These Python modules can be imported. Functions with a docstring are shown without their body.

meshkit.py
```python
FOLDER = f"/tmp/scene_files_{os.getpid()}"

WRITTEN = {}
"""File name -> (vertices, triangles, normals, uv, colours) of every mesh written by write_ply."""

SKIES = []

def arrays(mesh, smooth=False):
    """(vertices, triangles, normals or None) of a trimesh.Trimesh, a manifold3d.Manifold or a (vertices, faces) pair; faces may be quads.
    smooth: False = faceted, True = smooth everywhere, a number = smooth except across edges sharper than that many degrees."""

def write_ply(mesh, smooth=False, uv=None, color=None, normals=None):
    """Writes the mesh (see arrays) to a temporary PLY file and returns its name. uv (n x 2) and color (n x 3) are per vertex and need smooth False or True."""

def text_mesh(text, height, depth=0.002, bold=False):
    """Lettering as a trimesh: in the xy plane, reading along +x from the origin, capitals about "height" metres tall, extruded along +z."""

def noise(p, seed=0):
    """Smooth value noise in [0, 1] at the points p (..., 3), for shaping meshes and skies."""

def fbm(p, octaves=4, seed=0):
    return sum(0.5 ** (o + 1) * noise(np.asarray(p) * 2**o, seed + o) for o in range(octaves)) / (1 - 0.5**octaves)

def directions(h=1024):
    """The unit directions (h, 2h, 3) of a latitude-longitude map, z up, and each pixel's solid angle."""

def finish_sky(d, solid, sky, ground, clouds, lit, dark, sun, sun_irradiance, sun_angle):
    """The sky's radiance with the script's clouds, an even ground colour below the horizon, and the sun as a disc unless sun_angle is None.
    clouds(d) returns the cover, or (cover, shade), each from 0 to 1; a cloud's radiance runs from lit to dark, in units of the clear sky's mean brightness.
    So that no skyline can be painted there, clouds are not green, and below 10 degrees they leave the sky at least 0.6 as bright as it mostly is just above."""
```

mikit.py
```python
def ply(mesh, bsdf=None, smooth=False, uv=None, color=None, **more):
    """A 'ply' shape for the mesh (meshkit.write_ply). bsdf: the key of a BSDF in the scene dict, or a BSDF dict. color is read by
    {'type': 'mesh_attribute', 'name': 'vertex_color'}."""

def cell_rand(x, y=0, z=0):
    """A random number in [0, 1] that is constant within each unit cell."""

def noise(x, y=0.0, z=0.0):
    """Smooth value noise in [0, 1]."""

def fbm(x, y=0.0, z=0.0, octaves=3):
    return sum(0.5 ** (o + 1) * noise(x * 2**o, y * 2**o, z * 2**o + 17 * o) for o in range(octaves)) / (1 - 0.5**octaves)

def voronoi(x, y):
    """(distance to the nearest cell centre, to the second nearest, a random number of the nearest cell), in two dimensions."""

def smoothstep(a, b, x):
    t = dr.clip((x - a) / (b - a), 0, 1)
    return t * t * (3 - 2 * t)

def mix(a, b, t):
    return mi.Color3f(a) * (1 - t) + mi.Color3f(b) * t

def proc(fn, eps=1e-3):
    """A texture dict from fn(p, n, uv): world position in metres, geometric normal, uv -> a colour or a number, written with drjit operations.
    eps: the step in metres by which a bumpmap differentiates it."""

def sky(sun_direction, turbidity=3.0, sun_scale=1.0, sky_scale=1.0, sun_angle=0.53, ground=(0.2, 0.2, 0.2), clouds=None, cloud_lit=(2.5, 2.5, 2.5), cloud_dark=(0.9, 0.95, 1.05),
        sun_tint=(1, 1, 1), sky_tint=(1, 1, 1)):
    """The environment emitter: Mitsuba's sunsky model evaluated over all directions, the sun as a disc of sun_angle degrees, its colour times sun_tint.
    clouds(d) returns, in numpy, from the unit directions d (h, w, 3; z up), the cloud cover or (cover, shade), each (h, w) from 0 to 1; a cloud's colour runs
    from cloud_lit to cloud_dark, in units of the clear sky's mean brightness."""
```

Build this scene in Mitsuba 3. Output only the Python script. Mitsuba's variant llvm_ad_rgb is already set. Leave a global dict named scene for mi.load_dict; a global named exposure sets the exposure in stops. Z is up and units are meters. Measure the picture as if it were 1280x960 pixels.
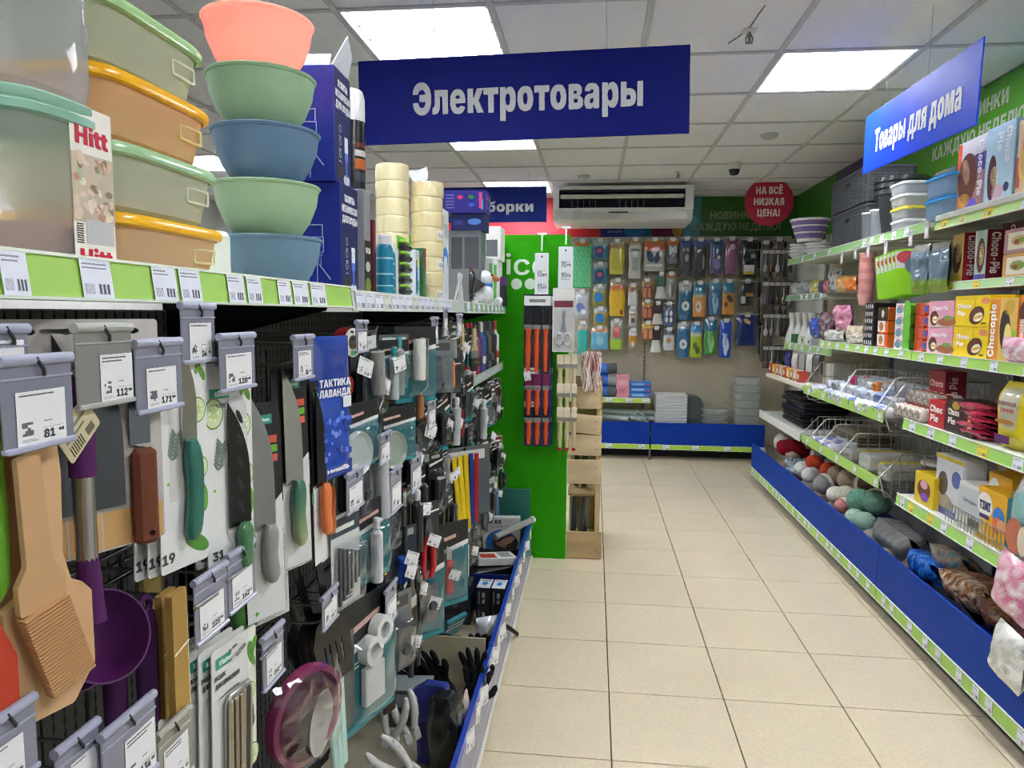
# Shop aisle with household goods: Mitsuba 3 scene built object by object.
import math, random
import numpy as np
import trimesh
import mitsuba as mi
import mikit, meshkit
from shapely.geometry import Polygon, Point, box as sbox
from shapely import affinity
from functools import lru_cache

random.seed(7)
RNG = np.random.default_rng(7)
scene, labels = {}, {}
MT = mi.ScalarTransform4f

# ------------------------------------------------------------------ camera
EYE = np.array([0.0, 0.0, 1.3736])
YAW, PITCH, ROLL, FOCAL = 0.1122, -0.0975, 0.0083, 900.59      # focal length in pixels of the 1280 wide frame
_F = np.array([-math.sin(YAW) * math.cos(PITCH), math.cos(YAW) * math.cos(PITCH), math.sin(PITCH)])
_R0 = np.array([math.cos(YAW), math.sin(YAW), 0.0])
_U0 = np.cross(_R0, _F)
_R = _R0 * math.cos(ROLL) + _U0 * math.sin(ROLL)
_U = -_R0 * math.sin(ROLL) + _U0 * math.cos(ROLL)
scene['camera'] = {'type': 'perspective', 'fov': 2 * math.degrees(math.atan(640 / FOCAL)), 'fov_axis': 'x', 'near_clip': 0.02, 'far_clip': 60.0,
                   'to_world': MT().look_at(origin=EYE.tolist(), target=(EYE + _F).tolist(), up=_U.tolist())}
# ------------------------------------------------------------------ light and exposure
exposure = 1.0
LED = (13.0, 13.3, 14.0)          # radiance of a flat ceiling panel
TUBE = (42.0, 43.0, 46.0)         # radiance of the tubes in the tray lamps
CEIL = 2.525
GRID_X0, GRID_Y0, CELL = -0.41, 3.39, 0.6
PANEL_CELLS = [(2, 0), (2, -4), (-5, -3), (-5, 3), (2, -7)]      # (column, row) of the ceiling grid
TUBE_CELLS = [(-1, -1), (-1, 2), (-1, 5), (-1, -4), (-1, -7), (-5, 0)]


def at(px, py, x=None, y=None, z=None):
    """World point seen at a pixel, on the plane x, y or z = const where the thing stands."""
    d = _F + _R * (px - 640) / FOCAL - _U * (py - 480) / FOCAL
    k, v = (0, x) if x is not None else (1, y) if y is not None else (2, z)
    return EYE + d * ((v - EYE[k]) / d[k])


# ------------------------------------------------------------------ mesh building
def lin(c):
    if isinstance(c, str):
        c = [int(c[i:i + 2], 16) / 255 for i in (1, 3, 5)]
    c = np.asarray(c, float)
    return np.where(c <= 0.04045, c / 12.92, ((c + 0.055) / 1.055) ** 2.4)


def shade(c, k):
    if isinstance(c, str):
        c = [int(c[i:i + 2], 16) / 255 for i in (1, 3, 5)]
    return np.clip(np.asarray(c, float) * k, 0, 1)


def rot(axis, a):
    m = np.eye(4)
    c, s = math.cos(a), math.sin(a)
    i, j = {'x': (1, 2), 'y': (2, 0), 'z': (0, 1)}[axis]
    m[i, i], m[i, j], m[j, i], m[j, j] = c, -s, s, c
    return m


def mov(x, y=None, z=None):
    m = np.eye(4)
    m[:3, 3] = x if y is None else (x, y, z)
    return m


def scl(x, y=None, z=None):
    return np.diag([x, x if y is None else y, x if z is None else z, 1.0])


class G:
    """A mesh under construction, with a colour per vertex. Local frame: x to the right, y into the shelf, z up."""

    def __init__(self):
        self.v, self.f, self.c, self.n = [], [], [], 0

    def add(self, v, f, col, m=None):
        v = np.asarray(v, float)
        f = np.asarray(f, int)
        if m is not None:
            v = v @ m[:3, :3].T + m[:3, 3]
            if np.linalg.det(m[:3, :3]) < 0:
                f = f[:, ::-1]
        c = lin(col(v) if callable(col) else col)
        self.v.append(v)
        self.f.append(f + self.n)
        self.c.append(np.broadcast_to(c, v.shape))
        self.n += len(v)
        return self

    def mesh(self):
        return np.vstack(self.v), np.vstack(self.f), np.vstack(self.c)

    def box(self, x0, x1, y0, y1, z0, z1, col, m=None):
        v, f = [], []
        for a, (lo, hi) in enumerate(((x0, x1), (y0, y1), (z0, z1))):
            b, c = (a + 1) % 3, (a + 2) % 3
            r = ((x0, x1), (y0, y1), (z0, z1))
            for s, q in ((0, lo), (1, hi)):
                quad = np.zeros((4, 3))
                quad[:, a] = q
                quad[:, b] = [r[b][0], r[b][1], r[b][1], r[b][0]]
                quad[:, c] = [r[c][0], r[c][0], r[c][1], r[c][1]]
                if s == 0:
                    quad = quad[::-1]
                k = len(v) * 4
                f += [[k, k + 1, k + 2], [k, k + 2, k + 3]]
                v.append(quad)
        return self.add(np.vstack(v), f, col, m)

    def rbox(self, x0, x1, y0, y1, z0, z1, r, col, m=None):
        """A box with chamfered edges."""
        v, f = chamfer(round(x1 - x0, 5), round(y1 - y0, 5), round(z1 - z0, 5), round(r, 5))
        return self.add(v + np.array([(x0 + x1) / 2, (y0 + y1) / 2, (z0 + z1) / 2]), f, col, m)

    def lathe(self, prof, col, m=None, n=28, ang=(0, 2 * math.pi), sx=1.0, sy=1.0, power=2.0):
        """Revolves (radius, z) points about z; corners sharper than 35 degrees stay sharp. power > 2 gives a rounded square."""
        p = np.asarray(prof, float)
        segs = [[p[0]]]
        for i in range(1, len(p)):
            segs[-1].append(p[i])
            if i < len(p) - 1:
                a, b = p[i] - p[i - 1], p[i + 1] - p[i]
                d = np.dot(a, b) / (np.linalg.norm(a) * np.linalg.norm(b) + 1e-12)
                if d < 0.82:
                    segs.append([p[i]])
        closed = abs(ang[1] - ang[0]) > 2 * math.pi - 1e-6
        t = np.linspace(ang[0], ang[1], n + 1)
        ct, st = np.cos(t), np.sin(t)
        k = (np.abs(ct) ** power + np.abs(st) ** power) ** (-1 / power)
        ct, st = ct * k * sx, st * k * sy
        for s in segs:
            s = np.array(s)
            v = np.stack([s[:, 0:1] * ct, s[:, 0:1] * st, np.repeat(s[:, 1:2], n + 1, 1)], -1)
            if closed:
                v = v[:, :-1]
            self.add(v.reshape(-1, 3), gridf(len(s), n + (0 if closed else 1), closed), col, m)
        return self

    def tube(self, path, r, col, m=None, n=6, caps=True, closed=False):
        p = np.asarray(path, float)
        r = np.broadcast_to(r, len(p))
        d = np.gradient(p, axis=0) if not closed else np.roll(p, -1, 0) - np.roll(p, 1, 0)
        d /= np.linalg.norm(d, axis=1, keepdims=True) + 1e-12
        a = np.array([0, 0, 1.0]) if abs(d[0][2]) < 0.9 else np.array([1.0, 0, 0])
        rings = []
        for i in range(len(p)):
            a = a - d[i] * np.dot(a, d[i])
            a /= np.linalg.norm(a) + 1e-12
            b = np.cross(d[i], a)
            t = np.arange(n) * 2 * math.pi / n
            rings.append(p[i] + r[i] * (np.cos(t)[:, None] * a + np.sin(t)[:, None] * b))
        v = np.vstack(rings)
        f = gridf(len(p), n, True)
        if closed:
            i = np.arange(n)
            o = (len(p) - 1) * n
            f = np.vstack([f, np.stack([o + i, o + (i + 1) % n, (i + 1) % n], 1), np.stack([o + i, (i + 1) % n, i], 1)])
        self.add(v, f, col, m)
        if caps and not closed:
            i = np.arange(1, n - 1)
            self.add(rings[0], np.stack([0 * i, i + 1, i], 1), col, m)
            self.add(rings[-1], np.stack([0 * i, i, i + 1], 1), col, m)
        return self

    def poly(self, pg, d, col, m=None, y=0.0):
        """A polygon in the x-z plane with its front at y and thickness d (into the shelf)."""
        for g in getattr(pg, 'geoms', [pg]):
            if g.is_empty or g.area < 1e-10:
                continue
            v, f = extruded(g.wkb, round(d, 6))
            self.add(np.stack([v[:, 0], y + v[:, 2], v[:, 1]], 1), f[:, ::-1], col, m)
        return self

    def flat(self, pg, col, m=None, y=0.0):
        """A printed patch: a polygon in the x-z plane facing the viewer."""
        for g in getattr(pg, 'geoms', [pg]):
            if g.is_empty or g.area < 1e-10:
                continue
            v, f = trimesh.creation.triangulate_polygon(g, engine='earcut')
            v3 = np.stack([v[:, 0], 0 * v[:, 0] + y, v[:, 1]], 1)
            f = np.asarray(f)
            nrm = np.cross(v3[f[:, 1]] - v3[f[:, 0]], v3[f[:, 2]] - v3[f[:, 0]])[:, 1]
            f = np.where(nrm[:, None] > 0, f[:, ::-1], f)
            self.add(v3, f, col, m)
        return self

    def rect(self, x0, x1, z0, z1, col, m=None, y=0.0):
        return self.add([[x0, y, z0], [x1, y, z0], [x1, y, z1], [x0, y, z1]], [[0, 1, 2], [0, 2, 3]], col, m)

    def text(self, s, h, x, z, col, m=None, y=0.0, width=None, bold=True, vertical=False, align=0.5, depth=0.0004, sx=None):
        """Lettering on a face: capitals h tall, centred on x (align) with its foot at z; width squeezes or stretches it."""
        v, f = lettering(s, bold)
        w = v[:, 0].max()
        k = h
        kx = (width / w) if width else (k * (sx or 1.0))
        q = np.stack([(v[:, 0] - w * align) * kx, -np.clip(v[:, 2], 0, 1) * depth, v[:, 1] * k], 1)
        if vertical:
            q = np.stack([-q[:, 2], q[:, 1], q[:, 0]], 1) if vertical > 0 else np.stack([q[:, 2], q[:, 1], -q[:, 0]], 1)
        q += np.array([x, y, z])
        return self.add(q, f, col, m)

    def surf(self, pts, col, m=None, closed=False):
        a, b = pts.shape[:2]
        return self.add(pts.reshape(-1, 3), gridf(a, b, closed), col, m)

    def ball(self, r, c, col, m=None, n=14, bump=0.0, seed=0, s=(1, 1, 1)):
        v, f = sphere(n)
        k = 1 + bump * (meshkit.noise(v * 3.1 + seed * 7.7, seed) - 0.5) * 2 if bump else 1
        v = v * (r * np.asarray(k).reshape(-1, 1) if bump else r) * np.array(s)
        return self.add(v + np.array(c), f, col, m)

    def join(self, o, m=None):
        v, f, c = o.mesh()
        if m is not None:
            v = v @ m[:3, :3].T + m[:3, 3]
        self.v.append(v)
        self.f.append(f + self.n)
        self.c.append(c)
        self.n += len(v)
        return self


@lru_cache(None)
def gridf(a, b, closed=False):
    i, j = np.meshgrid(np.arange(a - 1), np.arange(b if closed else b - 1), indexing='ij')
    p, q = i * b + j, i * b + (j + 1) % b
    r, s = p + b, q + b
    return np.vstack([np.stack([p, q, s], -1).reshape(-1, 3), np.stack([p, s, r], -1).reshape(-1, 3)])


@lru_cache(None)
def sphere(n):
    t, p = np.linspace(0, math.pi, n), np.linspace(0, 2 * math.pi, 2 * n, endpoint=False)
    v = np.stack([np.sin(t)[:, None] * np.cos(p), np.sin(t)[:, None] * np.sin(p), np.repeat(np.cos(t)[:, None], 2 * n, 1)], -1)
    return v.reshape(-1, 3), gridf(n, 2 * n, True)[:, ::-1]


@lru_cache(None)
def chamfer(w, d, h, r):
    r = min(r, 0.45 * min(w, d, h))
    hull = trimesh.convex.convex_hull(np.array([[sx * (w / 2 - (r if k != 0 else 0)), sy * (d / 2 - (r if k != 1 else 0)), sz * (h / 2 - (r if k != 2 else 0))]
                                                for sx in (-1, 1) for sy in (-1, 1) for sz in (-1, 1) for k in range(3)]))
    return np.array(hull.vertices)[np.array(hull.faces)].reshape(-1, 3), np.arange(len(hull.faces) * 3).reshape(-1, 3)


@lru_cache(None)
def extruded(wkb, d):
    from shapely import wkb as W
    t = trimesh.creation.extrude_polygon(W.loads(wkb), d, engine='earcut')
    t = trimesh.graph.smooth_shade(t, angle=0.6, facet_minarea=None) if len(t.faces) < 3000 else t
    return np.array(t.vertices), np.array(t.faces)


@lru_cache(None)
def lettering(s, bold):
    from PIL import ImageFont
    plain = ImageFont.truetype

    def heavy(*a, **k):
        font = plain(*a, **k)
        try:
            font.set_variation_by_axes([14, 900 if bold else 560])
        except Exception:
            pass
        return font

    ImageFont.truetype = heavy                                       # the heaviest cut of the same face
    try:
        t = meshkit.text_mesh(s, 1.0, 1.0, False)
    finally:
        ImageFont.truetype = plain
    v, f = np.array(t.vertices), np.array(t.faces)
    n = t.face_normals[:, 2]
    keep = n > -0.5                                                  # the back of the letters is on the carton
    v[:, 0] -= v[:, 0].min()
    f = f[keep]
    return v[f].reshape(-1, 3), np.arange(len(f) * 3).reshape(-1, 3)


def rr(w, h, r=0.004, cx=0.0, cz=0.0):
    r = min(r, 0.45 * min(w, h))
    return affinity.translate(sbox(-w / 2 + r, -h / 2 + r, w / 2 - r, h / 2 - r).buffer(r, quad_segs=3), cx, cz)


def ell(rx, rz, cx=0.0, cz=0.0, a=0.0, n=8):
    return affinity.translate(affinity.rotate(affinity.scale(Point(0, 0).buffer(1, quad_segs=n), rx, rz), a), cx, cz)


def pg(*p):
    return Polygon(p).buffer(0)


# ------------------------------------------------------------------ materials (colour comes from the meshes)
def face_colour(p, n, uv):
    """Each triangle's own colour, packed into its uv (square roots of the linear values, 8 bits each)."""
    import drjit as dr
    r = dr.floor(uv.x / 256)
    g = dr.floor(uv.x - r * 256)
    b = dr.floor(uv.y)
    return mi.Color3f(dr.square(r / 255), dr.square(g / 255), dr.square(b / 255))


VC = mikit.proc(face_colour)


def mat(name, **k):
    scene[name] = {'type': 'twosided', 'bsdf': {'type': 'principled', 'base_color': VC, **k}}
    return name


MATTE = mat('mat_matte', roughness=0.75, specular=0.25)
PRINT = mat('mat_print', roughness=0.42, specular=0.45)
BOARD = mat('mat_board', roughness=0.55, specular=0.12)
GLOSS = mat('mat_gloss', roughness=0.2, specular=0.5)
FILM = mat('mat_film', roughness=0.13, specular=0.7, clearcoat=0.8, clearcoat_gloss=0.9)
METAL = mat('mat_metal', roughness=0.28, metallic=1.0, specular=0.5)
CLOTH = mat('mat_cloth', roughness=0.95, specular=0.1, sheen=0.6)
scene['mat_milky'] = {'type': 'principledthin', 'base_color': VC, 'roughness': 0.3, 'diff_trans': 1.15, 'spec_trans': 0.12, 'eta': 1.45}
MILKY = 'mat_milky'
scene['mat_clear'] = {'type': 'thindielectric', 'int_ior': 1.49, 'specular_transmittance': {'type': 'rgb', 'value': [0.86, 0.87, 0.89]}}
CLEAR = 'mat_clear'
scene['mat_tinted'] = {'type': 'blendbsdf', 'weight': 0.42, 'first': {'type': 'thindielectric', 'int_ior': 1.45, 'specular_transmittance': {'type': 'rgb', 'value': [0.88, 0.885, 0.9]}},
                       'second': {'type': 'principledthin', 'base_color': VC, 'roughness': 0.25, 'diff_trans': 1.0, 'spec_trans': 0.1, 'eta': 1.45}}
TINTED = 'mat_tinted'


# ------------------------------------------------------------------ things and parts
USED = {}


def numbered(name):
    USED[name] = USED.get(name, -1) + 1
    return name if USED[name] == 0 else f'{name}_{USED[name]:03d}'


def mat4(m):
    return MT(np.asarray(m, float).tolist())


def shape(g, bsdf, **k):
    v, f, c = g.mesh() if isinstance(g, G) else g
    f = np.asarray(f)
    n = np.zeros_like(v)
    fn = np.cross(v[f[:, 1]] - v[f[:, 0]], v[f[:, 2]] - v[f[:, 0]])
    for i in range(3):
        np.add.at(n, f[:, i], fn)
    ln = np.linalg.norm(n, axis=1, keepdims=True)
    n = np.where(ln > 1e-14, n / np.maximum(ln, 1e-14), [0, 0, 1.0])
    q = np.clip(np.round(np.sqrt(np.clip(c[f].mean(1), 0, 1)) * 255), 0, 255)
    uv = np.repeat(np.stack([q[:, 0] * 256 + q[:, 1] + .5, q[:, 2] + .5], 1), 3, 0)
    path = meshkit.write_ply((v[f].reshape(-1, 3), np.arange(len(f) * 3).reshape(-1, 3)), False, None if bsdf == CLEAR else uv, normals=n[f].reshape(-1, 3))
    out = {'type': 'ply', 'filename': path, 'face_normals': False, **k}
    if bsdf is not None:
        out['bsdf'] = {'type': 'ref', 'id': bsdf}
    return out


def thing(name, label, cat, T, parts, group=None, kind=None):
    """parts: [(part name or None, G or shape dict, material)]; a part name may hold one '__' for a sub-part."""
    key = numbered(name)
    seen = {}
    alias = {}
    for pn, g, b, *loc in parts:
        d = g if isinstance(g, dict) else shape(g, b)
        M = (np.eye(4) if T is None else T) @ (loc[0] if loc else np.eye(4))
        d = {**d, 'to_world': mat4(M)}
        if pn is None:
            scene[key] = d
            continue
        full = key
        bits = pn.split('__')
        if len(bits) == 2:
            full = key + '__' + alias.get(bits[0], bits[0])
        k = full + '__' + bits[-1]
        n = seen.get(k, 0)
        seen[k] = n + 1
        if n:
            k = f'{k}_{n:03d}'
        if len(bits) == 1:
            alias[bits[0]] = k[len(key) + 2:]
        scene[k] = d
    if kind == 'structure':
        labels[key] = {'kind': 'structure'}
        if label:
            labels[key]['label'] = label
    else:
        labels[key] = {'label': label, 'category': cat}
        if kind:
            labels[key]['kind'] = kind
        if group:
            labels[key]['group'] = group
    return key


def face(pos, side, yaw=0.0, tilt=0.0, roll=0.0):
    """Frame of a thing whose front faces the shopper: side 'L' (left shelves), 'R' (right shelves), 'B' (back wall)."""
    a = {'L': math.pi / 2, 'R': -math.pi / 2, 'B': 0.0}[side]
    return mov(pos) @ rot('z', a + yaw) @ rot('x', tilt) @ rot('y', roll)


ORD = ['', 'first', 'second', 'third', 'fourth', 'fifth', 'sixth', 'seventh', 'eighth', 'ninth', 'tenth', 'eleventh', 'twelfth', 'thirteenth', 'fourteenth', 'fifteenth', 'sixteenth',
       'seventeenth', 'eighteenth', 'nineteenth', 'twentieth', 'twenty-first', 'twenty-second', 'twenty-third', 'twenty-fourth', 'twenty-fifth', 'twenty-sixth', 'twenty-seventh', 'twenty-eighth', 'twenty-ninth', 'thirtieth']
# ------------------------------------------------------------------ room shell
X0, X1, Y0, Y1 = -4.0, 1.93, -3.2, 7.36


def quad(a, b, c, d, col):
    return G().add([a, b, c, d], [[0, 1, 2], [0, 2, 3]], col)


def floor_col(p, n, uv):
    s = mikit.noise(p.x * 420, p.y * 420) * 0.6 + mikit.noise(p.x * 150, p.y * 150) * 0.4
    big = mikit.fbm(p.x * 1.7, p.y * 1.7, 3.0)
    c = mikit.mix((0.565, 0.485, 0.34), (0.69, 0.60, 0.435), s)
    return c * (0.90 + 0.16 * big)


scene['mat_floor'] = {'type': 'principled', 'base_color': mikit.proc(floor_col), 'roughness': 0.33, 'specular': 0.42}
scene['mat_ceiling'] = {'type': 'twosided', 'bsdf': {'type': 'diffuse', 'reflectance': mikit.proc(
    lambda p, n, uv: mikit.mix((0.79, 0.79, 0.81), (0.86, 0.86, 0.87), mikit.smoothstep(0.3, 0.5, mikit.noise(p.x * 330, p.y * 330))))}}

T0 = np.eye(4)
parts = [(None, quad((X0, Y0, -0.006), (X1, Y0, -0.006), (X1, Y1, -0.006), (X0, Y1, -0.006), '#4a4132'), MATTE)]
TS, TX, TY = 0.4095, 0.080, 2.129
for i in range(-3, 5):
    for j in range(-3, 13):
        x0, y0 = TX + i * TS, TY + j * TS
        x1 = min(x0 + TS, X1)
        g = G().rbox(x0 + 0.0022, x1 - 0.0022, y0 + 0.0026, y0 + TS - 0.0026, -0.012, 0.0, 0.0012, '#ffffff')
        parts.append(('tile', g, 'mat_floor'))
thing('floor', None, None, None, parts, kind='structure')
wallc = '#d9dad6'
thing('wall_right', None, None, None, [(None, quad((X1, Y0, 0), (X1, Y0, CEIL + .1), (X1, Y1, CEIL + .1), (X1, Y1, 0), wallc), MATTE)], kind='structure')
thing('wall_left', None, None, None, [(None, quad((X0, Y0, 0), (X0, Y1, 0), (X0, Y1, CEIL + .1), (X0, Y0, CEIL + .1), wallc), MATTE)], kind='structure')
thing('wall_back', None, None, None, [(None, quad((X0, Y1, 0), (X1, Y1, 0), (X1, Y1, CEIL + .1), (X0, Y1, CEIL + .1), wallc), MATTE)], kind='structure')
thing('wall_front', None, None, None, [(None, quad((X0, Y0, 0), (X0, Y0, CEIL + .1), (X1, Y0, CEIL + .1), (X1, Y0, 0), wallc), MATTE)], kind='structure')

# ceiling: mineral tiles lying in a white grid
lampcells = set(PANEL_CELLS) | set(TUBE_CELLS)
parts = [(None, quad((X0, Y0, CEIL + .09), (X0, Y1, CEIL + .09), (X1, Y1, CEIL + .09), (X1, Y0, CEIL + .09), '#9a9a98'), MATTE)]
far = G()
for i in range(-6, 4):
    for j in range(-11, 7):
        if (i, j) in lampcells:
            continue
        x0, y0 = max(GRID_X0 + i * CELL, X0), max(GRID_Y0 + j * CELL, Y0)
        x1, y1 = min(GRID_X0 + (i + 1) * CELL, X1), min(GRID_Y0 + (j + 1) * CELL, Y1)
        if x1 - x0 < .03 or y1 - y0 < .03:
            continue
        g = G().rbox(x0 + .011, x1 - .011, y0 + .011, y1 - .011, CEIL + .002, CEIL + .016, .003, '#ffffff')
        if i >= -3 and j >= -2:
            parts.append(('tile', g, 'mat_ceiling'))
        else:
            far.join(g)
parts.append(('tile', far, 'mat_ceiling'))
for i in range(-6, 5):
    x = GRID_X0 + i * CELL
    if X0 < x < X1:
        parts.append(('grid_bar', G().box(x - .012, x + .012, Y0, Y1, CEIL - .004, CEIL + .003, '#c0c0c2'), MATTE))
for j in range(-11, 8):
    y = GRID_Y0 + j * CELL
    if Y0 < y < Y1:
        parts.append(('grid_bar', G().box(X0, X1, y - .012, y + .012, CEIL - .0045, CEIL + .0025, '#c0c0c2'), MATTE))
thing('ceiling', None, None, None, parts, kind='structure')
labels['ceiling__tile_%03d' % (sum(1 for p in parts if p[0] == 'tile') - 1)] = {'kind': 'stuff', 'label': 'far ceiling tiles over the other aisles'}

# ------------------------------------------------------------------ ceiling lamps
panel_names = {(2, 0): 'square flat LED panel glowing evenly white beside the right-hand aisle sign', (2, -4): 'flat LED panel over the aisle, just ahead of the photographer',
               (-5, -3): 'flat LED panel over the aisle to the left, level with the near shelves', (-5, 3): 'flat LED panel over the aisle to the left, beyond the green panel', (2, -7): 'flat LED panel over the aisle behind the photographer'}
tube_names = {(-1, -1): 'large square tray lamp with tubes directly above the big blue electrical goods sign',
              (-1, 2): 'square tray lamp with tubes half hidden behind the bottom edge of the big blue sign',
              (-1, 5): 'farthest square tray lamp, seen just above the cleaning goods sign',
              (-1, -4): 'tray lamp directly above the stacked bowls', (-1, -7): 'tray lamp behind the photographer on the left', (-5, 0): 'tray lamp over the aisle to the left, level with the big sign'}
for c in PANEL_CELLS:
    x, y = GRID_X0 + (c[0] + .5) * CELL, GRID_Y0 + (c[1] + .5) * CELL
    w = .288
    fr = G()
    for a, b in ((-w, -w + .012), (w - .012, w)):
        fr.box(a, b, -w, w, -.006, .012, '#eeeeee').box(-w, w, a, b, -.006, .012, '#eeeeee')
    dif = G().add([(-w + .012, -w + .012, -.003), (-w + .012, w - .012, -.003), (w - .012, w - .012, -.003), (w - .012, -w + .012, -.003)], [[0, 1, 2], [0, 2, 3]], '#ffffff')
    dd = shape(dif, MATTE, emitter={'type': 'area', 'radiance': {'type': 'rgb', 'value': list(LED)}})
    thing('ceiling_lamp', panel_names[c], 'ceiling lamp', mov(x, y, CEIL + .004), [('frame', fr, MATTE), ('diffuser', dd, None)])
for c in TUBE_CELLS:
    x, y = GRID_X0 + (c[0] + .5) * CELL, GRID_Y0 + (c[1] + .5) * CELL
    w = .288
    tray = G()
    for s in (-1, 1):
        tray.box(s * w - .004, s * w + .004, -w, w, -.006, .07, '#f4f4f4').box(-w, w, s * w - .004, s * w + .004, -.006, .07, '#f4f4f4')
    tray.add([(-w, -w, .07), (-w, w, .07), (w, w, .07), (w, -w, .07)], [[0, 1, 2], [0, 2, 3]], '#f6f6f6')
    P = [('tray', tray, MATTE)]
    for k in range(4):
        yy = -w + (k + .5) * 2 * w / 4
        refl = G()                                                   # V-shaped reflector ridge beside the tube
        if k:
            y0 = -w + k * 2 * w / 4
            refl.add([(-w, y0 - .03, .069), (w, y0 - .03, .069), (w, y0, .012), (-w, y0, .012), (w, y0 + .03, .069), (-w, y0 + .03, .069)], [[0, 2, 1], [0, 3, 2], [3, 4, 2], [3, 5, 4]], '#f2f2f4')
            P.append(('reflector', refl, GLOSS))
        tb = G().tube([(-w + .02, yy, .04), (w - .02, yy, .04)], .013, '#ffffff', n=8)
        P.append(('tube', shape(tb, MATTE, emitter={'type': 'area', 'radiance': {'type': 'rgb', 'value': list(TUBE)}}), None))
        for s in (-1, 1):
            P.append(('tube_cap', G().box(min(s * (w - .02), s * w), max(s * (w - .02), s * w), yy - .014, yy + .014, .02, .06, '#dddddd'), MATTE))
    thing('ceiling_lamp', tube_names[c], 'ceiling lamp', mov(x, y, CEIL + .004), P)

# ------------------------------------------------------------------ printed bands on the walls above the shelves
b = G()
for x0, x1, c in ((-1.8, .05, '#d23640'), (.05, .36, '#2440a0'), (.36, .55, '#1f7f9c'), (.55, .86, '#8e1f5a'), (.86, 1.02, '#3f8f98'), (1.02, 1.925, '#31661f')):
    b.box(x0, x1, Y1 - .008, Y1 - .002, 2.12, CEIL, c)
b.flat(ell(.1, .12, .38, 2.22), '#3a8fd0', y=Y1 - .0085).flat(ell(.05, .06, .80, 2.2), '#c9a23a', y=Y1 - .0085).flat(ell(.06, .05, .93, 2.3), '#57b0b5', y=Y1 - .0085)
b.text('для вашей', .02, .19, 2.185, '#cfd6ea', y=Y1 - .0085, bold=False)
b.text('НОВИНКИ', .075, 1.33, 2.31, '#87967c', y=Y1 - .0085, width=.44)
b.text('КАЖДУЮ НЕДЕЛЮ!', .075, 1.36, 2.20, '#87967c', y=Y1 - .0085, width=.84)
thing('wall_banner', 'multicoloured printed band on the back wall above the pegboard, red to dark green', 'wall banner', None, [(None, b, PRINT)])
b = G()
m = rot('z', -math.pi / 2)
bx = X1 - .002
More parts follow.
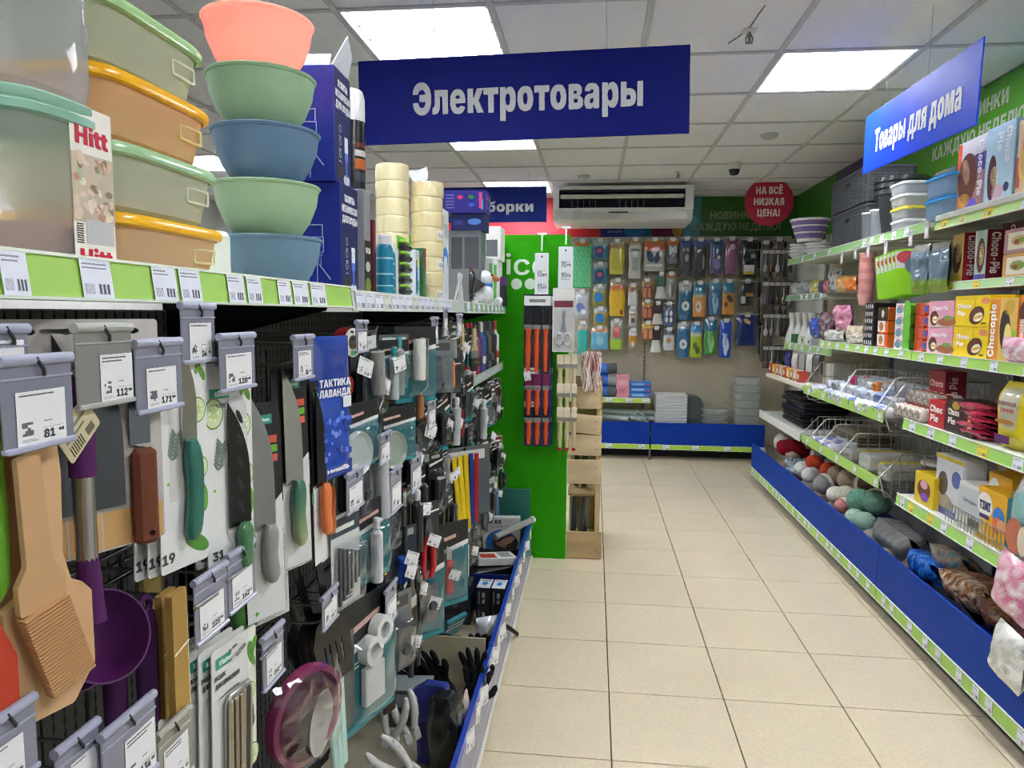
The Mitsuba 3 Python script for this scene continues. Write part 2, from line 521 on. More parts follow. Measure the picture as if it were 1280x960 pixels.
for y0, y1, c in ((1.2, 5.2, '#3d781e'), (5.2, 6.2, '#3a2f4a'), (6.2, 7.35, '#31661f')):
    b.box(bx - .006, bx, y0, y1, 2.02, CEIL, c)
mm = mov(bx - .007, 4.18, 0) @ m
b.text('НОВИНКИ', .075, .20, 2.385, '#939c88', mm, width=.46).text('КАЖДУЮ НЕДЕЛЮ!', .075, .14, 2.265, '#939c88', mm, width=.94)
b.flat(ell(.16, .2, -1.35, 2.3), '#b06a26', mm).flat(ell(.12, .1, -1.6, 2.2), '#2f6fb0', mm, y=-.0005)
thing('wall_banner', 'green printed band with grey lettering high on the right wall above the cake boxes', 'wall banner', None, [(None, b, PRINT)])

# ------------------------------------------------------------------ hanging signs
SIGNBLUE = '#0b1568'


def sign(label, txt, p0, p1, zt0, zt1, h, col, tw, th, tz, tcol='#c9ccd0', wires=(0.15, 0.6), shift=0.0):
    """A hard board hung on two wires; p0 and p1 are the ends of its upper edge on the plan."""
    p0, p1 = np.array(p0, float), np.array(p1, float)
    L = np.linalg.norm(p1 - p0)
    T = mov(p0[0], p0[1], zt0) @ rot('z', math.atan2(*(p1 - p0)[::-1])) @ rot('y', -math.atan2(zt1 - zt0, L))
    g = G().rbox(0, L, 0, .005, -h, 0, .0012, col)
    t = G().text(txt, th, L / 2 + shift, tz, tcol, y=-.0003, width=tw, depth=.0012)
    P = [('board', g, BOARD), ('lettering', t, BOARD)]
    for w in wires:
        zz = CEIL - (zt0 + (zt1 - zt0) * w)
        P.append(('wire', G().tube([(L * w, .0025, -.012), (L * w + .004, .0025, .02), (L * w, .0025, zz)], .0012, '#b9bab8', n=5).tube(
            [(L * w + .006 * math.cos(a), .0025, .006 * math.sin(a)) for a in np.linspace(0, 5.5, 9)], .001, '#c9cac8', n=4), METAL))
    return thing('hanging_sign', label, 'sign', T, P)


sign('big dark blue hanging board reading Электротовары in pale letters', 'Электротовары', (-.858, 2.6), (.308, 2.6), 2.268, 2.289, .294, SIGNBLUE, .81, .112, -.196, wires=(.237, .755), shift=.02)
sign('far small blue hanging board with the ending орки showing beside the green panel', 'Для уборки', (-1.42, 6.0), (-.404, 6.0), 2.408, 2.408, .285, '#10206a', .76, .085, -.20, wires=(.3, .85), shift=.02)
sign('bright blue hanging board reading Товары для дома over the right-hand shelves', 'Товары для дома', (1.275, 3.72), (1.196, 2.50), 2.322, 2.25, .267, '#123fd6', .93, .102, -.19, tcol='#e4e8f2', wires=(.22, .62), shift=.02)

# round price sign
T = mov(1.492, 6.6, 2.36)
g = G().poly(Point(0, 0).buffer(.207, quad_segs=14), .004, '#b21f3f')
t = G()
for s, w, z in (('НА ВСЁ', .225, .066), ('НИЗКАЯ', .255, -.03), ('ЦЕНА!', .19, -.125)):
    t.text(s, .062, 0, z, '#ecdfe0', y=-.0004, width=w, depth=.001)
thing('round_sign', 'round crimson hanging sign reading НА ВСЁ НИЗКАЯ ЦЕНА!', 'sign', T, [('disc', g, PRINT), ('lettering', t, PRINT),
      ('wire', G().tube([(-.05, .002, .19), (-.05, .002, CEIL - 2.36)], .001, '#b9bab8', n=4), METAL), ('wire', G().tube([(.05, .002, .19), (.05, .002, CEIL - 2.36)], .001, '#b9bab8', n=4), METAL)])

# ------------------------------------------------------------------ air conditioner hung under the ceiling
T = mov(.23, 6.5, 2.195)
W = .608


def acprof(k):
    return pg((0, .30), (0, .268), (.012, .112), (.07, .012), (.13, 0), (.62, 0), (.66, .04), (.66, .30))


side = []
pf = np.array(acprof(0).exterior.coords)
body = G()
v, f = trimesh.creation.triangulate_polygon(acprof(0), engine='earcut')
for x in (-W, W):
    body.add(np.stack([0 * v[:, 0] + x, v[:, 0], v[:, 1]], 1), f, '#dcdedd')
for a, q in zip(pf[:-1], pf[1:]):
    if max(a[0], q[0]) < .0125 and abs(a[1] - q[1]) > .1:
        continue                                                     # the opening behind the louvres
    body.add([(-W, a[0], a[1]), (W, a[0], a[1]), (W, q[0], q[1]), (-W, q[0], q[1])], [[0, 1, 2], [0, 2, 3]], '#dfe1e0')
body.box(-W, -W + .05, -.002, .03, .10, .272, '#e3e5e4').box(W - .07, W, -.002, .03, .10, .272, '#e3e5e4')
P = [('body', body, GLOSS), ('cavity', G().box(-W + .05, W - .07, .06, .065, .10, .27, '#0e1020'), MATTE),
     ('louvre', G().rbox(-W + .06, W - .08, -.006, .05, .192, .226, .008, '#cfd1ca'), GLOSS),
     ('louvre', G().rbox(-W + .06, W - .08, .02, .028, .25, .262, .003, '#2a2c3a'), GLOSS),
     ('lower_panel', G().rbox(-W + .02, W - .05, .03, .04, .015, .095, .003, '#d3d5d2', rot('x', 0)), GLOSS),
     ('badge', G().box(-.12, .05, .010, .016, .066, .078, '#3a3530'), PRINT), ('sticker', G().box(-.43, -.36, .012, .016, .02, .09, '#c6c8c4'), PRINT)]
for k in range(10):
    x = -W + .16 + k * .052 + (.16 if k > 4 else 0)
    P.append(('fin', G().box(x, x + .006, .012, .05, .118, .18, '#5b5e6c'), PRINT))
thing('air_conditioner', 'long white air conditioner hung under the ceiling at the back wall', 'air conditioner', T, P)

# ------------------------------------------------------------------ small ceiling fittings
g = G().lathe([(0, 0), (.05, 0), (.055, -.02), (.05, -.045), (.04, -.05)], '#dadcdc').lathe([(.04, -.05), (.038, -.07), (.028, -.088), (0, -.096)], '#15182a')
thing('security_camera', 'white dome security camera with a dark lens under the ceiling', 'security camera', mov(1.035, 5.75, CEIL), [('base', g, GLOSS)])
for p, t in (((1.09, 4.89, CEIL), 'flat round smoke detector beyond the flat LED panel'), ((-.107, 6.2, CEIL), 'flat round smoke detector just in front of the air conditioner')):
    g = G().lathe([(0, -.028), (.03, -.028), (.034, -.022), (.05, -.018), (.055, 0), (0, 0)], '#b9bbb8')
    thing('smoke_detector', t, 'smoke detector', mov(p), [(None, g, MATTE)])
for p, t in (((.605, 3.14, CEIL), 'fire sprinkler head on the ceiling left of the flat LED panel'), ((.656, 6.08, CEIL), 'small fire sprinkler head on the ceiling above the air conditioner')):
    g = G().lathe([(.0, -.006), (.03, -.006), (.033, 0)], '#d8d8d4')
    f = G().tube([(0, 0, 0), (0, 0, -.045)], .006, '#8a8c8a').tube([(-.012, 0, -.045), (-.014, 0, -.03), (-.006, 0, -.015)], .003, '#8a8c8a').tube([(.012, 0, -.045), (.014, 0, -.03), (.006, 0, -.015)], .003, '#8a8c8a').lathe([(0, -.05), (.016, -.048), (.016, -.046), (0, -.045)], '#9a9c9a')
    thing('sprinkler', t, 'sprinkler', mov(p), [('plate', g, MATTE), ('head', f, METAL)])
cr = G()
pth = [np.array([.545, 3.27, CEIL - .001]), np.array([.575, 3.2, CEIL - .001]), np.array([.60, 3.10, CEIL - .001]), np.array([.605, 2.98, CEIL - .001]), np.array([.612, 2.90, CEIL - .001])]
cr.tube(pth, .002, '#26262a', n=4)
thing('cable', 'thin black cable hanging along the ceiling past the sprinkler head', 'cable', None, [(None, cr, MATTE)])
# ------------------------------------------------------------------ shelving
GREEN = '#a3cf62'
NAVY = '#0e3a94'


@lru_cache(None)
def ticket(w, h, k=0, tint='#dfe3ee'):
    """A printed shelf ticket: name lines, a bar code and the price."""
    r = random.Random(k * 31 + int(w * 1e4))
    g = G().rect(-w / 2, w / 2, 0, h, tint)
    for i in range(2):
        g.rect(-w * .44, -w * .44 + w * r.uniform(.5, .8), h * (.84 - .1 * i), h * (.88 - .1 * i), '#8d8f9a', y=-.0002)
    for i in range(7):
        x = -w * .42 + i * w * .045
        g.rect(x, x + w * .022, h * .1, h * .36, '#8a8c98', y=-.0002)
    x = w * .02
    for i in range(3):
        g.rect(x, x + w * .09, h * .1, h * .36, '#5c5e6a', y=-.0002)
        x += w * .13
    return shape(g, PRINT)


def strip_tickets(name, spans, slope=0.0, z0=.002, h=.038):
    """Tickets pushed into a price rail; spans = (middle, width[, colour]) along the rail."""
    return [(name + '__ticket', ticket(round(w, 3), h, k % 5, *(c[:1])), PRINT, mov(x, -.0012, z0)) for k, (x, w, *c) in enumerate(spans)]


def rail(L, h, col, lean=0.0):
    """The plastic price rail on a shelf's front edge."""
    m = mov(0, 0, 0) @ rot('x', lean)
    return G().box(-L / 2, L / 2, 0, .002, 0, h, col, m).box(-L / 2, L / 2, -.003, .003, h - .002, h + .001, '#dfe6d8', m).box(-L / 2, L / 2, -.003, .003, -.001, .002, '#cfd8cc', m)


scene['mat_peg'] = {'type': 'twosided', 'bsdf': {'type': 'principled', 'roughness': 0.5, 'specular': 0.3, 'base_color': mikit.proc(
    lambda p, n, uv: mikit.mix((0.10, 0.09, 0.075), (0.52, 0.46, 0.35), mikit.smoothstep(0.10, 0.2, mi.Float(abs_tri((p.x + p.y) * 66.0)) + 0.25 * mi.Float(abs_tri(p.z * 40.0)))))}}


def abs_tri(v):
    import drjit as dr
    v = mi.Float(v)
    return dr.abs(v - dr.floor(v) - 0.5)


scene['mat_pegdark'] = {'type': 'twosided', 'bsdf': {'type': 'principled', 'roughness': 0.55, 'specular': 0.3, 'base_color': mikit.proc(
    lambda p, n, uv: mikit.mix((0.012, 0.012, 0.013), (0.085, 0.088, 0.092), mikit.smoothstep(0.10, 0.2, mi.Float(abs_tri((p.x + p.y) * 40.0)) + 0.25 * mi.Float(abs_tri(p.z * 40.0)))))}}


# ---- left: three bays with a top shelf, a hook wall and a bin at the bottom
LX, LBACK, LBASE = -.480, -.87, -.325
LB = [(.10, 1.405), (1.405, 2.67), (2.67, 3.93)]
LTOP = [1.383, 1.377, 1.375]
names = ['near bay of the left-hand shelving with bowls on its top shelf', 'middle bay of the left-hand shelving with boxes and tape rolls on its top shelf', 'far bay of the left-hand shelving ending at the green panel']
spans1 = []
for a, b, w in ((0, 38, 1), (100, 142, 1), (190, 222, 1), (224, 252, 1), (284, 306, 1), (308, 328, 1), (347, 364, 1), (366, 386, 1), (388, 408, 1)):
    ya, yb = at(a, 340, x=LX)[1], at(b, 350, x=LX)[1]
    spans1.append(((ya + yb) / 2 - .7525, yb - ya - .003))
spans2 = [(-.58 + i * .066, .062, *(['#d4dccb'] if i % 4 == 3 else [])) for i in range(15)]
spans3 = [(-.55 + i * .13, .07, *(['#cfe3b4'] if i % 2 else [])) for i in range(9)]
for k, (ya, yb) in enumerate(LB):
    L, ym = yb - ya - .006, (ya + yb) / 2
    T = face((0, ym, 0), 'L')
    zt = LTOP[k]
    D = lambda x: -x                                                 # depth in the bay's frame: y = -x in the world
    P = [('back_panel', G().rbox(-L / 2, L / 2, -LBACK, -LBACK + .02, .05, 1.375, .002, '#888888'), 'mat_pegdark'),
         ('shelf', G().rbox(-L / 2, L / 2, -LX + .004, -LBACK, zt + .012, zt + .026, .003, '#b9beb4'), MATTE),
         ('price_rail', rail(L, .041, [GREEN, '#b9c6c0', '#8fa796'][k], -.12), PRINT, mov(0, -LX, zt))]
    P += [(n_, d_, m_, mov(0, -LX, zt) @ rot('x', -.12) @ mov(0, -.001, 0) @ l_) for n_, d_, m_, l_ in strip_tickets('price_rail', [spans1, spans2, spans3][k])]
    P += [('base_shelf', G().rbox(-L / 2, L / 2, -LBASE, -LBACK, .05, .075, .003, '#a39c86'), MATTE),
          ('base_front', G().rbox(-L / 2, L / 2, -LBASE, -LBASE + .012, .02, .225, .002, '#6d7190').box(-L / 2, L / 2, -LBASE - .001, -LBASE + .014, .203, .235, '#143a9c'), GLOSS),
          ('base_trim', G().rbox(-L / 2, L / 2, -LBASE - .008, -LBASE + .004, .004, .022, .003, '#d8d6cc'), PRINT),
          ('upright', G().rbox(-L / 2, -L / 2 + .03, -LBACK - .03, -LBACK + .02, 0, 1.41, .003, '#25272a'), METAL),
          ('kick_plate', G().box(-L / 2, L / 2, -LBASE + .03, -LBASE + .035, 0, .03, '#3a3a3c'), MATTE)]
    if k == 2:
        P.append(('end_plate', G().rbox(L / 2 - .004, L / 2 + .004, -LBASE + .01, -LBACK, .02, .4, .002, '#2d6d62'), PRINT))
    for z in (1.30, .92, .55):
        P.append(('hook_bar', G().tube([(-L / 2, -LBACK - .03, z), (L / 2, -LBACK - .03, z)], .006, '#4a4c50', n=6), METAL))
    for s in (-1, 1):
        P.append(('bracket', G().poly(pg((0, 0), (.33, 0), (.33, -.012), (.02, -.09), (0, -.09)), .003, '#2c2e31', mov(s * (L / 2 - .01), -LBACK, zt + .012) @ rot('z', -math.pi / 2)), METAL))
    thing('shelving_bay', names[k], 'shelving bay', T, P)
# dividers of the left bottom bin
for y, c, t, zz in ((3.02, '#13246b', 'dark blue divider in the left bottom bin beside the black boxes', .24), (2.36, '#b0a88e', 'beige divider standing in the left bottom bin behind the black gloves', .26)):
    g = G().rbox(-.25, .25, -.003, .003, 0, zz - .076, .001, c)
    thing('bin_divider', t, 'divider', mov(-.60, y, .076), [(None, g, PRINT)])

# ---- right: three bays with stepped shelves above a blue bin
RBASE, RBACK = 1.33, 1.87
RB = [(2.02, 3.42), (3.42, 4.77), (4.77, 6.13)]
rnames = ['near right-hand shelving bay filled with cake and biscuit boxes above a blue bin', 'middle right-hand shelving bay with wire baskets above a blue bin of yarn', 'far right-hand shelving bay nearest the back wall with a white wire shelf']


def shelf_parts(L, xf, z0, z1, spans, col=GREEN, y0=0.0, y1=None, lean=-.10, plate='#c9cdc2', th=.03):
    """A shelf board with its price rail; y0..y1 along the bay frame."""
    y1 = L if y1 is None else y1
    w, c = y1 - y0, (y0 + y1) / 2
    h = z1 - z0
    out = [('shelf', G().rbox(c - w / 2, c + w / 2, xf + .004, RBACK, z1 - th, z1 - .004, .003, plate), MATTE),
           ('price_rail', rail(w, h, col, lean), PRINT, mov(c, xf, z0))]
    out += [(n_, d_, m_, mov(c, xf, z0) @ rot('x', lean) @ l_) for n_, d_, m_, l_ in strip_tickets('price_rail', spans, h=h - .007)]
    return out


rsp = lambda n, w, a=-.6, step=.16, tints=(None,): [(a + i * step + .02 * math.sin(i * 5.1), w, *([tints[i % len(tints)]] if tints[i % len(tints)] else [])) for i in range(n)]
YEL = '#e6d23c'
for k, (ya, yb) in enumerate(RB):
    L, ym = yb - ya - .006, (ya + yb) / 2
    T = face((0, ym, 0), 'R')                                        # frame: x right = -y world, y in = +x world
    l = L / 2
    P = [('back_panel', G().rbox(-l, l, RBACK, RBACK + .02, .05, 2.02, .002, '#999999'), 'mat_peg' if k == 2 else MATTE),
         ('base_shelf', G().rbox(-l, l, RBASE + .012, RBACK, .115, .135, .003, '#1a2f7a'), MATTE),
         ('base_front', G().rbox(-l, l, RBASE, RBASE + .012, .12, .315, .002, NAVY), BOARD),
         ('price_rail', rail(L, .058, GREEN, 0), PRINT, mov(0, RBASE - .002, .062)),
         ('kick_plate', G().box(-l, l, RBASE + .19, RBASE + .2, 0, .11, '#57534c'), MATTE)]
    P += [(n_, d_, m_, mov(0, RBASE - .003, .066) @ l_) for n_, d_, m_, l_ in strip_tickets('price_rail', [(q[0] + .028 * math.sin(k * 3 + i * 4.3), q[1]) for i, q in enumerate(rsp(10, .043, -.6, .132))], h=.046)]
    for s in (-1, 1):
        P.append(('upright', G().rbox(s * (l - .012) - .012, s * (l - .012) + .012, RBACK - .03, RBACK + .02, 0, 2.03, .003, '#8d9093'), METAL))
    if k == 0:
        P += shelf_parts(L, 1.48, 1.752, 1.82, [(-.60, .06, YEL), (-.45, .05, '#e9e6a0'), (-.25, .07, YEL), (0, .06), (.25, .06, YEL)], '#b9d98a', -l, l - .03, -.3)
        P += shelf_parts(L, 1.53, 1.49, 1.525, [(-.57, .045, YEL), (-.36, .05, YEL), (-.12, .05), (.0, .05), (.2, .05), (.4, .05)], '#a9d3a0', -l, l - .10)
        P += shelf_parts(L, 1.42, 1.18, 1.222, rsp(7, .05, -.60, .19), GREEN, -l, l)
        P += shelf_parts(L, 1.40, .87, .918, [(-.6, .06), (-.42, .06), (-.24, .055), (-.02, .07, YEL), (.2, .06), (.4, .06)], '#a4d66c', -l, l)
        P += shelf_parts(L, 1.39, .52, .572, [(-.63, .045), (-.54, .05, YEL), (-.36, .05, YEL), (-.24, .045), (-.04, .05), (.22, .07, YEL), (.45, .06)], '#a4d66c', -l, l)
    if k == 1:
        P += shelf_parts(L, 1.46, 1.75, 1.797, rsp(5, .05, -.1, .13), '#8fba7c', -l, l)
        P += shelf_parts(L, 1.42, 1.18, 1.222, rsp(9, .05, -.60, .145), GREEN, -l, l)
    if k == 2:
        P += shelf_parts(L, 1.46, 1.755, 1.797, rsp(3, .05, -.1, .3), '#86ad78', -l + .36, l)
        P += shelf_parts(L, 1.50, 1.49, 1.53, rsp(4, .05, .0, .15, (None, '#d8d4e6')), '#76967a', -l + .2, l - .3)
        P += shelf_parts(L, 1.50, 1.12, 1.17, rsp(5, .05, -.4, .17), '#93bd77', -l + .2, l)
        P += [('white_shelf', G().rbox(-l + .25, l - .10, 1.36, RBACK, .895, .92, .004, '#cfc9b8'), MATTE),
              ('white_shelf', G().rbox(-l + .1, l - .09, 1.36, RBACK, .585, .60, .003, '#b9bbb9').rbox(-l + .1, l - .09, 1.355, 1.365, .55, .61, .003, '#c6c9c7'), MATTE)]
    thing('shelving_bay', rnames[k], 'shelving bay', T, P)


def basket(label, ym, L, xf, z0, z1, rail_h, side_h, back_h, dividers):
    """A sloping wire basket with a green front board, wire sides and wire dividers."""
    T = face((0, ym, 0), 'R')
    l = L / 2
    D = RBACK - xf - .05
    wg = G()
    wire = lambda a, b, r=.0022: wg.tube([a, b], r, '#d9dad4', n=4, caps=False)
    n = 26
    for i in range(n + 1):
        x = -l + i * L / n
        wire((x, xf + .01, z0 + .012), (x, xf + D, z0 + .012))
        wire((x, xf + D, z0 + .012), (x, xf + D, z0 + back_h))
    for i in range(5):
        wire((-l, xf + .02 + i * D / 5, z0 + .012), (l, xf + .02 + i * D / 5, z0 + .012))
        wire((-l, xf + D, z0 + .03 + i * back_h / 5), (l, xf + D, z0 + .03 + i * back_h / 5))
    P = [('front_board', G().rbox(-l, l, xf, xf + .003, z0, z1, .001, GREEN), PRINT),
         ('wire_grid', wg, METAL)]
    P += [('front_board__ticket', ticket(.045, round(rail_h * .8, 3), k % 5), PRINT, mov(-l + .12 + k * L * .22, xf - .0012, z0 + .004)) for k in range(5)]
    for x in (-l, l):
        fr = G().tube([(x, xf + .004, z1), (x, xf + .10, z0 + side_h), (x, xf + D, z0 + side_h)], .004, '#d4d5d0', n=6).tube([(x, xf + .004, z1), (x, xf + .03, z0 - .03), (x, xf + .10, z0 - .06), (x, xf + D, z0 - .06)], .004, '#d4d5d0', n=6)
        sw = G()
        for i in range(12):
            y = xf + .06 + i * D / 13
            sw.tube([(x, y, z0 - .045), (x, y, min(z0 + side_h, z1 + (y - xf) * (side_h / .1)))], .0024, '#dcddd6', n=4, caps=False)
        for i in range(4):
            sw.tube([(x, xf + .03 + i * .02, z0 - .04 + i * side_h / 4), (x, xf + D, z0 - .04 + i * side_h / 4)], .0024, '#dcddd6', n=4, caps=False)
        P += [('side_frame', fr, METAL), ('side_frame__wires', sw, METAL)]
    for x in dividers:
        P.append(('divider', G().tube([(x, xf + .008, z1 - .004), (x, xf + .012, z1), (x, xf + .10, z0 + side_h), (x, xf + .12, z0 + side_h + .004), (x, xf + D, z0 + side_h)], .0042, '#e4e5e0', n=6), GLOSS))
        for i in range(5):
            P.append(('divider__wire', G().tube([(x, xf + .10 + i * .06, z0 + .01), (x, xf + .10 + i * .06, z0 + side_h)], .0024, '#dcddd6', n=4), METAL))
    key = thing('wire_basket', label, 'wire basket', T, P)
    labels[key + '__wire_grid'] = {'kind': 'stuff'}
    return key


basket('upper wire basket of wrapped socks with a green front board between the shelves', 4.185, 1.30, 1.36, .875, .93, .05, .20, .19, (-.02, .52))
basket('lower wire basket with a green front board above the yarn bin', 4.185, 1.28, 1.36, .555, .612, .05, .17, .19, (-.28, .05, -.5))

# ---- back wall: pegboard unit with a plinth
BY, BF = 7.26, 6.85
T = mov(0, 0, 0)
P = [('peg_panel', G().rbox(-.60, .50, BY, BY + .02, .1, 2.13, .002, '#999999'), 'mat_peg'), ('peg_panel', G().rbox(.505, 1.86, BY, BY + .02, .1, 2.13, .002, '#999999'), 'mat_peg'),
     ('top_rail', G().rbox(-.60, 1.86, BY - .03, BY + .02, 2.06, 2.13, .003, '#b4b0a4'), MATTE),
     ('upright', G().box(.494, .514, BY - .012, BY + .01, .1, 2.06, '#9c9789'), MATTE)]
for i in range(34):
    P.append(('upright__slot', G().box(.499, .509, BY - .0135, BY - .0125, .45 + i * .045, .475 + i * .045, '#121212'), MATTE))
for x0, x1 in ((-.6, .545), (.557, 1.6)):
    w, c = x1 - x0, (x0 + x1) / 2
    P += [('plinth_front', G().rbox(x0, x1, BF, BF + .012, .15, .36, .002, '#0f3796'), BOARD), ('price_rail', rail(w, .046, '#a9cf52', 0), PRINT, mov(c, BF - .002, .103)),
          ('plinth_top', G().rbox(x0, x1, BF + .012, BY, .20, .22, .003, '#8d8a80'), MATTE)]
    P += [(n_, d_, m_, mov(c, BF - .003, .105) @ l_) for n_, d_, m_, l_ in strip_tickets('price_rail', rsp(4, .06, -.38, .29), h=.04)]
P.append(('foot', G().tube([(.551, BF + .02, 0), (.551, BF + .02, .11)], .014, '#77777a', n=8), METAL))
P.append(('kick_plate', G().box(-.6, 1.6, BF + .2, BF + .21, 0, .2, '#26262a'), MATTE))
P += [('shelf', G().rbox(-.60, .545, BF + .03, BY, .56, .582, .003, '#c9cdb4'), MATTE), ('price_rail', rail(1.145, .042, '#a9cf52', 0), PRINT, mov(-.027, BF + .026, .54))]
P += [(n_, d_, m_, mov(-.027, BF + .025, .543) @ l_) for n_, d_, m_, l_ in strip_tickets('price_rail', [(.18, .06), (.37, .06), (.53, .06)], h=.035)]
thing('pegboard_unit', 'beige pegboard unit on the back wall with a blue plinth and lime price rails', 'shelving unit', T, P)

# ---- green end panel of the next rack, with the crate rack behind its edge
T = mov(0, 3.95, 0)
g = G().rbox(-1.15, -.135, 0, .02, .0, 1.80, .002, '#2c9408')
lt = G().text('price', .112, -.455, 1.585, '#dfeedd', y=-.0004, width=.41, align=.5, depth=.0008, bold=False)
dots = G()
for x in (-.425, -.35):
    dots.flat(ell(.030, .030, x, 1.535, n=10), '#dfeedd', y=-.0006)
thing('end_panel', 'tall bright green end panel with white lettering beyond the left-hand shelving', 'panel', T, [('board', g, BOARD), ('lettering', lt, PRINT), ('dots', dots, PRINT)])

WOOD = '#cdb892'


def woodcol(seed, base):
    b = lin(base)

    def f(v):
        q = meshkit.fbm(np.stack([v[:, 0] * 4 + seed, v[:, 1] * 4, v[:, 2] * 60 + seed * 3], -1), 3, seed)
        return np.clip(np.asarray([int(base[i:i + 2], 16) / 255 for i in (1, 3, 5)]) * (0.82 + .34 * q[:, None]), 0, 1)
    return f


def plank(x0, x1, y0, y1, z0, z1, seed, base=WOOD, m=None):
    g = G()
    nx, nz = 14, 6
    xs, zs = np.linspace(x0, x1, nx), np.linspace(z0, z1, nz)
    X, Z = np.meshgrid(xs, zs)
    for y, s in ((y0, 1), (y1, -1)):
        pts = np.stack([X, 0 * X + y, Z], -1)
        g.surf(pts if s > 0 else pts[:, ::-1], woodcol(seed, base), m)
    for a in (x0, x1):
        g.add([(a, y0, z0), (a, y1, z0), (a, y1, z1), (a, y0, z1)], [[0, 1, 2], [0, 2, 3]] if a == x1 else [[0, 2, 1], [0, 3, 2]], woodcol(seed + 1, base), m)
    for b in (z0, z1):
        g.add([(x0, y0, b), (x1, y0, b), (x1, y1, b), (x0, y1, b)], [[0, 1, 2], [0, 2, 3]] if b == z1 else [[0, 2, 1], [0, 3, 2]], woodcol(seed + 2, base), m)
    return g


T = mov(-.132, 3.965, 0)
P = []
for k, (z0, z1, a, w) in enumerate(((.005, .155, 0, .196), (.432, .566, .012, .190), (.592, .706, 0, .186), (.716, .820, -.09, .184), (.855, .972, 0, .176))):
    m = mov(.09, 0, (z0 + z1) / 2) @ rot('y', -a) @ mov(-.09, 0, -(z0 + z1) / 2)
    P.append(('slat', plank(.018 if k == 4 else 0, w, 0, .016, z0, z1, k * 5 + 1, WOOD if k else '#b39a70', m), MATTE))
    for zz in (.3, .7):
        P.append(('slat__nail', G().lathe([(.003, 0), (.003, .002), (0, .0025)], '#4a3a2a', m @ mov(w - .03, 0, z0 + (z1 - z0) * zz) @ rot('x', math.pi / 2), n=6), METAL))
for k, (x0, y0) in enumerate(((.158, .018), (.158, .50), (.0, .50))):
    P.append(('post', plank(x0, x0 + .024, y0, y0 + .024, .0, .99, 40 + k, '#bda679'), MATTE))
for k, z in enumerate((.08, .50, .65, .77, .91)):
    P.append(('side_slat', plank(.0, .50, 0, .014, z - .055, z + .055, 60 + k, '#b59f76', mov(.186, .02, 0) @ rot('z', math.pi / 2)), MATTE))
P.append(('back_board', plank(.0, .19, .525, .54, 0, .99, 77, '#7d6c50'), MATTE))
P.append(('bottom_board', plank(.004, .18, .02, .52, .01, .022, 78, '#9a8560'), MATTE))
P.append(('bottom_board', plank(.004, .18, .02, .52, .36, .372, 79, '#9a8560'), MATTE))
thing('wooden_crate_rack', 'rough pine crate rack with nailed slats at the right edge of the green panel', 'crate rack', T, P)
# ------------------------------------------------------------------ goods on the left top shelf
ZS = 1.410                                                           # top of the shelf board


def carton(w, d, h, col, front=(), side=(), left=(), r=.0015, top=None):
    """A carton standing on z = 0, centred in x, front at y = 0. front/side/left: functions that print on a face G with a matrix."""
    g = G().rbox(-w / 2, w / 2, 0, d, 0, h, r, col)
    if top:
        g.rect(-w / 2 + .001, w / 2 - .001, .001, d - .001, top, mov(0, 0, h + .0003) @ rot('x', -math.pi / 2))
    for fn in front:
        fn(g, np.eye(4) @ mov(0, -.0004, 0), w, h)
    for fn in side:                                                  # right-hand face
        fn(g, mov(w / 2 + .0004, d / 2, 0) @ rot('z', math.pi / 2), d, h)
    for fn in left:
        fn(g, mov(-w / 2 - .0004, d / 2, 0) @ rot('z', -math.pi / 2), d, h)
    return g


def stand(name, label, cat, px, X, parts, side='L', group=None, z=ZS, yaw=0.0, dy=0.0):
    """Puts a thing on the shelf so that its middle is seen at column px on the plane x = X."""
    p = at(px, 350, x=X)
    return thing(name, label, cat, face((X, p[1] + dy, z), side, yaw), parts, group)


# rounded clear jars with screw lids and a printed sleeve
def jar(h, lid, body='#dcdad6', sleeve=False, fill=None):
    R = .066
    out = G().lathe([(R * .86, .0), (R * .95, .004), (R, .02), (R, h - .016), (R * .97, h)], body, n=36, power=3.2)
    P = [('body', out, TINTED)]
    P.append(('lid', G().lathe([(R * 1.0, h - .004), (R * 1.05, h - .002), (R * 1.05, h + .005), (R * 1.02, h + .007), (R * 1.04, h + .010), (R * 1.04, h + .016), (R * .98, h + .019), (0, h + .019)], lid, n=36, power=3.2), GLOSS))
    if fill:
        P.append(('contents', G().lathe([(0, .004), (R * .84, .004), (R * .88, .02), (R * .88, h * .3), (0, h * .3)], fill, n=24, power=3.2), MATTE))
    if sleeve:
        s = G()
        a0, a1 = math.radians(-128), math.radians(-92)
        s.lathe([(R * 1.015, .002), (R * 1.015, h + .016)], '#ece8e0', n=8, ang=(a0, a1), power=3.2)
        w, yy = R * 1.0, -R * 1.022
        m = rot('z', math.radians(0))
        s2 = G().rect(-.004, .052, .002, h + .016, '#ebe6dc', y=yy).rect(-.004, .052, h * .34, h * .80, lambda v: np.where(meshkit.noise(v * 90)[:, None] > .5, 0.72, 0.80) * np.array([1, .93, .82]), y=yy - .0004)
        for k in range(46):
            r = random.Random(k)
            s2.flat(ell(r.uniform(.002, .005), r.uniform(.003, .007), r.uniform(0, .048), h * r.uniform(.36, .78), r.uniform(0, 180), 4), r.choice(['#cdb79a', '#a9b394', '#b98f76', '#e3d6c0', '#8d7a62', '#d9c3b0']), y=yy - .0006)
        s2.text('Hitt', .017, .024, h * .86, '#c0213c', y=yy - .0005, width=.043).text('Hitt', .017, .024, .006, '#c0213c', y=yy - .0005, width=.043)
        s2.rect(.012, .049, .028, h * .36, '#bfc0c0', y=yy - .0006)
        for k in range(9):
            s2.rect(-.001, .008, .028 + k * .0022, .0291 + k * .0022, '#2a2a2c', y=yy - .0006)
        P.append(('sleeve', s2, PRINT))
    return P


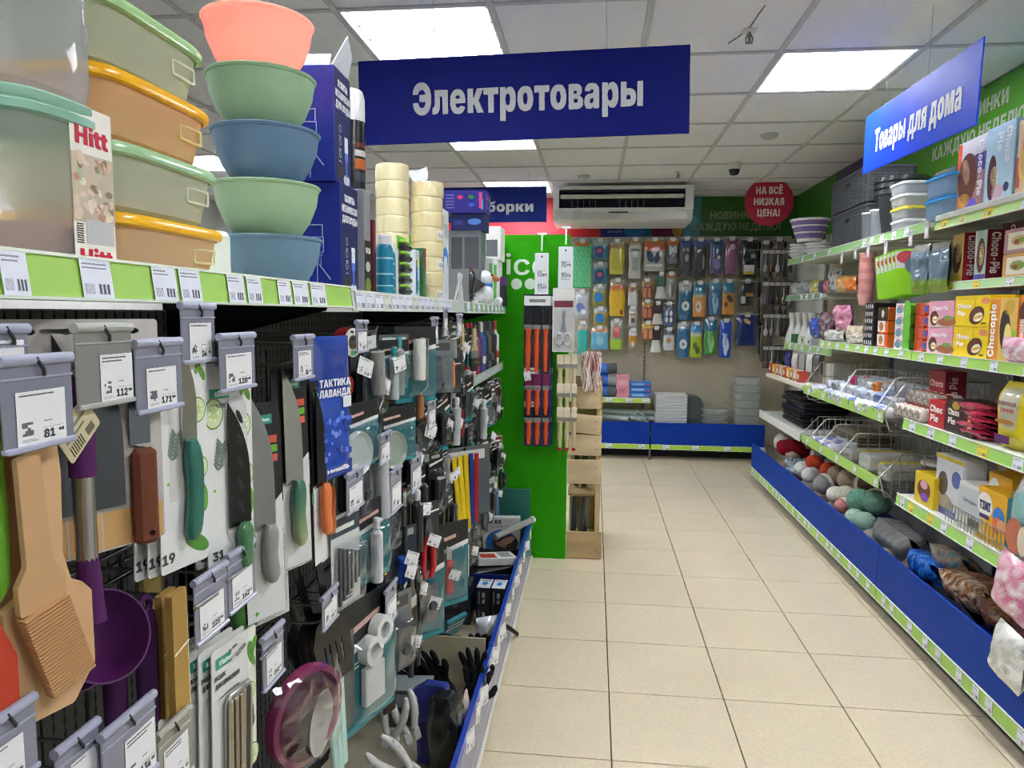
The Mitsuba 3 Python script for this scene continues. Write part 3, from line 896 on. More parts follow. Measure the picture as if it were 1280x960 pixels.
thing('food_jar', 'clear square jar with a mint lid and a printed paper sleeve on the top shelf', 'food jar', face((-.560, .652, ZS), 'L', -.05), jar(.142, '#86b39c', sleeve=True, fill='#8a6a66'))
thing('food_jar', 'empty grey clear jar stacked on the jar with the printed sleeve', 'food jar', face((-.562, .644, ZS + .163), 'L', .02), jar(.15, '#dfe2e4', '#d3d5da'))


# flat food boxes with coloured lids
def foodbox(body, lid, L=.235, W=.165, h=.062):
    n, pw = 44, 5.5
    k = L / W
    b = G().lathe([(.0, .0), (W * .40, .0), (W * .425, .003), (W * .475, h - .006), (W * .485, h)], body, n=n, power=pw, sx=k)
    l = G().lathe([(W * .487, h - .006), (W * .512, h - .004), (W * .517, h + .002), (W * .50, h + .008), (W * .46, h + .008), (W * .45, h + .004), (0, h + .004)], lid, n=n, power=pw, sx=k)
    rib = G().poly(rr(.05, .02, .003, .06, h * .55).difference(rr(.044, .014, .002, .06, h * .55)), .0015, shade(body, 1.12), y=-W * .462)
    return [('body', b, MILKY), ('lid', l, GLOSS), ('body__emboss', rib, MILKY)]


yb = .845
for k, (b, l, t) in enumerate((('#fbe4bd', '#f5b81f', 'beige food box with a yellow lid, lowest of the four stacked beside the bowls'), ('#e9ead8', '#9fc596', 'grey green food box with a green lid, second from the bottom of its stack'),
                               ('#fcdcae', '#f7b414', 'peach food box with an orange yellow lid, third from the bottom of its stack'), ('#e8ebd6', '#a3cb8e', 'pale green food box with a green lid, topmost of its stack'))):
    thing('food_box', t, 'food box', face((-.585 - .002 * k, yb - .008 * k, ZS + .0755 * k), 'L', -.03 + .01 * k), foodbox(b, l), 'flat lidded food boxes')


# bowls
def bowl(c):
    R, h = .0945, .098
    prof = [(0, .002), (R * .50, .002), (R * .52, 0), (R * .56, 0), (R * .60, .006), (R * .80, .034), (R * .93, h * .66), (R * .975, h - .006), (R * 1.0, h - .006), (R * 1.02, h - .002), (R * 1.0, h), (R * .955, h), (R * .91, h * .66), (R * .77, .037), (R * .56, .010), (0, .006)]
    return [(None, G().lathe(prof, c, n=44), 'mat_bowl')]


mat('mat_bowl', roughness=0.38, specular=0.4)
bc = at(338, 350, x=-.60)
for k, (c, t) in enumerate((('#6f8fa8', 'greyish blue plastic bowl at the bottom of the bowl stack'), ('#9dbd97', 'sage green plastic bowl second from the bottom of the bowl stack'), ('#5f7f9c', 'steel blue plastic bowl in the middle of the bowl stack'),
                            ('#93b692', 'sage green plastic bowl just under the pink one'), ('#ffcabb', 'salmon pink plastic bowl on top of the bowl stack'))):
    thing('bowl', t, 'bowl', mov(bc[0] + (.004 if k == 2 else 0), bc[1] - .006 * k, ZS + .0935 * k) @ rot('z', k), [(None, bowl(c)[0][1], 'mat_milky' if k == 4 else 'mat_bowl')], 'stacked pastel bowls')
g = G().rbox(-.035, .035, -.012, .012, 0, .09, .008, '#e8efe6').rbox(-.0355, .0355, -.013, .013, 0, .03, .008, '#4fb52a')
thing('packet', 'small white and green packet between the food boxes and the bowls', 'packet', mov(-.60, 1.085, ZS) @ rot('z', 1.2), [(None, g, FILM)])


# water pump cartons
def pumpart(g, m, w, h):
    L = '#b9c4ee'
    ln = lambda p, r=.0008: g.poly(Polygon(np.vstack([np.array(p) + [0, 0], (np.array(p) + [.0011, .0011])[::-1]])).buffer(.0005), .0002, L, m, y=-.0006)
    ln([(-.02, .115), (-.02, .14), (.018, .14), (.018, .115)])
    ln([(-.024, .085), (-.024, .115), (.02, .115), (.02, .085)])
    for z in (.085, .081, .077):
        g.rect(-.022, .019, z, z + .0014, L, m, y=-.0006)
    g.flat(rr(.036, .016, .003, -.002, .066), '#9fb0e6', m, y=-.0005)
    for k in range(4):
        g.rect(-.017 + k * .009, -.013 + k * .009, .06, .073, '#2b3a9a', m, y=-.0007)
    ln([(-.012, .058), (-.012, .006)])
    ln([(.006, .058), (.006, .006)])
    ln([(.012, .058), (.03, .035), (.034, .03)])
    ln([(-.016, .056), (-.034, .04), (-.038, .034)])
    for z in (.16, .168, .176):
        g.rect(-.044, -.034, z, z + .0012, L, m, y=-.0006)


def pumpside(g, m, w, h):
    g.rect(-w / 2 + .001, w / 2 - .001, .002, h - .002, '#1b2457', m, y=-.0002)
    for k, s in enumerate(('ПОМПА', 'МЕХАНИЧЕСКАЯ', 'ДЛЯ ВОДЫ')):
        g.text(s, .0145, .0, h - .036 - k * .021, '#eef0fa', m, y=-.0006, width=min(w * .88, .0125 * len(s)))
    g.flat(rr(.022, .05, .006, .02, .075), '#5c78d6', m, y=-.0005)
    g.rect(.008, .03, .068, .1, '#e4e8f4', m, y=-.0007)
    g.flat(ell(.02, .012, .02, .012), '#d5dbe8', m, y=-.0006)
    g.rect(.012, .026, .02, .05, '#4a62c0', m, y=-.0007)
    for z in (.06, .085, .11):
        g.flat(ell(.007, .008, -.02, z).difference(ell(.0055, .0065, -.02, z)), '#cdd3ea', m, y=-.0006)
        g.rect(-.029, -.012, z - .016, z - .0145, '#cdd3ea', m, y=-.0006)
    g.flat(rr(.036, .022, .003, -.018, .024), '#30302e', m, y=-.0006)


pb = at(427, 357, x=-.515)
bx = lambda: carton(.105, .115, .226, '#27349a', [pumpside], [], [pumpart], .001)
thing('pump_carton', 'dark blue water pump carton reading ПОМПА МЕХАНИЧЕСКАЯ, standing on the shelf behind the bowls', 'carton', face((-.515, pb[1] + .053, ZS), 'L'), [(None, bx(), PRINT)])
fl = G().poly(pg((-.052, 0), (.052, 0), (.035, .045), (-.02, .07)), .0012, '#dfe4f0', rot('x', .35), y=0).poly(pg((-.05, 0), (.05, 0), (.05, .03), (-.05, .03)), .001, '#4a58c4', mov(-.052, .055, 0) @ rot('z', -math.pi / 2) @ rot('x', -.5), y=0)
thing('pump_carton', 'second blue pump carton with open white flaps, stacked on the first', 'carton', face((-.525, pb[1] + .048, ZS + .2272), 'L', .03), [('box', bx(), PRINT), ('flap', fl, PRINT, mov(0, .004, .225))])

# tall narrow cartons and cans behind
gy = carton(.045, .10, .245, '#8d9092', [lambda g, m, w, h: g.rect(-w / 2, w / 2, .0, .13, '#23271f', m).text('МАСЛО', .014, 0, .1, '#e4e6e2', m, y=-.0003, width=w * .8).flat(ell(.018, .012, 0, .07), '#b9bdb9', m, y=-.0003).flat(ell(.02, .02, 0, .025), '#6f8a3a', m, y=-.0003)], [], [])
stand('carton', 'narrow grey and black carton with a grass picture right of the blue pump carton', 'carton', 460, -.53, [(None, gy, PRINT)])
can = G().lathe([(0, 0), (.030, 0), (.031, .003), (.031, .115), (.029, .119)], '#1b1b1d', n=24)
cp = G().lathe([(.0305, .112), (.0312, .114), (.031, .15), (.026, .163), (.02, .166), (0, .166)], '#dedfdc', n=24)
art = G()
for z0, z1, c in ((.035, .052, '#c2662e'), (.056, .066, '#d8d4cc'), (.07, .078, '#6a2f2a'), (.015, .03, '#3a3f44')):
    art.lathe([(.0313, z0), (.0313, z1)], c, n=12, ang=(-2.6, -.5))
art.lathe([(.0315, .004), (.0315, .03)], '#d9d9d6', n=4, ang=(-1.0, -.6))
thing('spray_can', 'black spray can with orange band and white cap, on the narrow grey carton', 'spray can', face((-.572, at(442, 350, x=-.565)[1] + .02, ZS + .2455), 'L', .0), [('can', can, GLOSS, scl(1, 1, 1.4)), ('cap', cp, GLOSS, scl(1, 1, 1.4)), ('printed_band', art, GLOSS, scl(1, 1, 1.4))])
stand('carton', 'slim dark red carton beside the narrow grey carton', 'carton', 469, -.54, [(None, carton(.016, .09, .19, '#6e2030', [lambda g, m, w, h: g.rect(-w / 2, w / 2, 0, .11, '#2a2326', m)]), PRINT)])
for k, (px, t) in enumerate(((479, 'teal blue metallic can, left one of the pair'), (484, 'teal blue metallic can, right one of the pair'))):
    c = G().lathe([(0, 0), (.021, 0), (.022, .004), (.022, .125), (.018, .135), (.018, .14)], '#1f7f9e', n=20).lathe([(.0185, .137), (.0185, .158), (.015, .162), (0, .162)], '#d8dee0', n=16)
    for z in (.03, .06, .1):
        c.lathe([(.0223, z), (.0223, z + .004)], '#9fd0dc', n=20)
    stand('spray_can', t + ' on the left top shelf', 'spray can', px, -.54 - .05 * k, [(None, c, GLOSS)], dy=.012)


def graters(kk):
    g = G().rbox(-.045, .045, .0, .004, 0, .165, .001, '#dfe4de').rect(-.045, .045, .13, .165, '#7fbf3a', y=-.0003)
    P = [('card', g, PRINT)]
    for k in range(5):
        z = .012 + k * .029
        P.append(('scraper', G().rbox(-.036, .036, -.022, -.002, z, z + .018, .006, '#22262a').rbox(-.034, .034, -.018, -.003, z + .017, z + .026, .004, '#8fc63e'), GLOSS))
    return P


stand('cleaning_set', 'display of black and lime scrapers on a pale card beside the teal cans', 'scraper set', 502, -.515, graters(0))
stand('carton', 'pale carton with blue and yellow print behind the lime scrapers', 'carton', 522, -.53, [(None, carton(.05, .07, .15, '#c9d3da', [lambda g, m, w, h: g.rect(-.02, .0, .02, .12, '#2d6fae', m).rect(.002, .02, .03, .06, '#6aa534', m).rect(-.01, .014, .1, .125, '#e0d23a', m)]), PRINT)])
stand('carton', 'dark green slim carton left of the tall tape stack', 'carton', 531, -.52, [(None, carton(.03, .06, .16, '#2f6b46', [lambda g, m, w, h: g.rect(-w / 2, w / 2, .095, .16, '#8a2f34', m, y=-.0001).rect(-w / 2, w / 2, .155, .16, '#2f6b46', m)]), PRINT)])


# packing tape rolls
def tape(R=.052, h=.047, lab=False, col='#dccfa0'):
    q = G().lathe([(R * .62, .001), (R * .62, h - .001), (R * .95, h), (R, h - .004), (R, .004), (R * .95, 0), (R * .62, 0)][::-1], col, n=30)
    c = G().lathe([(R * .56, 0), (R * .62, 0), (R * .62, h), (R * .56, h), (R * .56, 0)], '#b59a6a', n=24)
    P = [('tape', q, FILM), ('core', c, MATTE)]
    if lab:
        l = G().lathe([(R * 1.006, h * .22), (R * 1.006, h * .78)], '#e8e6dc', n=6, ang=(-2.3, -1.5))
        for k in range(7):
            l.lathe([(R * 1.009, h * .3), (R * 1.009, h * .62)], '#4a4a48', n=1, ang=(-2.2 + k * .09, -2.16 + k * .09))
        P.append(('tape__label', l, PRINT))
    return P


c1 = at(526, 350, x=-.545)
UP8 = ['lowest', 'second from the bottom', 'third from the bottom', 'fourth from the bottom', 'fourth from the top', 'third from the top', 'second from the top', 'topmost']
for k in range(8):
    thing('tape_roll', f'cream packing tape roll, {UP8[k]} of the tall stack in front', 'tape roll',
          mov(-.545 + .002 * math.sin(k * 3), c1[1] + .09, ZS + .0475 * k) @ rot('z', 1.55 + .02 * k), tape(lab=k in (0, 2, 4)), 'rolls of packing tape')
c1 = at(488, 350, x=-.64)
for k in range(8):
    thing('tape_roll', f'cream packing tape roll, {UP8[k]} of the stack behind the teal cans', 'tape roll',
          mov(-.64, c1[1] + .03, ZS + .053 * k) @ rot('z', 1.5 + .3 * k), tape(h=.0525, lab=k == 4, col='#e0d4a6'), 'rolls of packing tape')
bagp = G().surf(np.array([[[-.05 + .1 * u, -.02 + .03 * math.sin(5 * u + 4 * v), .05 * v + .03 * u * v] for u in np.linspace(0, 1, 9)] for v in np.linspace(0, 1, 7)]), '#d5dae2')
thing('plastic_bag', 'crumpled clear white plastic bag on the rear tape stack', 'plastic bag', mov(-.60, c1[1] + .13, ZS + .36), [(None, bagp, FILM)])

# far end: electrical bits
def rgbart(g, m, w, h):
    g.rect(-w / 2, w / 2, 0, h, '#3b3288', m, y=-.0001)
    for x, z, c in ((-.02, .7, '#d0355a'), (.03, .7, '#3aa04a'), (.03, .35, '#4a6ad0')):
        g.flat(ell(.013, .009, x, h * z), c, m, y=-.0004)
    g.rect(w * .34, w * .42, h * .2, h * .9, '#e05aa0', m, y=-.0004).rect(w * .40, w * .44, h * .15, h * .6, '#4ad0e0', m, y=-.0004)
    for i in range(5):
        g.rect(-w * .45, -w * .25, h * (.2 + .14 * i), h * (.26 + .14 * i), '#7a74b8', m, y=-.0004)


yq = at(580, 350, x=-.55)[1]
P_ = lambda px, X=-.53: at(px, 350, x=X)[1]
thing('carton', 'purple gift carton with coloured lamp pictures lying on top of the far stack', 'carton', face((-.578, 3.2, ZS + .405), 'B', .02), [(None, carton(.188, .16, .098, '#2b2a6a', [rgbart], [rgbart]), PRINT)])
thing('carton', 'dark blue carton under the purple lamp carton', 'carton', face((-.565, 3.205, ZS + .33), 'B'), [(None, carton(.15, .14, .0745, '#20285e', [lambda g, m, w, h: g.flat(ell(.03, .014, .03, h * .5), '#5a8ad0', m).rect(-.06, -.02, h * .3, h * .6, '#39457e', m)]), PRINT)])
thing('carton', 'tall grey carton supporting the dark blue carton', 'carton', face((-.58, 3.21, ZS), 'B'), [(None, carton(.15, .15, .3295, '#5c6064', [lambda g, m, w, h: g.rect(-w / 2, w / 2, .0, h, '#6d7274', m).rect(-.06, -.01, .16, .30, '#3a3d40', m, y=-.0003).rect(.0, .065, .16, .30, '#45484c', m, y=-.0003)]), PRINT)])
thing('carton', 'white carton with a blue swoosh beside the purple lamp carton', 'carton', face((-.535, P_(559, -.53), ZS), 'L'), [(None, carton(.10, .03, .33, '#d9dde2', [lambda g, m, w, h: g.flat(ell(.05, .05, -.01, h * .45).difference(ell(.036, .036, -.005, h * .4)), '#2d7ad0', m).rect(-.03, .04, h * .7, h * .85, '#b9bdc6', m)], [], [lambda g, m, w, h: g.rect(-w / 2, w / 2, h * .3, h * .6, '#2d7ad0', m)]), PRINT)])
thing('carton', 'white and green carton under the striped carton', 'carton', face((-.57, 3.70, ZS), 'B'), [(None, carton(.15, .18, .235, '#d0d4d2', [lambda g, m, w, h: g.rect(-w * .45, -.01, h * .1, h * .8, '#2a2c2e', m).rect(.0, w * .46, h * .1, h * .9, '#4d9a4a', m)]), PRINT)])
thing('carton', 'white and black striped carton at the far end of the top shelf', 'carton', face((-.567, 3.70, ZS + .2362), 'B'), [(None, carton(.17, .18, .17, '#dcdcd8', [lambda g, m, w, h: [g.rect(-w * .46 + i * .014, -w * .46 + i * .014 + .008, h * .4, h * .92, '#1c1c1e', m) for i in range(6)] and g.rect(.012, .07, h * .1, h * .6, '#5f6264', m)]), PRINT)])
thing('carton', 'pale carton with a blue arc behind the white snowman figure', 'carton', face((-.515, 3.32, ZS), 'B', .1), [(None, carton(.10, .05, .215, '#d4dade', [lambda g, m, w, h: g.flat(ell(.045, .05, -.0, h * .42).difference(ell(.035, .036, .0, h * .38)), '#2f86d8', m).rect(.03, .045, h * .1, h * .9, '#6fae5c', m)]), PRINT)])
sn = G().ball(.034, (0, 0, .036), '#d9dce0', n=12, s=(1.1, .9, 1.05)).ball(.027, (.004, 0, .085), '#e2e4e6', n=12)
ns = G().lathe([(.012, 0), (.008, .02), (0, .034)], '#b9744a', mov(.012, -.024, .09) @ rot('x', 1.9) @ rot('y', .4), n=10)
ey = G().ball(.003, (-.004, -.0255, .096), '#151515', n=6)
sc = G().tube([(.022 * math.cos(a), .02 * math.sin(a), .062 - .002 * math.cos(a)) for a in np.linspace(0, 6.28, 13)], .006, '#2f7ac0', n=6)
stand('figurine', 'white snowman figurine with an orange nose at the shelf edge', 'figurine', 605, -.496, [('body', sn, GLOSS, scl(1.4)), ('nose', ns, MATTE, scl(1.4)), ('eye', ey, GLOSS, scl(1.4)), ('scarf', sc, CLOTH, scl(1.4))], z=ZS)
coil = G()
rr_ = random.Random(5)
for k in range(5):
    coil.tube([((.03 + .01 * math.sin(3 * a + k)) * math.cos(a), (.006 * math.sin(2 * a + k)), .05 + .012 * k + .04 * math.sin(a) + .004 * math.sin(5 * a)) for a in np.linspace(0, 6.2 + k * .1, 22)], .0042, '#151516', n=6)
stand('cable_coil', 'coiled black cable with a white plug lying at the shelf edge left of the snowman', 'cable coil', 590, -.492, [('cable', coil, GLOSS), ('plug', G().rbox(-.02, .012, -.012, .012, .0, .03, .004, '#dfe0e0', mov(.02, -.01, 0)), GLOSS)])
wh = G()
for k in range(6):
    wh.tube([(-.05 + .016 * k + .01 * math.sin(t * 4 + k), -.012 + .01 * math.cos(t * 3 + k), .005 + .10 * t) for t in np.linspace(0, 1, 9)], .004, ['#e2e4e6', '#cfd2d6'][k % 2], n=5)
stand('cable_bundle', 'bundle of white cables in clear film left of the black coil', 'cable bundle', 571, -.495, [(None, wh, GLOSS)])
stand('clamp_lamp', 'black clamp lamp head with a copper arm lying among the cables', 'lamp', 581, -.57, [('head', G().lathe([(.012, .06), (.018, .07), (.04, .12), (.042, .125), (.038, .125), (.016, .075)], '#1b1c1e', rot('x', .5), n=18), GLOSS), ('arm', G().tube([(.0, -.02, .10), (.02, -.03, .14), (.05, -.03, .16)], .006, '#b5713c', n=6), GLOSS)])
wb = G()
for k in range(4):
    wb.tube([(-.04 + .03 * k, -.02 + .01 * math.sin(6 * t), .004 + .03 * math.sin(math.pi * t) + .002 * k) for t in np.linspace(0, 1, 8)], .006, '#e4e5e5', n=6)
stand('plug_adapter', 'white plug adapters in clear film at the far shelf edge right of the snowman', 'adapter', 618, -.49, [(None, wb, GLOSS)])
stand('thermos', 'slim purple and black thermos at the far end of the top shelf', 'thermos', 626, -.495, [('flask', G().lathe([(0, 0), (.032, 0), (.034, .004), (.034, .11), (.03, .12)], '#1d1e2a', n=18), GLOSS), ('cap', G().lathe([(.033, .11), (.034, .112), (.034, .15), (.028, .156), (0, .156)], '#5b2a78', n=18), GLOSS)])
# ------------------------------------------------------------------ goods hanging on the left hook wall
XH, XC = -.452, -.472                                                # tips of the hooks; fronts of the hanging cards


def span(px0, px1, py0, py1, X):
    """Middle, width and height of an upright rectangle on the plane x = X seen between these pixels."""
    pm = (py0 + py1) / 2
    a, b = at(px0, pm, x=X), at(px1, pm, x=X)
    c = at((px0 + px1) / 2, py0, x=X), at((px0 + px1) / 2, py1, x=X)
    return np.array([X, (a[1] + b[1]) / 2, (c[0][2] + c[1][2]) / 2]), b[1] - a[1], c[0][2] - c[1][2]


def add_part(parent, pn, g, m):
    n = USED.setdefault((parent, pn), 0)
    USED[(parent, pn)] += 1
    scene[f'{parent}__{pn}' + (f'_{n:03d}' if n else '')] = shape(g, m)


def bay_at(y):
    return 'shelving_bay' if y < LB[0][1] else 'shelving_bay_001' if y < LB[1][1] else 'shelving_bay_002'


def hook(y, z, tip=XH, arm=True):
    """A double hook: the carrying rod and the thin rod above it that ends in the price holder's cross bar."""
    g = G().tube([(LBACK + .02, y, z), (tip - .03, y, z - .002), (tip - .012, y, z + .004), (tip - .006, y, z + .016)], .0026, '#9c9ea0', n=6)
    if arm:
        g.tube([(LBACK + .02, y, z + .03), (tip, y, z + .032)], .0022, '#9c9ea0', n=6).tube([(tip, y - .025, z + .032), (tip, y + .025, z + .032)], .0024, '#b9bbbd', n=6)
    add_part(bay_at(y), 'hook', g, METAL)


def digits(s, w, h, dark='#3c3d42'):
    """A white price card: name lines, a code square, the price."""
    r = random.Random(s)
    g = G().rect(-w / 2, w / 2, -h / 2, h / 2, '#e3e3e4')
    for i in range(r.choice([1, 2])):
        g.rect(-w * .44, -w * .44 + w * r.uniform(.45, .85), h * (.41 - .07 * i), h * (.44 - .07 * i), '#6a6b70', y=-.0003)
    for i in range(4):
        for j in range(5):
            if r.random() < .62:
                g.rect(-w * .41 + i * w * .055, -w * .41 + (i + 1) * w * .055, -h * .32 + j * h * .05, -h * .32 + (j + 1) * h * .05, '#63646a', y=-.0003)
    g.rect(-w * .42, -w * .1, -h * .43, -h * .42, '#85868a', y=-.0003).rect(-w * .42, -w * .14, -h * .40, -h * .39, '#85868a', y=-.0003)
    g.rect(-.0, w * .44, -h * .22, -h * .212, '#7b7c82', y=-.0003).rect(.02 * w, w * .2, -h * .1, -h * .08, '#7b7c82', y=-.0003)
    g.text(s, h * .165, w * .13, -h * .42, dark, y=-.0003, width=w * .115 * len(s), depth=.0001)
    g.rect(w * .33, w * .38, -h * .33, -h * .27, dark, y=-.0003).rect(w * .39, w * .44, -h * .33, -h * .27, dark, y=-.0003)
    return g


def holder(label, price, px0, px1, py0, py1, card, X=XH, tint='#7d7f8e', group=None, roll=0.0):
    """A flip price holder of tinted clear plastic on a hook's cross bar, with the white card inside; card in fractions (x0, x1, z0, z1)."""
    c, w, h = span(px0, px1, py0, py1, X)
    b = G().rbox(-w / 2, w / 2, .0, .0022, -h / 2, h / 2 - .004, .0008, tint)
    b.tube([(-w / 2, .001, h / 2 - .004), (w / 2, .001, h / 2 - .004)], .0048, shade(tint, 1.25), n=8).rbox(-w / 2, w / 2, -.003, .004, -h / 2 - .001, -h / 2 + .004, .0012, shade(tint, 1.35))
    b.rbox(-w / 2, w / 2, -.0012, .001, h / 2 - .019, h / 2 - .017, .0004, shade(tint, 1.2))
    x0, x1, z0, z1 = card
    cw, ch = (x1 - x0) * w, (z1 - z0) * h
    P = [('plate', b, GLOSS), ('price_card', digits(price, cw, ch), PRINT, mov((x0 + x1 - 1) / 2 * w, -.0008, (z0 + z1 - 1) / 2 * h)),
         ('clip', G().tube([(-.004, -.002, h / 2 - .002), (0, -.005, h / 2 - .012), (.004, -.002, h / 2 - .016)], .0016, '#2c2c30', n=5), GLOSS)]
    return thing('price_holder', label, 'price holder', face(c + [.004, 0, 0], 'L', 0, 0, roll), P, group)


H = lambda *a, **k: holder(*a, **k)
CARD = (.12, .88, .04, .66)
H('grey price holder with a cropped 91 card at the left picture edge', '91', -22, 32, 405, 497, (.1, .85, .04, .78), X=-.47)
H('grey price holder with an 81 card hanging over the wooden-toned spatulas', '81', -4, 86, 443, 560, (.16, .86, .05, .62), X=-.44)
H('greenish grey price holder with a 112 card above the grey knives', '112', 90, 161, 404, 507, (.38, .98, .04, .62), X=-.455, tint='#80827f')
H('grey price holder with a 171 card in front of the brown-handled knife', '171', 165, 223, 423, 513, (.2, .85, .05, .6))
H('grey price holder with a 54 card hooked on the price rail of the top shelf', '54', 223, 265, 378, 453, (.2, .86, .04, .66), X=-.466)
H('grey price holder with a 120 card above the dark blade card', '120', 271, 315, 416, 487, (.14, .88, .05, .64))
H('narrow grey price holder with a 38 card before the black knife cards', '38', 364, 389, 418, 474, (.2, .85, .05, .64))
H('grey price holder with a 225 card beside the bamboo tongs', '225', 239, 281, 712, 794, (.12, .86, .06, .6), X=-.46)
H('grey price holder with a 162 card below the dark blade card', '162', 281, 316, 682, 757, (.12, .86, .06, .62), X=-.462)
H('grey price holder with a 162 card right of the shredding knives', '162', 325, 352, 785, 853, (.14, .86, .08, .62), X=-.462)
H('small grey price holder with a 99 card on the black slotted turner', '99', 400, 420, 737, 780, (.12, .9, .08, .72), X=-.47)
H('large grey price holder cut by the lower left corner of the picture', '74', -30, 42, 885, 985, (.1, .72, .05, .6), X=-.45)
H('large grey price holder with a 134 card at the lower picture edge', '134', 122, 192, 888, 992, (.38, .96, .05, .68), X=-.44)
H('grey price holder between the two large ones at the lower picture edge', '65', 64, 121, 915, 1000, (.3, .95, .05, .62), X=-.45)
H('olive grey price holder with a 90 card under the bamboo tongs', '90', 193, 236, 897, 985, (.14, .88, .05, .68), X=-.455, tint='#87857a')

for px, py, X in ((40, 452, -.45), (126, 412, -.45), (195, 432, -.45), (294, 424, -.45), (377, 427, -.45), (262, 748, -.45), (299, 716, -.45), (340, 812, -.45), (411, 756, -.46), (160, 930, -.45), (215, 935, -.45)):
    p = at(px, py, x=X)
    hook(p[1], p[2] - .034, X - .004)

# gridwall bars behind the near goods
for z in (1.02, 1.055):
    add_part('shelving_bay', 'grid_bar', G().tube([(-.62, .15, z), (-.62, 1.38, z)], .004, '#5c5e60', n=6), METAL)
for k in range(12):
    add_part('shelving_bay', 'grid_bar', G().tube([(-.625, .5 + k * .075, .5), (-.625, .5 + k * .075, 1.3)], .0025, '#55575a', n=5), METAL)

kstr = lambda s: s


def handle(L, r, col, m=None, fl=.72, bend=0.0, n=14):
    """A contoured handle hanging down from z = 0."""
    p = [(bend * math.sin(t * 3.1), 0, -L * t) for t in np.linspace(0, 1, 13)]
    rad = [r * (.72 + .28 * math.sin(t * math.pi) + .1 * math.sin(t * 9)) for t in np.linspace(0, 1, 13)]
    rad[0] *= .8
    rad[-1] *= .62
    g = G().tube(p, rad, col, n=n)
    for i in range(len(g.v)):
        g.v[i] = g.v[i] * [1, fl, 1]
    if m is not None:
        for i in range(len(g.v)):
            g.v[i] = g.v[i] @ m[:3, :3].T + m[:3, 3]
    return g


def cucumber(g, x, z, r, y=-.0006):
    g.flat(ell(r, r * 1.15, x, z), '#6f8f4a', y=y).flat(ell(r * .88, r * 1.02, x, z), '#cfdcae', y=y - .0002).flat(ell(r * .5, r * .6, x, z), '#b9cd90', y=y - .0004)
    for k in range(6):
        g.flat(ell(r * .09, r * .16, x + r * .42 * math.cos(k), z + r * .5 * math.sin(k), k * 57, 3), '#e4ecc9', y=y - .0006)


def leaf(g, x, z, r, a, col='#5f8f3c', y=-.0007):
    g.flat(affinity.translate(affinity.rotate(ell(r * .42, r), a), x, z), col, y=y)


def sprig(g, x, z, s, a, col='#6f7f72', y=-.0007):
    for k in range(7):
        for d in (-1, 1):
            q = affinity.rotate(affinity.translate(affinity.rotate(ell(s * .05, s * .2, 0, s * .16, 0, 3), d * 48, origin=(0, 0)), 0, k * s * .14), a, origin=(0, 0))
            g.flat(affinity.translate(q, x, z), col, y=y - .0001 * k)


def herbs(g, w, h, seed):
    r = random.Random(seed)
    cucumber(g, w * .30, h * .18, w * .17)
    cucumber(g, -w * .33, h * .26, w * .2)
    cucumber(g, w * .36, -h * .08, w * .15)
    sprig(g, -w * .26, -h * .02, w * .42, -12)
    leaf(g, w * .40, h * .34, w * .12, 25)
    leaf(g, w * .30, h * .37, w * .12, -25, '#6f9a45')
    leaf(g, w * .41, -h * .22, w * .22, 4, '#6aa046')
    g.flat(ell(w * .028, w * .028, -w * .34, -h * .12), '#9cc23f', y=-.0006)
    g.flat(ell(w * .028, w * .028, w * .26, -h * .17), '#9cc23f', y=-.0006)


def blade(L, w, tipw, col, spine=0.0, belly=.35):
    """A kitchen knife blade pointing up from z = 0, cutting edge to the left."""
    t = np.linspace(0, 1, 12)
    left = [(-w * (1 - max(0, (q - belly) / (1 - belly)) ** 2.2) + w * .0, L * q) for q in t]
    return affinity.translate(affinity.scale(pg(*([(0, 0)] + [(0 + spine * q, L * q) for q in (1,)] + left[::-1])), -1, 1, origin=(0, 0)), -w, 0)


# -- wooden-toned silicone tools
def spatula(col, L=.20, hw=.072, hh=.105, cut=.016):
    g = G()
    neck = [(-.009, .16), (-.0135, .10), (-.0115, .03), (-.018, .002), (-hw / 2, -.008), (-hw / 2, -hh + .01), (-hw / 2 + .012, -hh), (hw / 2 - .02, -hh + .0), (hw / 2, -hh + cut + .012), (hw / 2, -.012), (hw / 2 - .008, -.002), (.018, .004), (.0115, .03), (.0135, .10), (.009, .16)]
    g.poly(Polygon(neck).buffer(.006, quad_segs=4).buffer(-.004), .011, col, y=-.004)
    return g


c, w, h = span(48, 104, 560, 868, -.46)
thing('spatula', 'beige silicone spatula in front, below the 81 price holder', 'spatula', face((-.46, at(58, 742, x=-.46)[1], at(60, 738, x=-.46)[2]), 'L', -.30, 0, .0), [(None, spatula('#cda67c'), 'mat_matte')])
thing('spatula', 'darker beige silicone spatula hanging just behind the front one', 'spatula', face((-.486, at(24, 745, x=-.486)[1], at(30, 738, x=-.486)[2]), 'L', -.25), [(None, spatula('#b98f68', cut=.0), 'mat_matte')])
br = G().poly(Polygon([(-.010, .17), (-.012, .05), (-.024, .03), (-.024, 0), (.024, 0), (.024, .03), (.012, .05), (.010, .17)]).buffer(.003), .009, '#c49b70')
bs = G()
for k in range(24):
    z = -.002 - k * .0042
    bs.rbox(-.026, .026, -.0045, .0105, z - .0017, z + .0014, .0008, '#b88d60')
bs.rbox(-.025, .025, -.001, .008, -.104, 0, .002, '#bd9468')
cb = at(30, 765, x=-.452)
kb = thing('pastry_brush', 'beige ribbed silicone pastry brush tilted before the spatulas', 'pastry brush', face((-.440, cb[1] + .008, cb[2] + .002), 'L', -.3, 0, -.05), [('handle', br, MATTE, scl(.72)), ('bristles', bs, MATTE, rot('y', -.22) @ scl(.76))])
labels[kb + '__bristles'] = {'kind': 'stuff'}
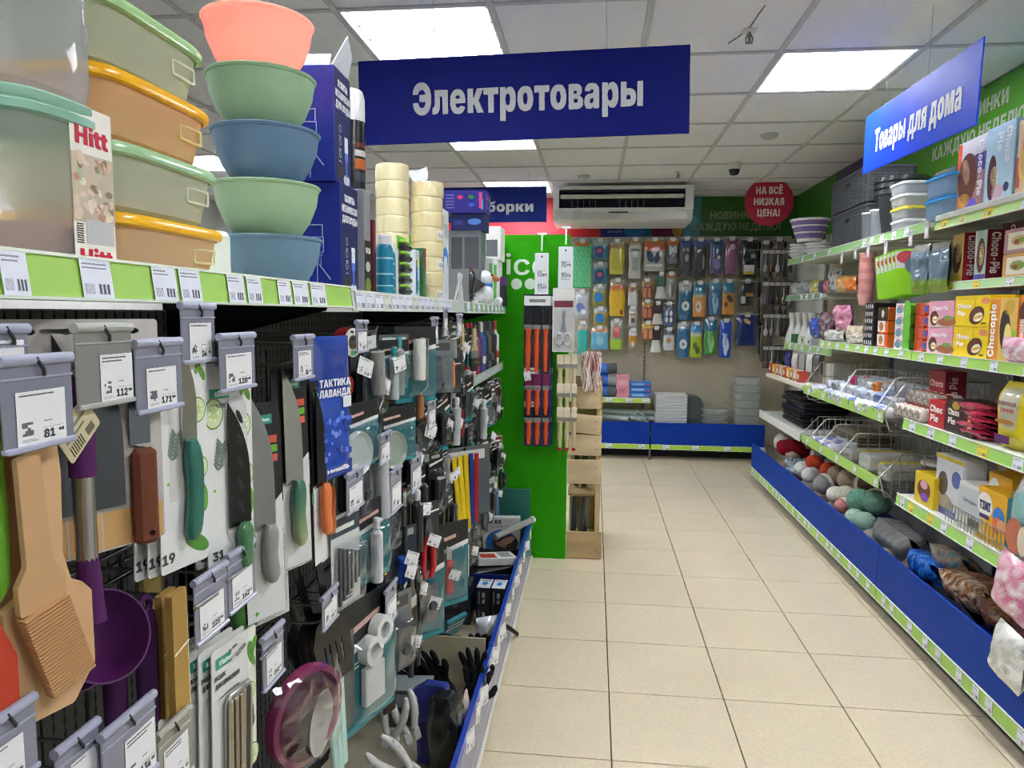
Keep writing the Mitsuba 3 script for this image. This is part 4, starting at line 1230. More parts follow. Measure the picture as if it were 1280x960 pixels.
g = G().poly(Polygon([(-.012, .17), (-.014, .05), (-.05, -.02), (-.05, -.03), (-.02, -.035), (.016, -.0), (.018, .06), (.012, .17)]).buffer(.005), .012, '#6fae34')
p = at(6, 735, x=-.47)
thing('spatula', 'lime green silicone spatula at the left picture edge', 'spatula', face((-.475, p[1] - .008, p[2]), 'L', .05), [(None, g, MATTE)])
p = at(2, 800, x=-.45)
thing('spatula', 'red silicone spatula tip peeking in at the left picture edge', 'spatula', face((-.45, p[1] - .012, p[2]), 'L'), [(None, G().poly(Polygon([(-.02, .02), (.0, .02), (.018, -.02), (.018, -.07), (-.02, -.08)]).buffer(.008), .014, '#b8412e'), MATTE)])


def ladle(purple='#4d1f52', bowl_yaw=0.6):
    h = G().tube([(0, 0, .255), (0, 0, .248), (0, 0, .165)], [.009, .0115, .0115], purple, n=14)
    st = G().tube([(0, 0, .166), (0, 0, .085)], .0095, '#b9b6ae', n=14)
    nk = G().tube([(0, 0, .087), (0, -.001, .07), (-.002, -.004, .05), (-.004, -.006, .026)], [.0095, .0105, .010, .012], purple, n=12)
    R = .040
    prof = [(0, -.046), (R * .5, -.042), (R * .85, -.026), (R, 0), (R * 1.02, .003), (R * .98, .003), (R * .82, -.023), (R * .45, -.038), (0, -.042)]
    b = G().lathe(prof, purple, mov(.014, -.004, .004) @ rot('z', -.62) @ rot('x', 1.12), n=30, sx=1.0, sy=1.1)
    return [('grip', h, MATTE), ('shaft', st, METAL), ('neck', nk, MATTE), ('bowl', b, GLOSS)]


p = at(112, 757, x=-.47)
thing('ladle', 'dark purple silicone ladle with a steel shaft, its bowl facing the aisle', 'ladle', face((-.47, p[1], p[2] - .040), 'L', .0), ladle())
p = at(74, 800, x=-.53)
thing('ladle', 'second purple ladle hanging deeper behind the spatulas', 'ladle', face((-.53, p[1], p[2] - .02), 'L', .1), ladle('#3d1945'))
for k, px in enumerate((160, 181)):
    p = at(px, 765, x=-.50)
    g = G().tube([(0, 0, .0), (0, 0, -.02), (0, 0, -.13)], [.010, .0125, .0115], '#45204f', n=12)
    g.tube([(.009 * math.cos(a), 0, .008 + .009 * math.sin(a)) for a in np.linspace(0, 6.28, 11)], .004, '#45204f', n=6)
    thing('kitchen_tool', ['purple kitchen tool handle hanging left behind the ladle bowl', 'purple kitchen tool handle hanging right behind the ladle bowl'][k], 'kitchen tool', face((-.50 - .02 * (k == 0), p[1], p[2]), 'L'), [(None, g, MATTE)])
# kraft tag on a string
g = G().poly(rr(.052, .036, .003), .0006, '#c3b896')
for k in range(7):
    g.rect(-.02 + k * .003, -.0185 + k * .003, -.015, -.004, '#55503f', y=-.0004)
g.rect(-.02, .016, .006, .009, '#7a7462', y=-.0004).rect(-.02, .01, .0, .002, '#7a7462', y=-.0004).rect(.006, .018, -.014, -.006, '#6a6450', y=-.0004)
p = at(98, 537, x=-.455)
thing('paper_tag', 'cream paper tag with a bar code hanging askew on the ladle', 'paper tag', face((-.455, p[1], p[2]), 'L', .05, 0, -.65), [(None, g, PRINT)])


# -- knives on cards
def hung_card(w, h, col, draw=None, r=.004, th=.0016, back='#b9b4aa'):
    g = G().poly(rr(w, h, r).difference(ell(.006, .003, 0, h / 2 - .012)), th, col)
    if draw:
        draw(g)
    return g


def fruitknife_parts(hc, k):
    w, h = .052, .235
    card = hung_card(w, h, '#b9b4ae', lambda g: g.rect(-w / 2 + .002, w / 2 - .002, -h / 2 + .002, -h / 2 + .04, '#c79c62', y=-.0004))
    bl = G().poly(blade(.11, .022, 0, 0), .0018, '#70747a', mov(.010, 0, -.012), y=-.006)
    fr = G().rbox(-.013, .011, -.009, -.003, -.012, .012, .001, '#b9bdc2', mov(0, 0, -.008) @ rot('y', .35) @ scl(.6))
    if k:
        bl = G().poly(blade(.175, .03, 0, 0), .0018, '#55585c', mov(.014, 0, -.072), y=-.006)
        return [('card', card, PRINT), ('blade', bl, METAL)]
    hd = G().rbox(-.013, .013, -.016, -.002, -.118, -.016, .005, woodcol(3 + k, hc))
    rv = G().lathe([(.003, 0), (.003, .001), (0, .001)], '#2b1a12', mov(.002, -.0162, -.106) @ rot('x', math.pi / 2), n=8)
    return [('card', card, PRINT), ('blade', bl, METAL), ('bolster', fr, METAL), ('handle', hd, MATTE), ('handle__rivet', rv, METAL)]


p = at(172, 535, x=XC)
for k in range(4):
    q = p + [-.0, -.030 * k, 0]
    thing('knife_pack', ['brown-handled fruit knife on a grey and kraft card, frontmost below the 171 holder', 'grey knife card directly left of the brown-handled knife', 'grey knife card second left of the brown-handled knife', 'grey knife card third left of the brown-handled knife, nearest the ladle'][k], 'knife pack',
          face((XC - .014 * k, q[1], q[2] - .004), 'L', -.45), fruitknife_parts(['#6e3d2b', '#6a5a50', '#5d5048', '#55504c'][k], k), 'kitchen knives on cards')


def cucumber_knife(k, dark):
    w, h = (.088, .262) if dark else (.078, .27)
    def draw(g):
        herbs(g, w, h, k)
        if dark:
            g.flat(rr(.042, .20, .02, .012, -.012), '#c9cacb', y=-.0011)
            g.rect(-.035, .0, h * .33, h * .33 + .013, '#2f8f7c', y=-.0005)
            g.text('Kitchen', .006, -.014, h * .33 + .003, '#e8f2ee', y=-.0007, width=.024)
            g.text('НОЖ КУХОННЫЙ', .005, -.012, h * .285, '#5a5c5e', y=-.0005, width=.042)
            g.text('31', .012, -.026, -h * .47, '#4a4c4e', y=-.0005)
        else:
            g.text('19', .012, -.028, -h * .46, '#4a4c4e', y=-.0005)
            g.rect(-.024, -.006, -h * .2, h * .36, '#d4d0cb', y=-.0005)
            leaf(g, .02, -h * .41, .022, 60, '#4f8a34')
    card = hung_card(w, h, '#dedfdc', draw)
    if dark:
        kn = G().poly(blade(.165, .040, 0, 0), .002, '#4b4c4c', mov(.032, 0, -.085), y=-.006)
        for i in range(5):
            kn.flat(affinity.rotate(ell(.004, .011, .012, -.06 + i * .03), 30), '#5d5e5e', y=-.0064)
        P = [('card', card, PRINT), ('blade', kn, METAL), ('handle', handle(.06, .013, '#4b7a52', mov(.012, -.012, -.082)), GLOSS)]
    else:
        P = [('card', card, PRINT), ('blade', G().poly(blade(.115, .024, 0, 0), .002, '#c4c2c0', mov(.016, 0, .008), y=-.005), METAL), ('handle', handle(.118, .0125, '#2e6a5c', mov(.0, -.010, .016), bend=.006), GLOSS)]
    return P


c0, w0, h0 = span(203, 255, 452, 680, XC)
for k in range(3):
    thing('knife_pack', ['white cucumber-print knife card with a dark teal handle, frontmost', 'white card edge directly behind the teal-handled knife card', 'white card edge second behind the teal-handled knife card'][k], 'knife pack',
          face(c0 + [-.012 * k, -.006 * k, -.002 * k], 'L', -.16, 0, .03), cucumber_knife(1, False)[:None if k == 0 else 1], 'cucumber-print knife cards')
c0, w0, h0 = span(258, 314, 452, 705, XC)
for k in range(2):
    thing('knife_pack', ['large white cucumber-print card with a patterned dark blade', 'white card edge just behind the patterned dark blade card'][k], 'knife pack',
          face(c0 + [-.014 * k, -.004 * k, 0], 'L', -.22, 0, .01), cucumber_knife(2, True)[:None if k == 0 else 1], 'cucumber-print knife cards')
# greens in packs under the cards
for px, py, col, t, s in ((265, 690, '#27442b', 'dark green broccoli-shaped brush below the teal-handled knife card', 1), (300, 676, '#4f8f4a', 'green pepper-shaped tool below the dark blade card', 0), (306, 765, '#5fa350', 'green pepper-shaped tool under the 162 price holder', 0)):
    p = at(px, py, x=-.50)
    g = G()
    if s:
        for k in range(9):
            g.ball(.011, (.014 * math.cos(k * 2.4) * (k > 0), .009 * math.sin(k * 2.4) * (k > 0), .004 * (k % 3)), shade(col, .8 + .06 * k), n=7, bump=.25, seed=k)
        g.tube([(0, 0, -.01), (0, 0, -.035)], .006, '#5a7a4a', n=8)
    else:
        for a in range(4):
            g.ball(.015, (.009 * math.cos(a * 1.57), .009 * math.sin(a * 1.57), 0), col, n=9, s=(1, 1, 1.5))
        g.tube([(0, 0, .02), (.003, 0, .034)], .004, '#3f6a34', n=6)
    thing('kitchen_tool', t, 'kitchen tool', face(p, 'L'), [(None, g, GLOSS)])


# -- big chef knives on black and white cards
def chef(k, hc, bcol, L=.15, bw=.036, hl=.10):
    w, h = (.072 if k < 5 else .05), .32
    def draw(g):
        g.rect(-w / 2 + .001, w / 2 - .001, -h / 2 + .001, -h * .06, '#d3d4d2', y=-.0004)
        g.flat(pg((-w / 2, -h * .10), (w / 2, h * .07), (w / 2, -h * .1)), '#d3d4d2', y=-.0005)
        g.rect(-.014, .022, h * .40, h * .40 + .014, '#2f8a7c', y=-.0005)
        g.text('Kitchen', .006, .004, h * .40 + .004, '#dff0ea', y=-.0007, width=.026)
        for i, c in enumerate(('#c9543f', '#6aa834', '#cf5a50')):
            g.rect(.010, .030, h * .31 - i * .014, h * .31 - i * .014 + .011, c, y=-.0005)
        g.text('Длина лезвия', .005, -.024, -h * .32, '#7a7c80', y=-.0006, width=.05, vertical=1, align=0)
        g.flat(rr(.008, .022, .003, -.026, -h * .12), '#2c8a63', y=-.0007)
    return [('card', hung_card(w, h, '#17181a', draw), PRINT), ('blade', G().poly(blade(L, bw, 0, 0), .0022, bcol, mov(.017, 0, -.02), y=-.007), METAL), ('handle', handle(hl, .0135, hc, mov(.004, -.012, -.018), bend=-.004), GLOSS)]


def gradcol(top, bot, z0, z1):
    a, b = [np.array([int(c[i:i + 2], 16) / 255 for i in (1, 3, 5)]) for c in (top, bot)]
    return lambda v: a + (b - a) * np.clip((z0 - v[:, 2:3]) / (z0 - z1), 0, 1)


for k, (px, py, hc, bc_, t, L, hl, X) in enumerate(((330, 655, '#8f9089', '#9a9c9b', 'broad grey chef knife on a white card, right of the dark blade card', .205, .085, XC), (333, 662, '#85867f', '#8d8f8e', 'second grey chef knife card right behind the broad one', .19, .085, XC - .02),
                                                (337, 668, '#7b7c76', '#858786', 'third grey chef knife card behind the broad one', .19, .085, XC - .04), (366, 600, gradcol('#3f6f58', '#a9ab7a', -.02, -.11), '#b3b3aa', 'long chef knife with a green and cream handle on a black card', .185, .105, XC),
                                                (371, 606, gradcol('#3f6f58', '#a9ab7a', -.02, -.11), '#a0a09a', 'second green-handled chef knife card behind the front one', .185, .10, XC - .02),
                                                (399, 604, '#e0793f', '#3c3c3a', 'black chef knife with a bright orange handle', .17, .09, XC + .004), (405, 608, '#d86f36', '#383836', 'second orange-handled chef knife behind the front one', .17, .09, XC - .02))):
    p = at(px, py, x=X)
    thing('knife_pack', t, 'knife pack', face((X, p[1] - .002, p[2] + .018), 'L', -.42 if k < 5 else -.05, 0, -.02), chef(k, hc, bc_, L, .046 if k < 3 else .036, hl), 'chef knives on tall cards')

# -- bamboo tongs
for k, (px, X) in enumerate(((222, -.462), (209, -.49))):
    c0, w0, h0 = span(px - 11, px + 11, 738, 892, X)
    g = plank(-w0 / 2, w0 / 2, -.004, .004, -h0 / 2, h0 / 2, 90 + k, '#a98648')
    b = G().tube([(-w0 / 2, -.005, h0 * .02), (w0 / 2, -.005, h0 * .05)], .0012, '#e6dcc0', n=4).tube([(w0 / 2, -.003, h0 * .47), (w0 / 2 + .002, -.003, -h0 * .5)], .0012, '#e0d4b4', n=4)
    thing('wooden_tongs', ['bamboo tongs tied with a cord under the 225 price holder', 'second bamboo tongs half hidden left of the front pair'][k], 'tongs', face(c0, 'L', .1), [('blade', g, MATTE), ('cord', b, MATTE)])
p = at(190, 745, x=-.60)
g = G().poly(rr(.055, .10, .012), .004, '#8a7a50').rect(-.02, .02, -.02, .03, '#b09a5a', y=-.001)
thing('board_pack', 'small olive wooden board pack hanging behind the purple handles', 'board', face(p, 'L'), [(None, g, MATTE)])


# -- shredding knives on white cards
def shredder():
    w, h = .098, .20
    def draw(g):
        g.rect(-w * .42, -w * .08, h * .36, h * .36 + .015, '#2f8f7c', y=-.0005)
        g.text('Kitchen', .007, -w * .25 + .003, h * .36 + .004, '#e8f2ee', y=-.0007, width=.026)
        g.text('НОЖ', .0065, -w * .33, h * .29, '#4a4c4e', y=-.0005)
        g.text('ДЛЯ ШИНКОВКИ', .0065, -w * .17, h * .235, '#4a4c4e', y=-.0005, width=.052)
        g.rect(w * .30, w * .48, -h / 2 + .002, h / 2 - .002, '#dfe5d4', y=-.0004)
        cucumber(g, w * .37, h * .05, .010)
        cucumber(g, w * .40, -h * .42, .014)
        leaf(g, w * .36, h * .33, .016, 10, '#4f8a34')
        leaf(g, w * .43, h * .36, .014, -30, '#5f9a3f')
        leaf(g, w * .40, h * .27, .012, 30, '#6aa046')
        sprig(g, w * .38, -h * .22, .03, 8, '#5a5f50')
        g.flat(ell(.003, .003, w * .34, -h * .05), '#9cc23f', y=-.0006)
    card = hung_card(w, h, '#d9d9d5', draw)
    fr = G().tube([(-.026, -.006, -h * .52), (-.026, -.006, h * .10), (-.022, -.007, h * .15), (.018, -.008, h * .16), (.022, -.007, h * .12), (.022, -.006, -h * .52)], .0042, '#b9bab8', n=8)
    bl = G()
    for x in (-.016, -.004, .008):
        bl.rbox(x - .0045, x + .0045, -.006, -.003, -h * .5, h * .10, .001, '#9d968a')
    return [('card', card, PRINT), ('frame', fr, METAL), ('blade', G().rbox(-.0205, -.0115, -.006, -.003, -h * .5, h * .10, .001, '#a39c90'), METAL), ('blade', G().rbox(-.0085, .0005, -.006, -.003, -h * .5, h * .10, .001, '#979084'), METAL),
            ('blade', G().rbox(.0035, .0155, -.006, -.003, -h * .5, h * .10, .001, '#a9a296'), METAL), ('hang_tab', G().tube([(-.008, -.008, h * .40), (.0, -.010, h * .43), (.014, -.006, h * .43)], .0022, '#8d8f91', n=5), METAL)]


c0, w0, h0 = span(240, 338, 810, 975, -.472)
for k in range(5):
    thing('shredding_knife', 'shredding knife on a white card reading НОЖ ДЛЯ ШИНКОВКИ, frontmost of its row' if k == 0 else f'white card of a shredding knife, {ORD[k]} behind the front card', 'shredding knife',
          face(c0 + [-.012 * k, -.010 * k, .002 * k], 'L', -.12, 0, .03), shredder(), 'shredding knives on white cards')

# -- sieve in film
c0, w0, h0 = span(338, 408, 800, 975, -.455)
R = .078
rim = G().lathe([(R * .84, 0), (R * 1.0, .0), (R * 1.02, .008), (R * 1.0, .018), (R * .88, .02), (R * .84, 0)], '#86305a', rot('x', math.pi / 2), n=40)
fun = G().lathe([(R * .25, .002), (R * .62, .03), (R * .64, .03), (R * .28, -.002)], '#aaa79f', mov(.006, 0, -.018) @ rot('x', math.pi / 2) @ rot('y', .35), n=32)
bot = G().lathe([(0, -.012), (R * .86, -.01), (R * .86, -.006), (0, -.008)], '#5f2039', rot('x', math.pi / 2), n=32)
fil = G()
uu, vv = np.meshgrid(np.linspace(-1, 1, 22), np.linspace(-1, 1, 26))
yy = -.034 - .010 * meshkit.noise(np.stack([uu * 4, vv * 4, 0 * uu], -1), 3) + .03 * (np.abs(uu) ** 4 + np.abs(vv) ** 6) / 2
fil.surf(np.stack([uu * R * .98 - .006, yy, vv * R * 1.0], -1), '#ffffff')
thing('colander', 'burgundy rimmed colander with a grey funnel, wrapped in clear film', 'colander', face(c0 + [0, 0, -.01], 'L', -.35), [('rim', rim, GLOSS), ('bowl', bot, GLOSS), ('funnel', fun, GLOSS), ('film', shape(fil, CLEAR), None)])


# -- black slotted turners
def turner():
    o = pg((-.038, -.06), (.038, -.06), (.044, .03), (.03, .065), (.008, .08), (.007, .20), (-.007, .20), (-.008, .08), (-.03, .065), (-.044, .03))
    for x in (-.02, -.008, .006, .02):
        o = o.difference(rr(.0035, .05, .0015, x, -.005))
    return [(None, G().poly(o, .003, '#1c1c1d'), GLOSS)]


for k, (px, X) in enumerate(((418, -.47), (400, -.50), (388, -.54))):
    p = at(px, 808, x=X)
    thing('turner', ['black slotted nylon turner below the 99 price holder', 'second black slotted turner behind the first', 'third black turner deepest on its hook'][k], 'turner', face(p + [0, 0, -.01], 'L', -.5, 0, -.18 - .1 * k), turner(), 'black turners')


# -- blue lavender sachets, red tape, loose tag
def sachet(g, w, h):
    for k in range(40):
        r = random.Random(k + 5)
        g.flat(ell(r.uniform(.003, .008), r.uniform(.003, .007), r.uniform(-w * .42, w * .42), -h * r.uniform(.02, .34), 0, 4), r.choice(['#3a5fd0', '#5a7be0', '#28449f', '#6f8ce6', '#223a8c']), y=-.0112)


c0, w0, h0 = span(398, 426, 420, 600, -.462)
g = G()
uu, vv = np.meshgrid(np.linspace(-1, 1, 14), np.linspace(-1, 1, 20))
g.surf(np.stack([uu * w0 / 2, -.010 * (1 - uu ** 4) * (1 - vv ** 8), vv * h0 / 2], -1), lambda v: np.where((v[:, 2:3] > h0 * .1), np.array([.10, .22, .55]), np.array([.13, .27, .66])))
g.surf(np.stack([uu * w0 / 2, .006 * (1 - uu ** 4) * (1 - vv ** 8), vv * h0 / 2], -1)[:, ::-1], '#1c3a8c')
sachet(g, w0, h0)
for s, z in (('ТАКТИКА', .155), ('ЛАВАНДА', .085)):
    g.text(s, .0135, 0, h0 * z, '#e6ecf6', y=-.0122, width=w0 * .8)
g.rect(w0 * .2, w0 * .42, 0, .02, '#dfe8f2', y=-.0122)
g.rect(-w0 * .5, w0 * .5, h0 * -.48, h0 * -.38, '#27408f', y=-.006).text('АнтиМоль', .012, 0, h0 * -.45, '#eef2fa', y=-.0065, width=w0 * .8)
thing('sachet', 'tall blue sachet reading ЛАВАНДА with violet flowers', 'sachet', face(c0, 'L', -.3), [(None, g, FILM)])
c0, w0, h0 = span(400, 428, 578, 640, XC)
g = carton(.06, .03, .06, '#1f2630', [lambda g, m, w, h: g.rect(-w / 2, w / 2, h * .55, h, '#c4d3dc', m).rect(-w / 2, w / 2, h * .42, h * .56, '#d9b23a', m)])
thing('carton', 'small black and yellow carton hanging under the blue sachet', 'carton', face(c0 + [-.02, 0, -.03], 'L', .2, .25), [(None, g, PRINT)])
for k, (px, py, r) in enumerate(((434, 428, .030), (427, 482, .022))):
    p = at(px, py, x=-.50)
    ring = G().lathe([(r * .62, -.014), (r, -.014), (r, .014), (r * .62, .014), (r * .62, -.014)], '#8c1f2c', rot('x', math.pi / 2), n=28)
    lb = G().flat(ell(r * .98, r * .98).difference(ell(r * .5, r * .5)), '#d9dcd8', y=-.0146).rect(-r * .3, r * .35, -r * .9, -r * .55, '#5aa06a', y=-.0149).flat(ell(r * .2, r * .1, -r * .1, r * .72), '#39393b', y=-.0149)
    core = G().lathe([(r * .5, -.0135), (r * .62, -.0135), (r * .62, .0135), (r * .5, .0135)], '#c9c5b8', rot('x', math.pi / 2), n=20)
    thing('tape_roll', ['dark red tape roll with a white round label beside the 112 tag', 'bare dark red tape roll below the labelled one'][k], 'tape roll', face(p, 'L', -.3), [('tape', ring, GLOSS), ('core', core, MATTE)] + ([('label', lb, PRINT)] if k == 0 else []))
# ------------------------------------------------------------------ tools and packs hanging further along the left wall
TEAL, BLACK = '#1d6d76', '#1a1b1d'


def seen(p):
    d = np.asarray(p, float) - EYE
    z = d @ _F
    return 640 + FOCAL * (d @ _R) / z, 480 - FOCAL * (d @ _U) / z


def t_scraper(hc='#b57a4a', bc='#c2c6c6'):
    return [('blade', G().poly(pg((-.026, .01), (.026, .01), (.01, -.035), (-.01, -.035)), .0015, bc, mov(0, 0, -.035), y=-.004), METAL), ('handle', G().poly(Polygon([(-.009, .0), (.009, .0), (.012, .05), (.008, .085), (-.008, .085), (-.012, .05)]).buffer(.003), .016, hc, mov(0, 0, -.045 + .0), y=-.012), GLOSS)]


def t_driver(hc='#d9712f'):
    return [('handle', G().lathe([(0, -.035), (.011, -.035), (.013, -.02), (.011, .02), (.014, .035), (.008, .042), (0, .043)], hc, mov(0, -.014, .02), n=14), GLOSS), ('shaft', G().tube([(0, -.014, -.015), (0, -.014, -.085)], .003, '#b9bcc0', n=8), METAL)]


def t_pliers(hc='#b3262c'):
    g = G()
    for s in (-1, 1):
        g.tube([(s * .003, -.008, .012), (s * .012, -.009, -.02), (s * .014, -.009, -.06), (s * .008, -.008, -.085)], [.006, .007, .0075, .006], hc, n=8)
    return [('jaws', G().poly(pg((-.012, .01), (.012, .01), (.006, .05), (-.006, .05)), .009, '#6f7377', y=-.012), METAL), ('handle', g, GLOSS)]


def t_roller(hc='#26282a', rc='#8f918a'):
    return [('roller', G().lathe([(.0, -.03), (.012, -.03), (.013, -.026), (.013, .05), (.0, .05)], rc, mov(-.004, -.015, .015), n=14), CLOTH), ('frame', G().tube([(-.004, -.015, .066), (.018, -.015, .066), (.018, -.012, -.03), (0, -.012, -.045)], .0025, '#aeb2b5', n=6), METAL), ('handle', G().tube([(0, -.012, -.045), (0, -.012, -.09)], .008, hc, n=8), GLOSS)]


def t_brush(hc='#d8c79c', bc='#3a3128'):
    return [('handle', G().poly(Polygon([(-.006, .08), (.006, .08), (.008, .03), (.018, .006), (-.018, .006), (-.008, .03)]).buffer(.002), .008, hc, y=-.010), GLOSS), ('ferrule', G().rbox(-.02, .02, -.012, -.001, -.02, .006, .002, '#c9ccd0'), METAL), ('bristles', G().rbox(-.019, .019, -.011, -.002, -.065, -.02, .003, bc), CLOTH)]


def t_tube(c='#dfe2e4', cap='#d9dce0'):
    return [('tube', G().lathe([(0, -.07), (.013, -.07), (.014, -.066), (.014, .04), (.006, .048), (.006, .056)], c, mov(0, -.015, 0), n=16), GLOSS), ('cap', G().lathe([(.008, .05), (.0085, .07), (.006, .075), (0, .075)], cap, mov(0, -.015, 0), n=10), GLOSS)]


def t_tapes():
    ring = lambda x, z: G().lathe([(.014, -.01), (.025, -.01), (.025, .01), (.014, .01), (.014, -.01)], '#d9dad6', mov(x, -.012, z) @ rot('x', math.pi / 2), n=22)
    return [('roll', ring(-.014, .022), MATTE), ('roll', ring(.016, .048), MATTE), ('pad', G().rbox(-.03, .026, -.014, -.001, -.075, -.008, .002, '#d3d4d8'), PRINT)]


def t_disc(c='#c9d1d0'):
    return [('disc', G().lathe([(0, -.002), (.03, -.004), (.036, -.010), (.038, -.004), (.038, .0)], c, mov(0, -.004, -.01) @ rot('x', math.pi / 2) @ rot('x', math.pi), n=26), GLOSS)]


def t_knifeset(hc='#d9a72e'):
    return [('body', G().rbox(-.011, .011, -.014, -.002, -.06, .03, .004, hc), GLOSS), ('blade', G().poly(pg((-.008, .03), (.008, .03), (.008, .055), (-.008, .07)), .001, '#c6cace', y=-.007), METAL), ('slider', G().rbox(-.004, .004, -.018, -.013, -.01, .012, .001, '#1d1d1f'), GLOSS)]


def t_bits(c='#8f9396'):
    P = []
    for k in range(6):
        x = -.028 + k * .0112
        P.append(('bit', G().tube([(x, -.006, .045 - .004 * k), (x, -.006, -.05 + .006 * k)], .0032 - .0002 * k, c, n=6), METAL))
    return P


def t_strips(cols=('#e0c21f', '#e8cc22', '#d9ba1a', '#23357e', '#a3262e')):
    P = []
    for k, c in enumerate(cols):
        P.append(('strip', G().rbox(-.026 + k * .012, -.016 + k * .012, -.008 + .0015 * k, -.004 + .0015 * k, -.085 + .004 * k, .06, .0015, c, mov(-.0, 0, 0) @ rot('y', -.12 + .03 * k)), GLOSS))
    return P


def t_hooks(c='#cfd2d5'):
    P = []
    for k in range(3):
        x = -.02 + .02 * k
        P.append(('hook', G().tube([(x, -.004, .03), (x, -.006, -.02), (x + .005, -.014, -.032), (x + .008, -.02, -.02)], .003, c, n=6), METAL))
    return P


def t_bristle(c='#2350b5'):
    g = G()
    for i in range(5):
        for j in range(3):
            g.tube([(-.014 + .007 * i, -.006 - .004 * j, .0), (-.020 + .010 * i, -.006 - .006 * j, -.045)], .0016, c, n=4)
    return [('bristles', g, GLOSS), ('head', G().rbox(-.018, .018, -.02, -.002, .0, .014, .003, c), GLOSS), ('handle', G().tube([(0, -.01, .014), (0, -.01, .08)], .006, '#2b2d30', n=8), GLOSS)]


def t_black(c='#232527'):
    return [('body', G().rbox(-.022, .022, -.02, -.002, -.05, .035, .006, c), GLOSS), ('knob', G().lathe([(0, 0), (.01, 0), (.01, .008), (0, .01)], '#3a3d40', mov(0, -.02, -.01) @ rot('x', math.pi / 2), n=12), GLOSS)]


TOOLS = [('putty knife', t_scraper), ('screwdriver', t_driver), ('pliers', t_pliers), ('small paint roller', t_roller), ('paint brush', t_brush), ('glue tube', t_tube), ('utility knife', t_knifeset), ('drill bit set', t_bits), ('hook set', t_hooks), ('black latch', t_black), ('round pad', t_disc)]
TOOLCOL = {'putty knife': ['#b57a4a', '#2b2d30', '#8a5a34'], 'screwdriver': ['#1f2a33', '#2b2d30', '#27424a'], 'pliers': ['#1e2023', '#24464c', '#7a2a2c'], 'small paint roller': ['#26282a', '#3a3d3f'], 'paint brush': ['#c9b68a', '#26282a'], 'glue tube': ['#b9bcc0', '#3c5f8a', '#26282a'],
           'utility knife': ['#b08a34', '#26282a', '#3a6f78'], 'drill bit set': ['#8f9396', '#4d5052'], 'hook set': ['#cfd2d5', '#7d8184'], 'black latch': ['#232527', '#303438', '#1b2026'], 'round pad': ['#9fa8a8', '#6c7476', '#3a4042']}
COLN = {'#b57a4a': 'brown', '#2b2d30': 'black', '#8a5a34': 'dark brown', '#d9712f': 'orange', '#1e2023': 'black', '#b3262c': 'red', '#24464c': 'petrol', '#26282a': 'black', '#3a3d3f': 'grey', '#d8c79c': 'tan', '#c9b68a': 'tan', '#dfe2e4': 'white', '#cdd2d6': 'white', '#3c5f8a': 'blue', '#b9bcc0': 'grey',
        '#d9a72e': 'yellow', '#b08a34': 'ochre', '#3a6f78': 'teal', '#8f9396': 'steel', '#4d5052': 'dark', '#cfd2d5': 'chrome', '#7d8184': 'grey', '#232527': 'black', '#303438': 'charcoal', '#1b2026': 'dark', '#9fa8a8': 'pale grey', '#6c7476': 'grey', '#3a4042': 'dark grey', '#1f2a33': 'dark', '#27424a': 'dark teal', '#7a2a2c': 'dark red'}


@lru_cache(None)
def toolcard(w, h, style, seed):
    """A printed backing card: teal with a black header and slanted white stripe, plain black, pale, or clear grey."""
    r = random.Random(seed)
    g = G()
    o = rr(w, h, .004).difference(ell(.0075, .0050, 0, h / 2 - .009))
    if style == 'teal':
        g.poly(o, .0012, TEAL)
        g.flat(pg((-w / 2, h / 2), (w / 2, h / 2), (w / 2, h * .26), (-w / 2, h * .14)), BLACK, y=-.0003)
        g.flat(pg((-w / 2, h * .14), (w / 2, h * .26), (w / 2, h * .205), (-w / 2, h * .085)), '#dfe2de', y=-.0004)
        g.flat(pg((-w * .3, h * .26), (w * .2, h * .31), (w * .2, h * .355), (-w * .3, h * .305)), '#c9a49a', y=-.0005)
        g.rect(-w * .42, -w * .1, h * .02, h * .035, '#dfe8e6', y=-.0004).rect(-w * .42, -w * .2, -h * .01, h * .003, '#dfe8e6', y=-.0004)
        g.rect(-w * .46, w * .46, -h * .49, -h * .44, '#2f8f96', y=-.0004)
    elif style == 'black':
        g.poly(o, .0012, BLACK)
        g.flat(pg((-w / 2, h * .30), (w / 2, h * .36), (w / 2, h * .33), (-w / 2, h * .26)), '#d5d6d2', y=-.0004)
        g.rect(-w * .35, w * .25, h * .38, h * .43, '#9a9c9c', y=-.0004)
        g.rect(-w * .46, w * .46, -h * .48, -h * .36, r.choice(['#2c2e30', '#3a3020', '#20343a']), y=-.0003)
        g.rect(-w * .4, 0, -h * .44, -h * .42, '#b9bbb9', y=-.0005)
    elif style == 'pale':
        g.poly(o, .0012, r.choice(['#c9ccca', '#b9bdbd', '#d5d3c9']))
        g.rect(-w / 2, w / 2, h * .28, h * .46, r.choice(['#2b2d30', '#39424a', '#6d2f34', '#2c5a64']), y=-.0004)
        g.rect(-w * .35, w * .3, h * .33, h * .38, '#d9dbd8', y=-.0006)
        for i in range(3):
            g.rect(-w * .4, w * r.uniform(-.1, .4), -h * (.34 + .04 * i), -h * (.325 + .04 * i), '#6a6c6e', y=-.0004)
        g.rect(-w / 2, w / 2, -h * .5, -h * .46, '#8d9190', y=-.0003)
    else:
        g.poly(o, .001, r.choice(['#5f6668', '#3c4144', '#50585a', '#2b3033']))
        g.rect(-w * .4, w * .4, h * .3, h * .44, r.choice(['#23262a', '#8d9294', '#c6c9c7']), y=-.0004)
        g.rect(-w * .3, w * .1, h * .35, h * .39, '#a9acab', y=-.0006)
    return shape(g, FILM if style in ('clear', 'black') else PRINT)


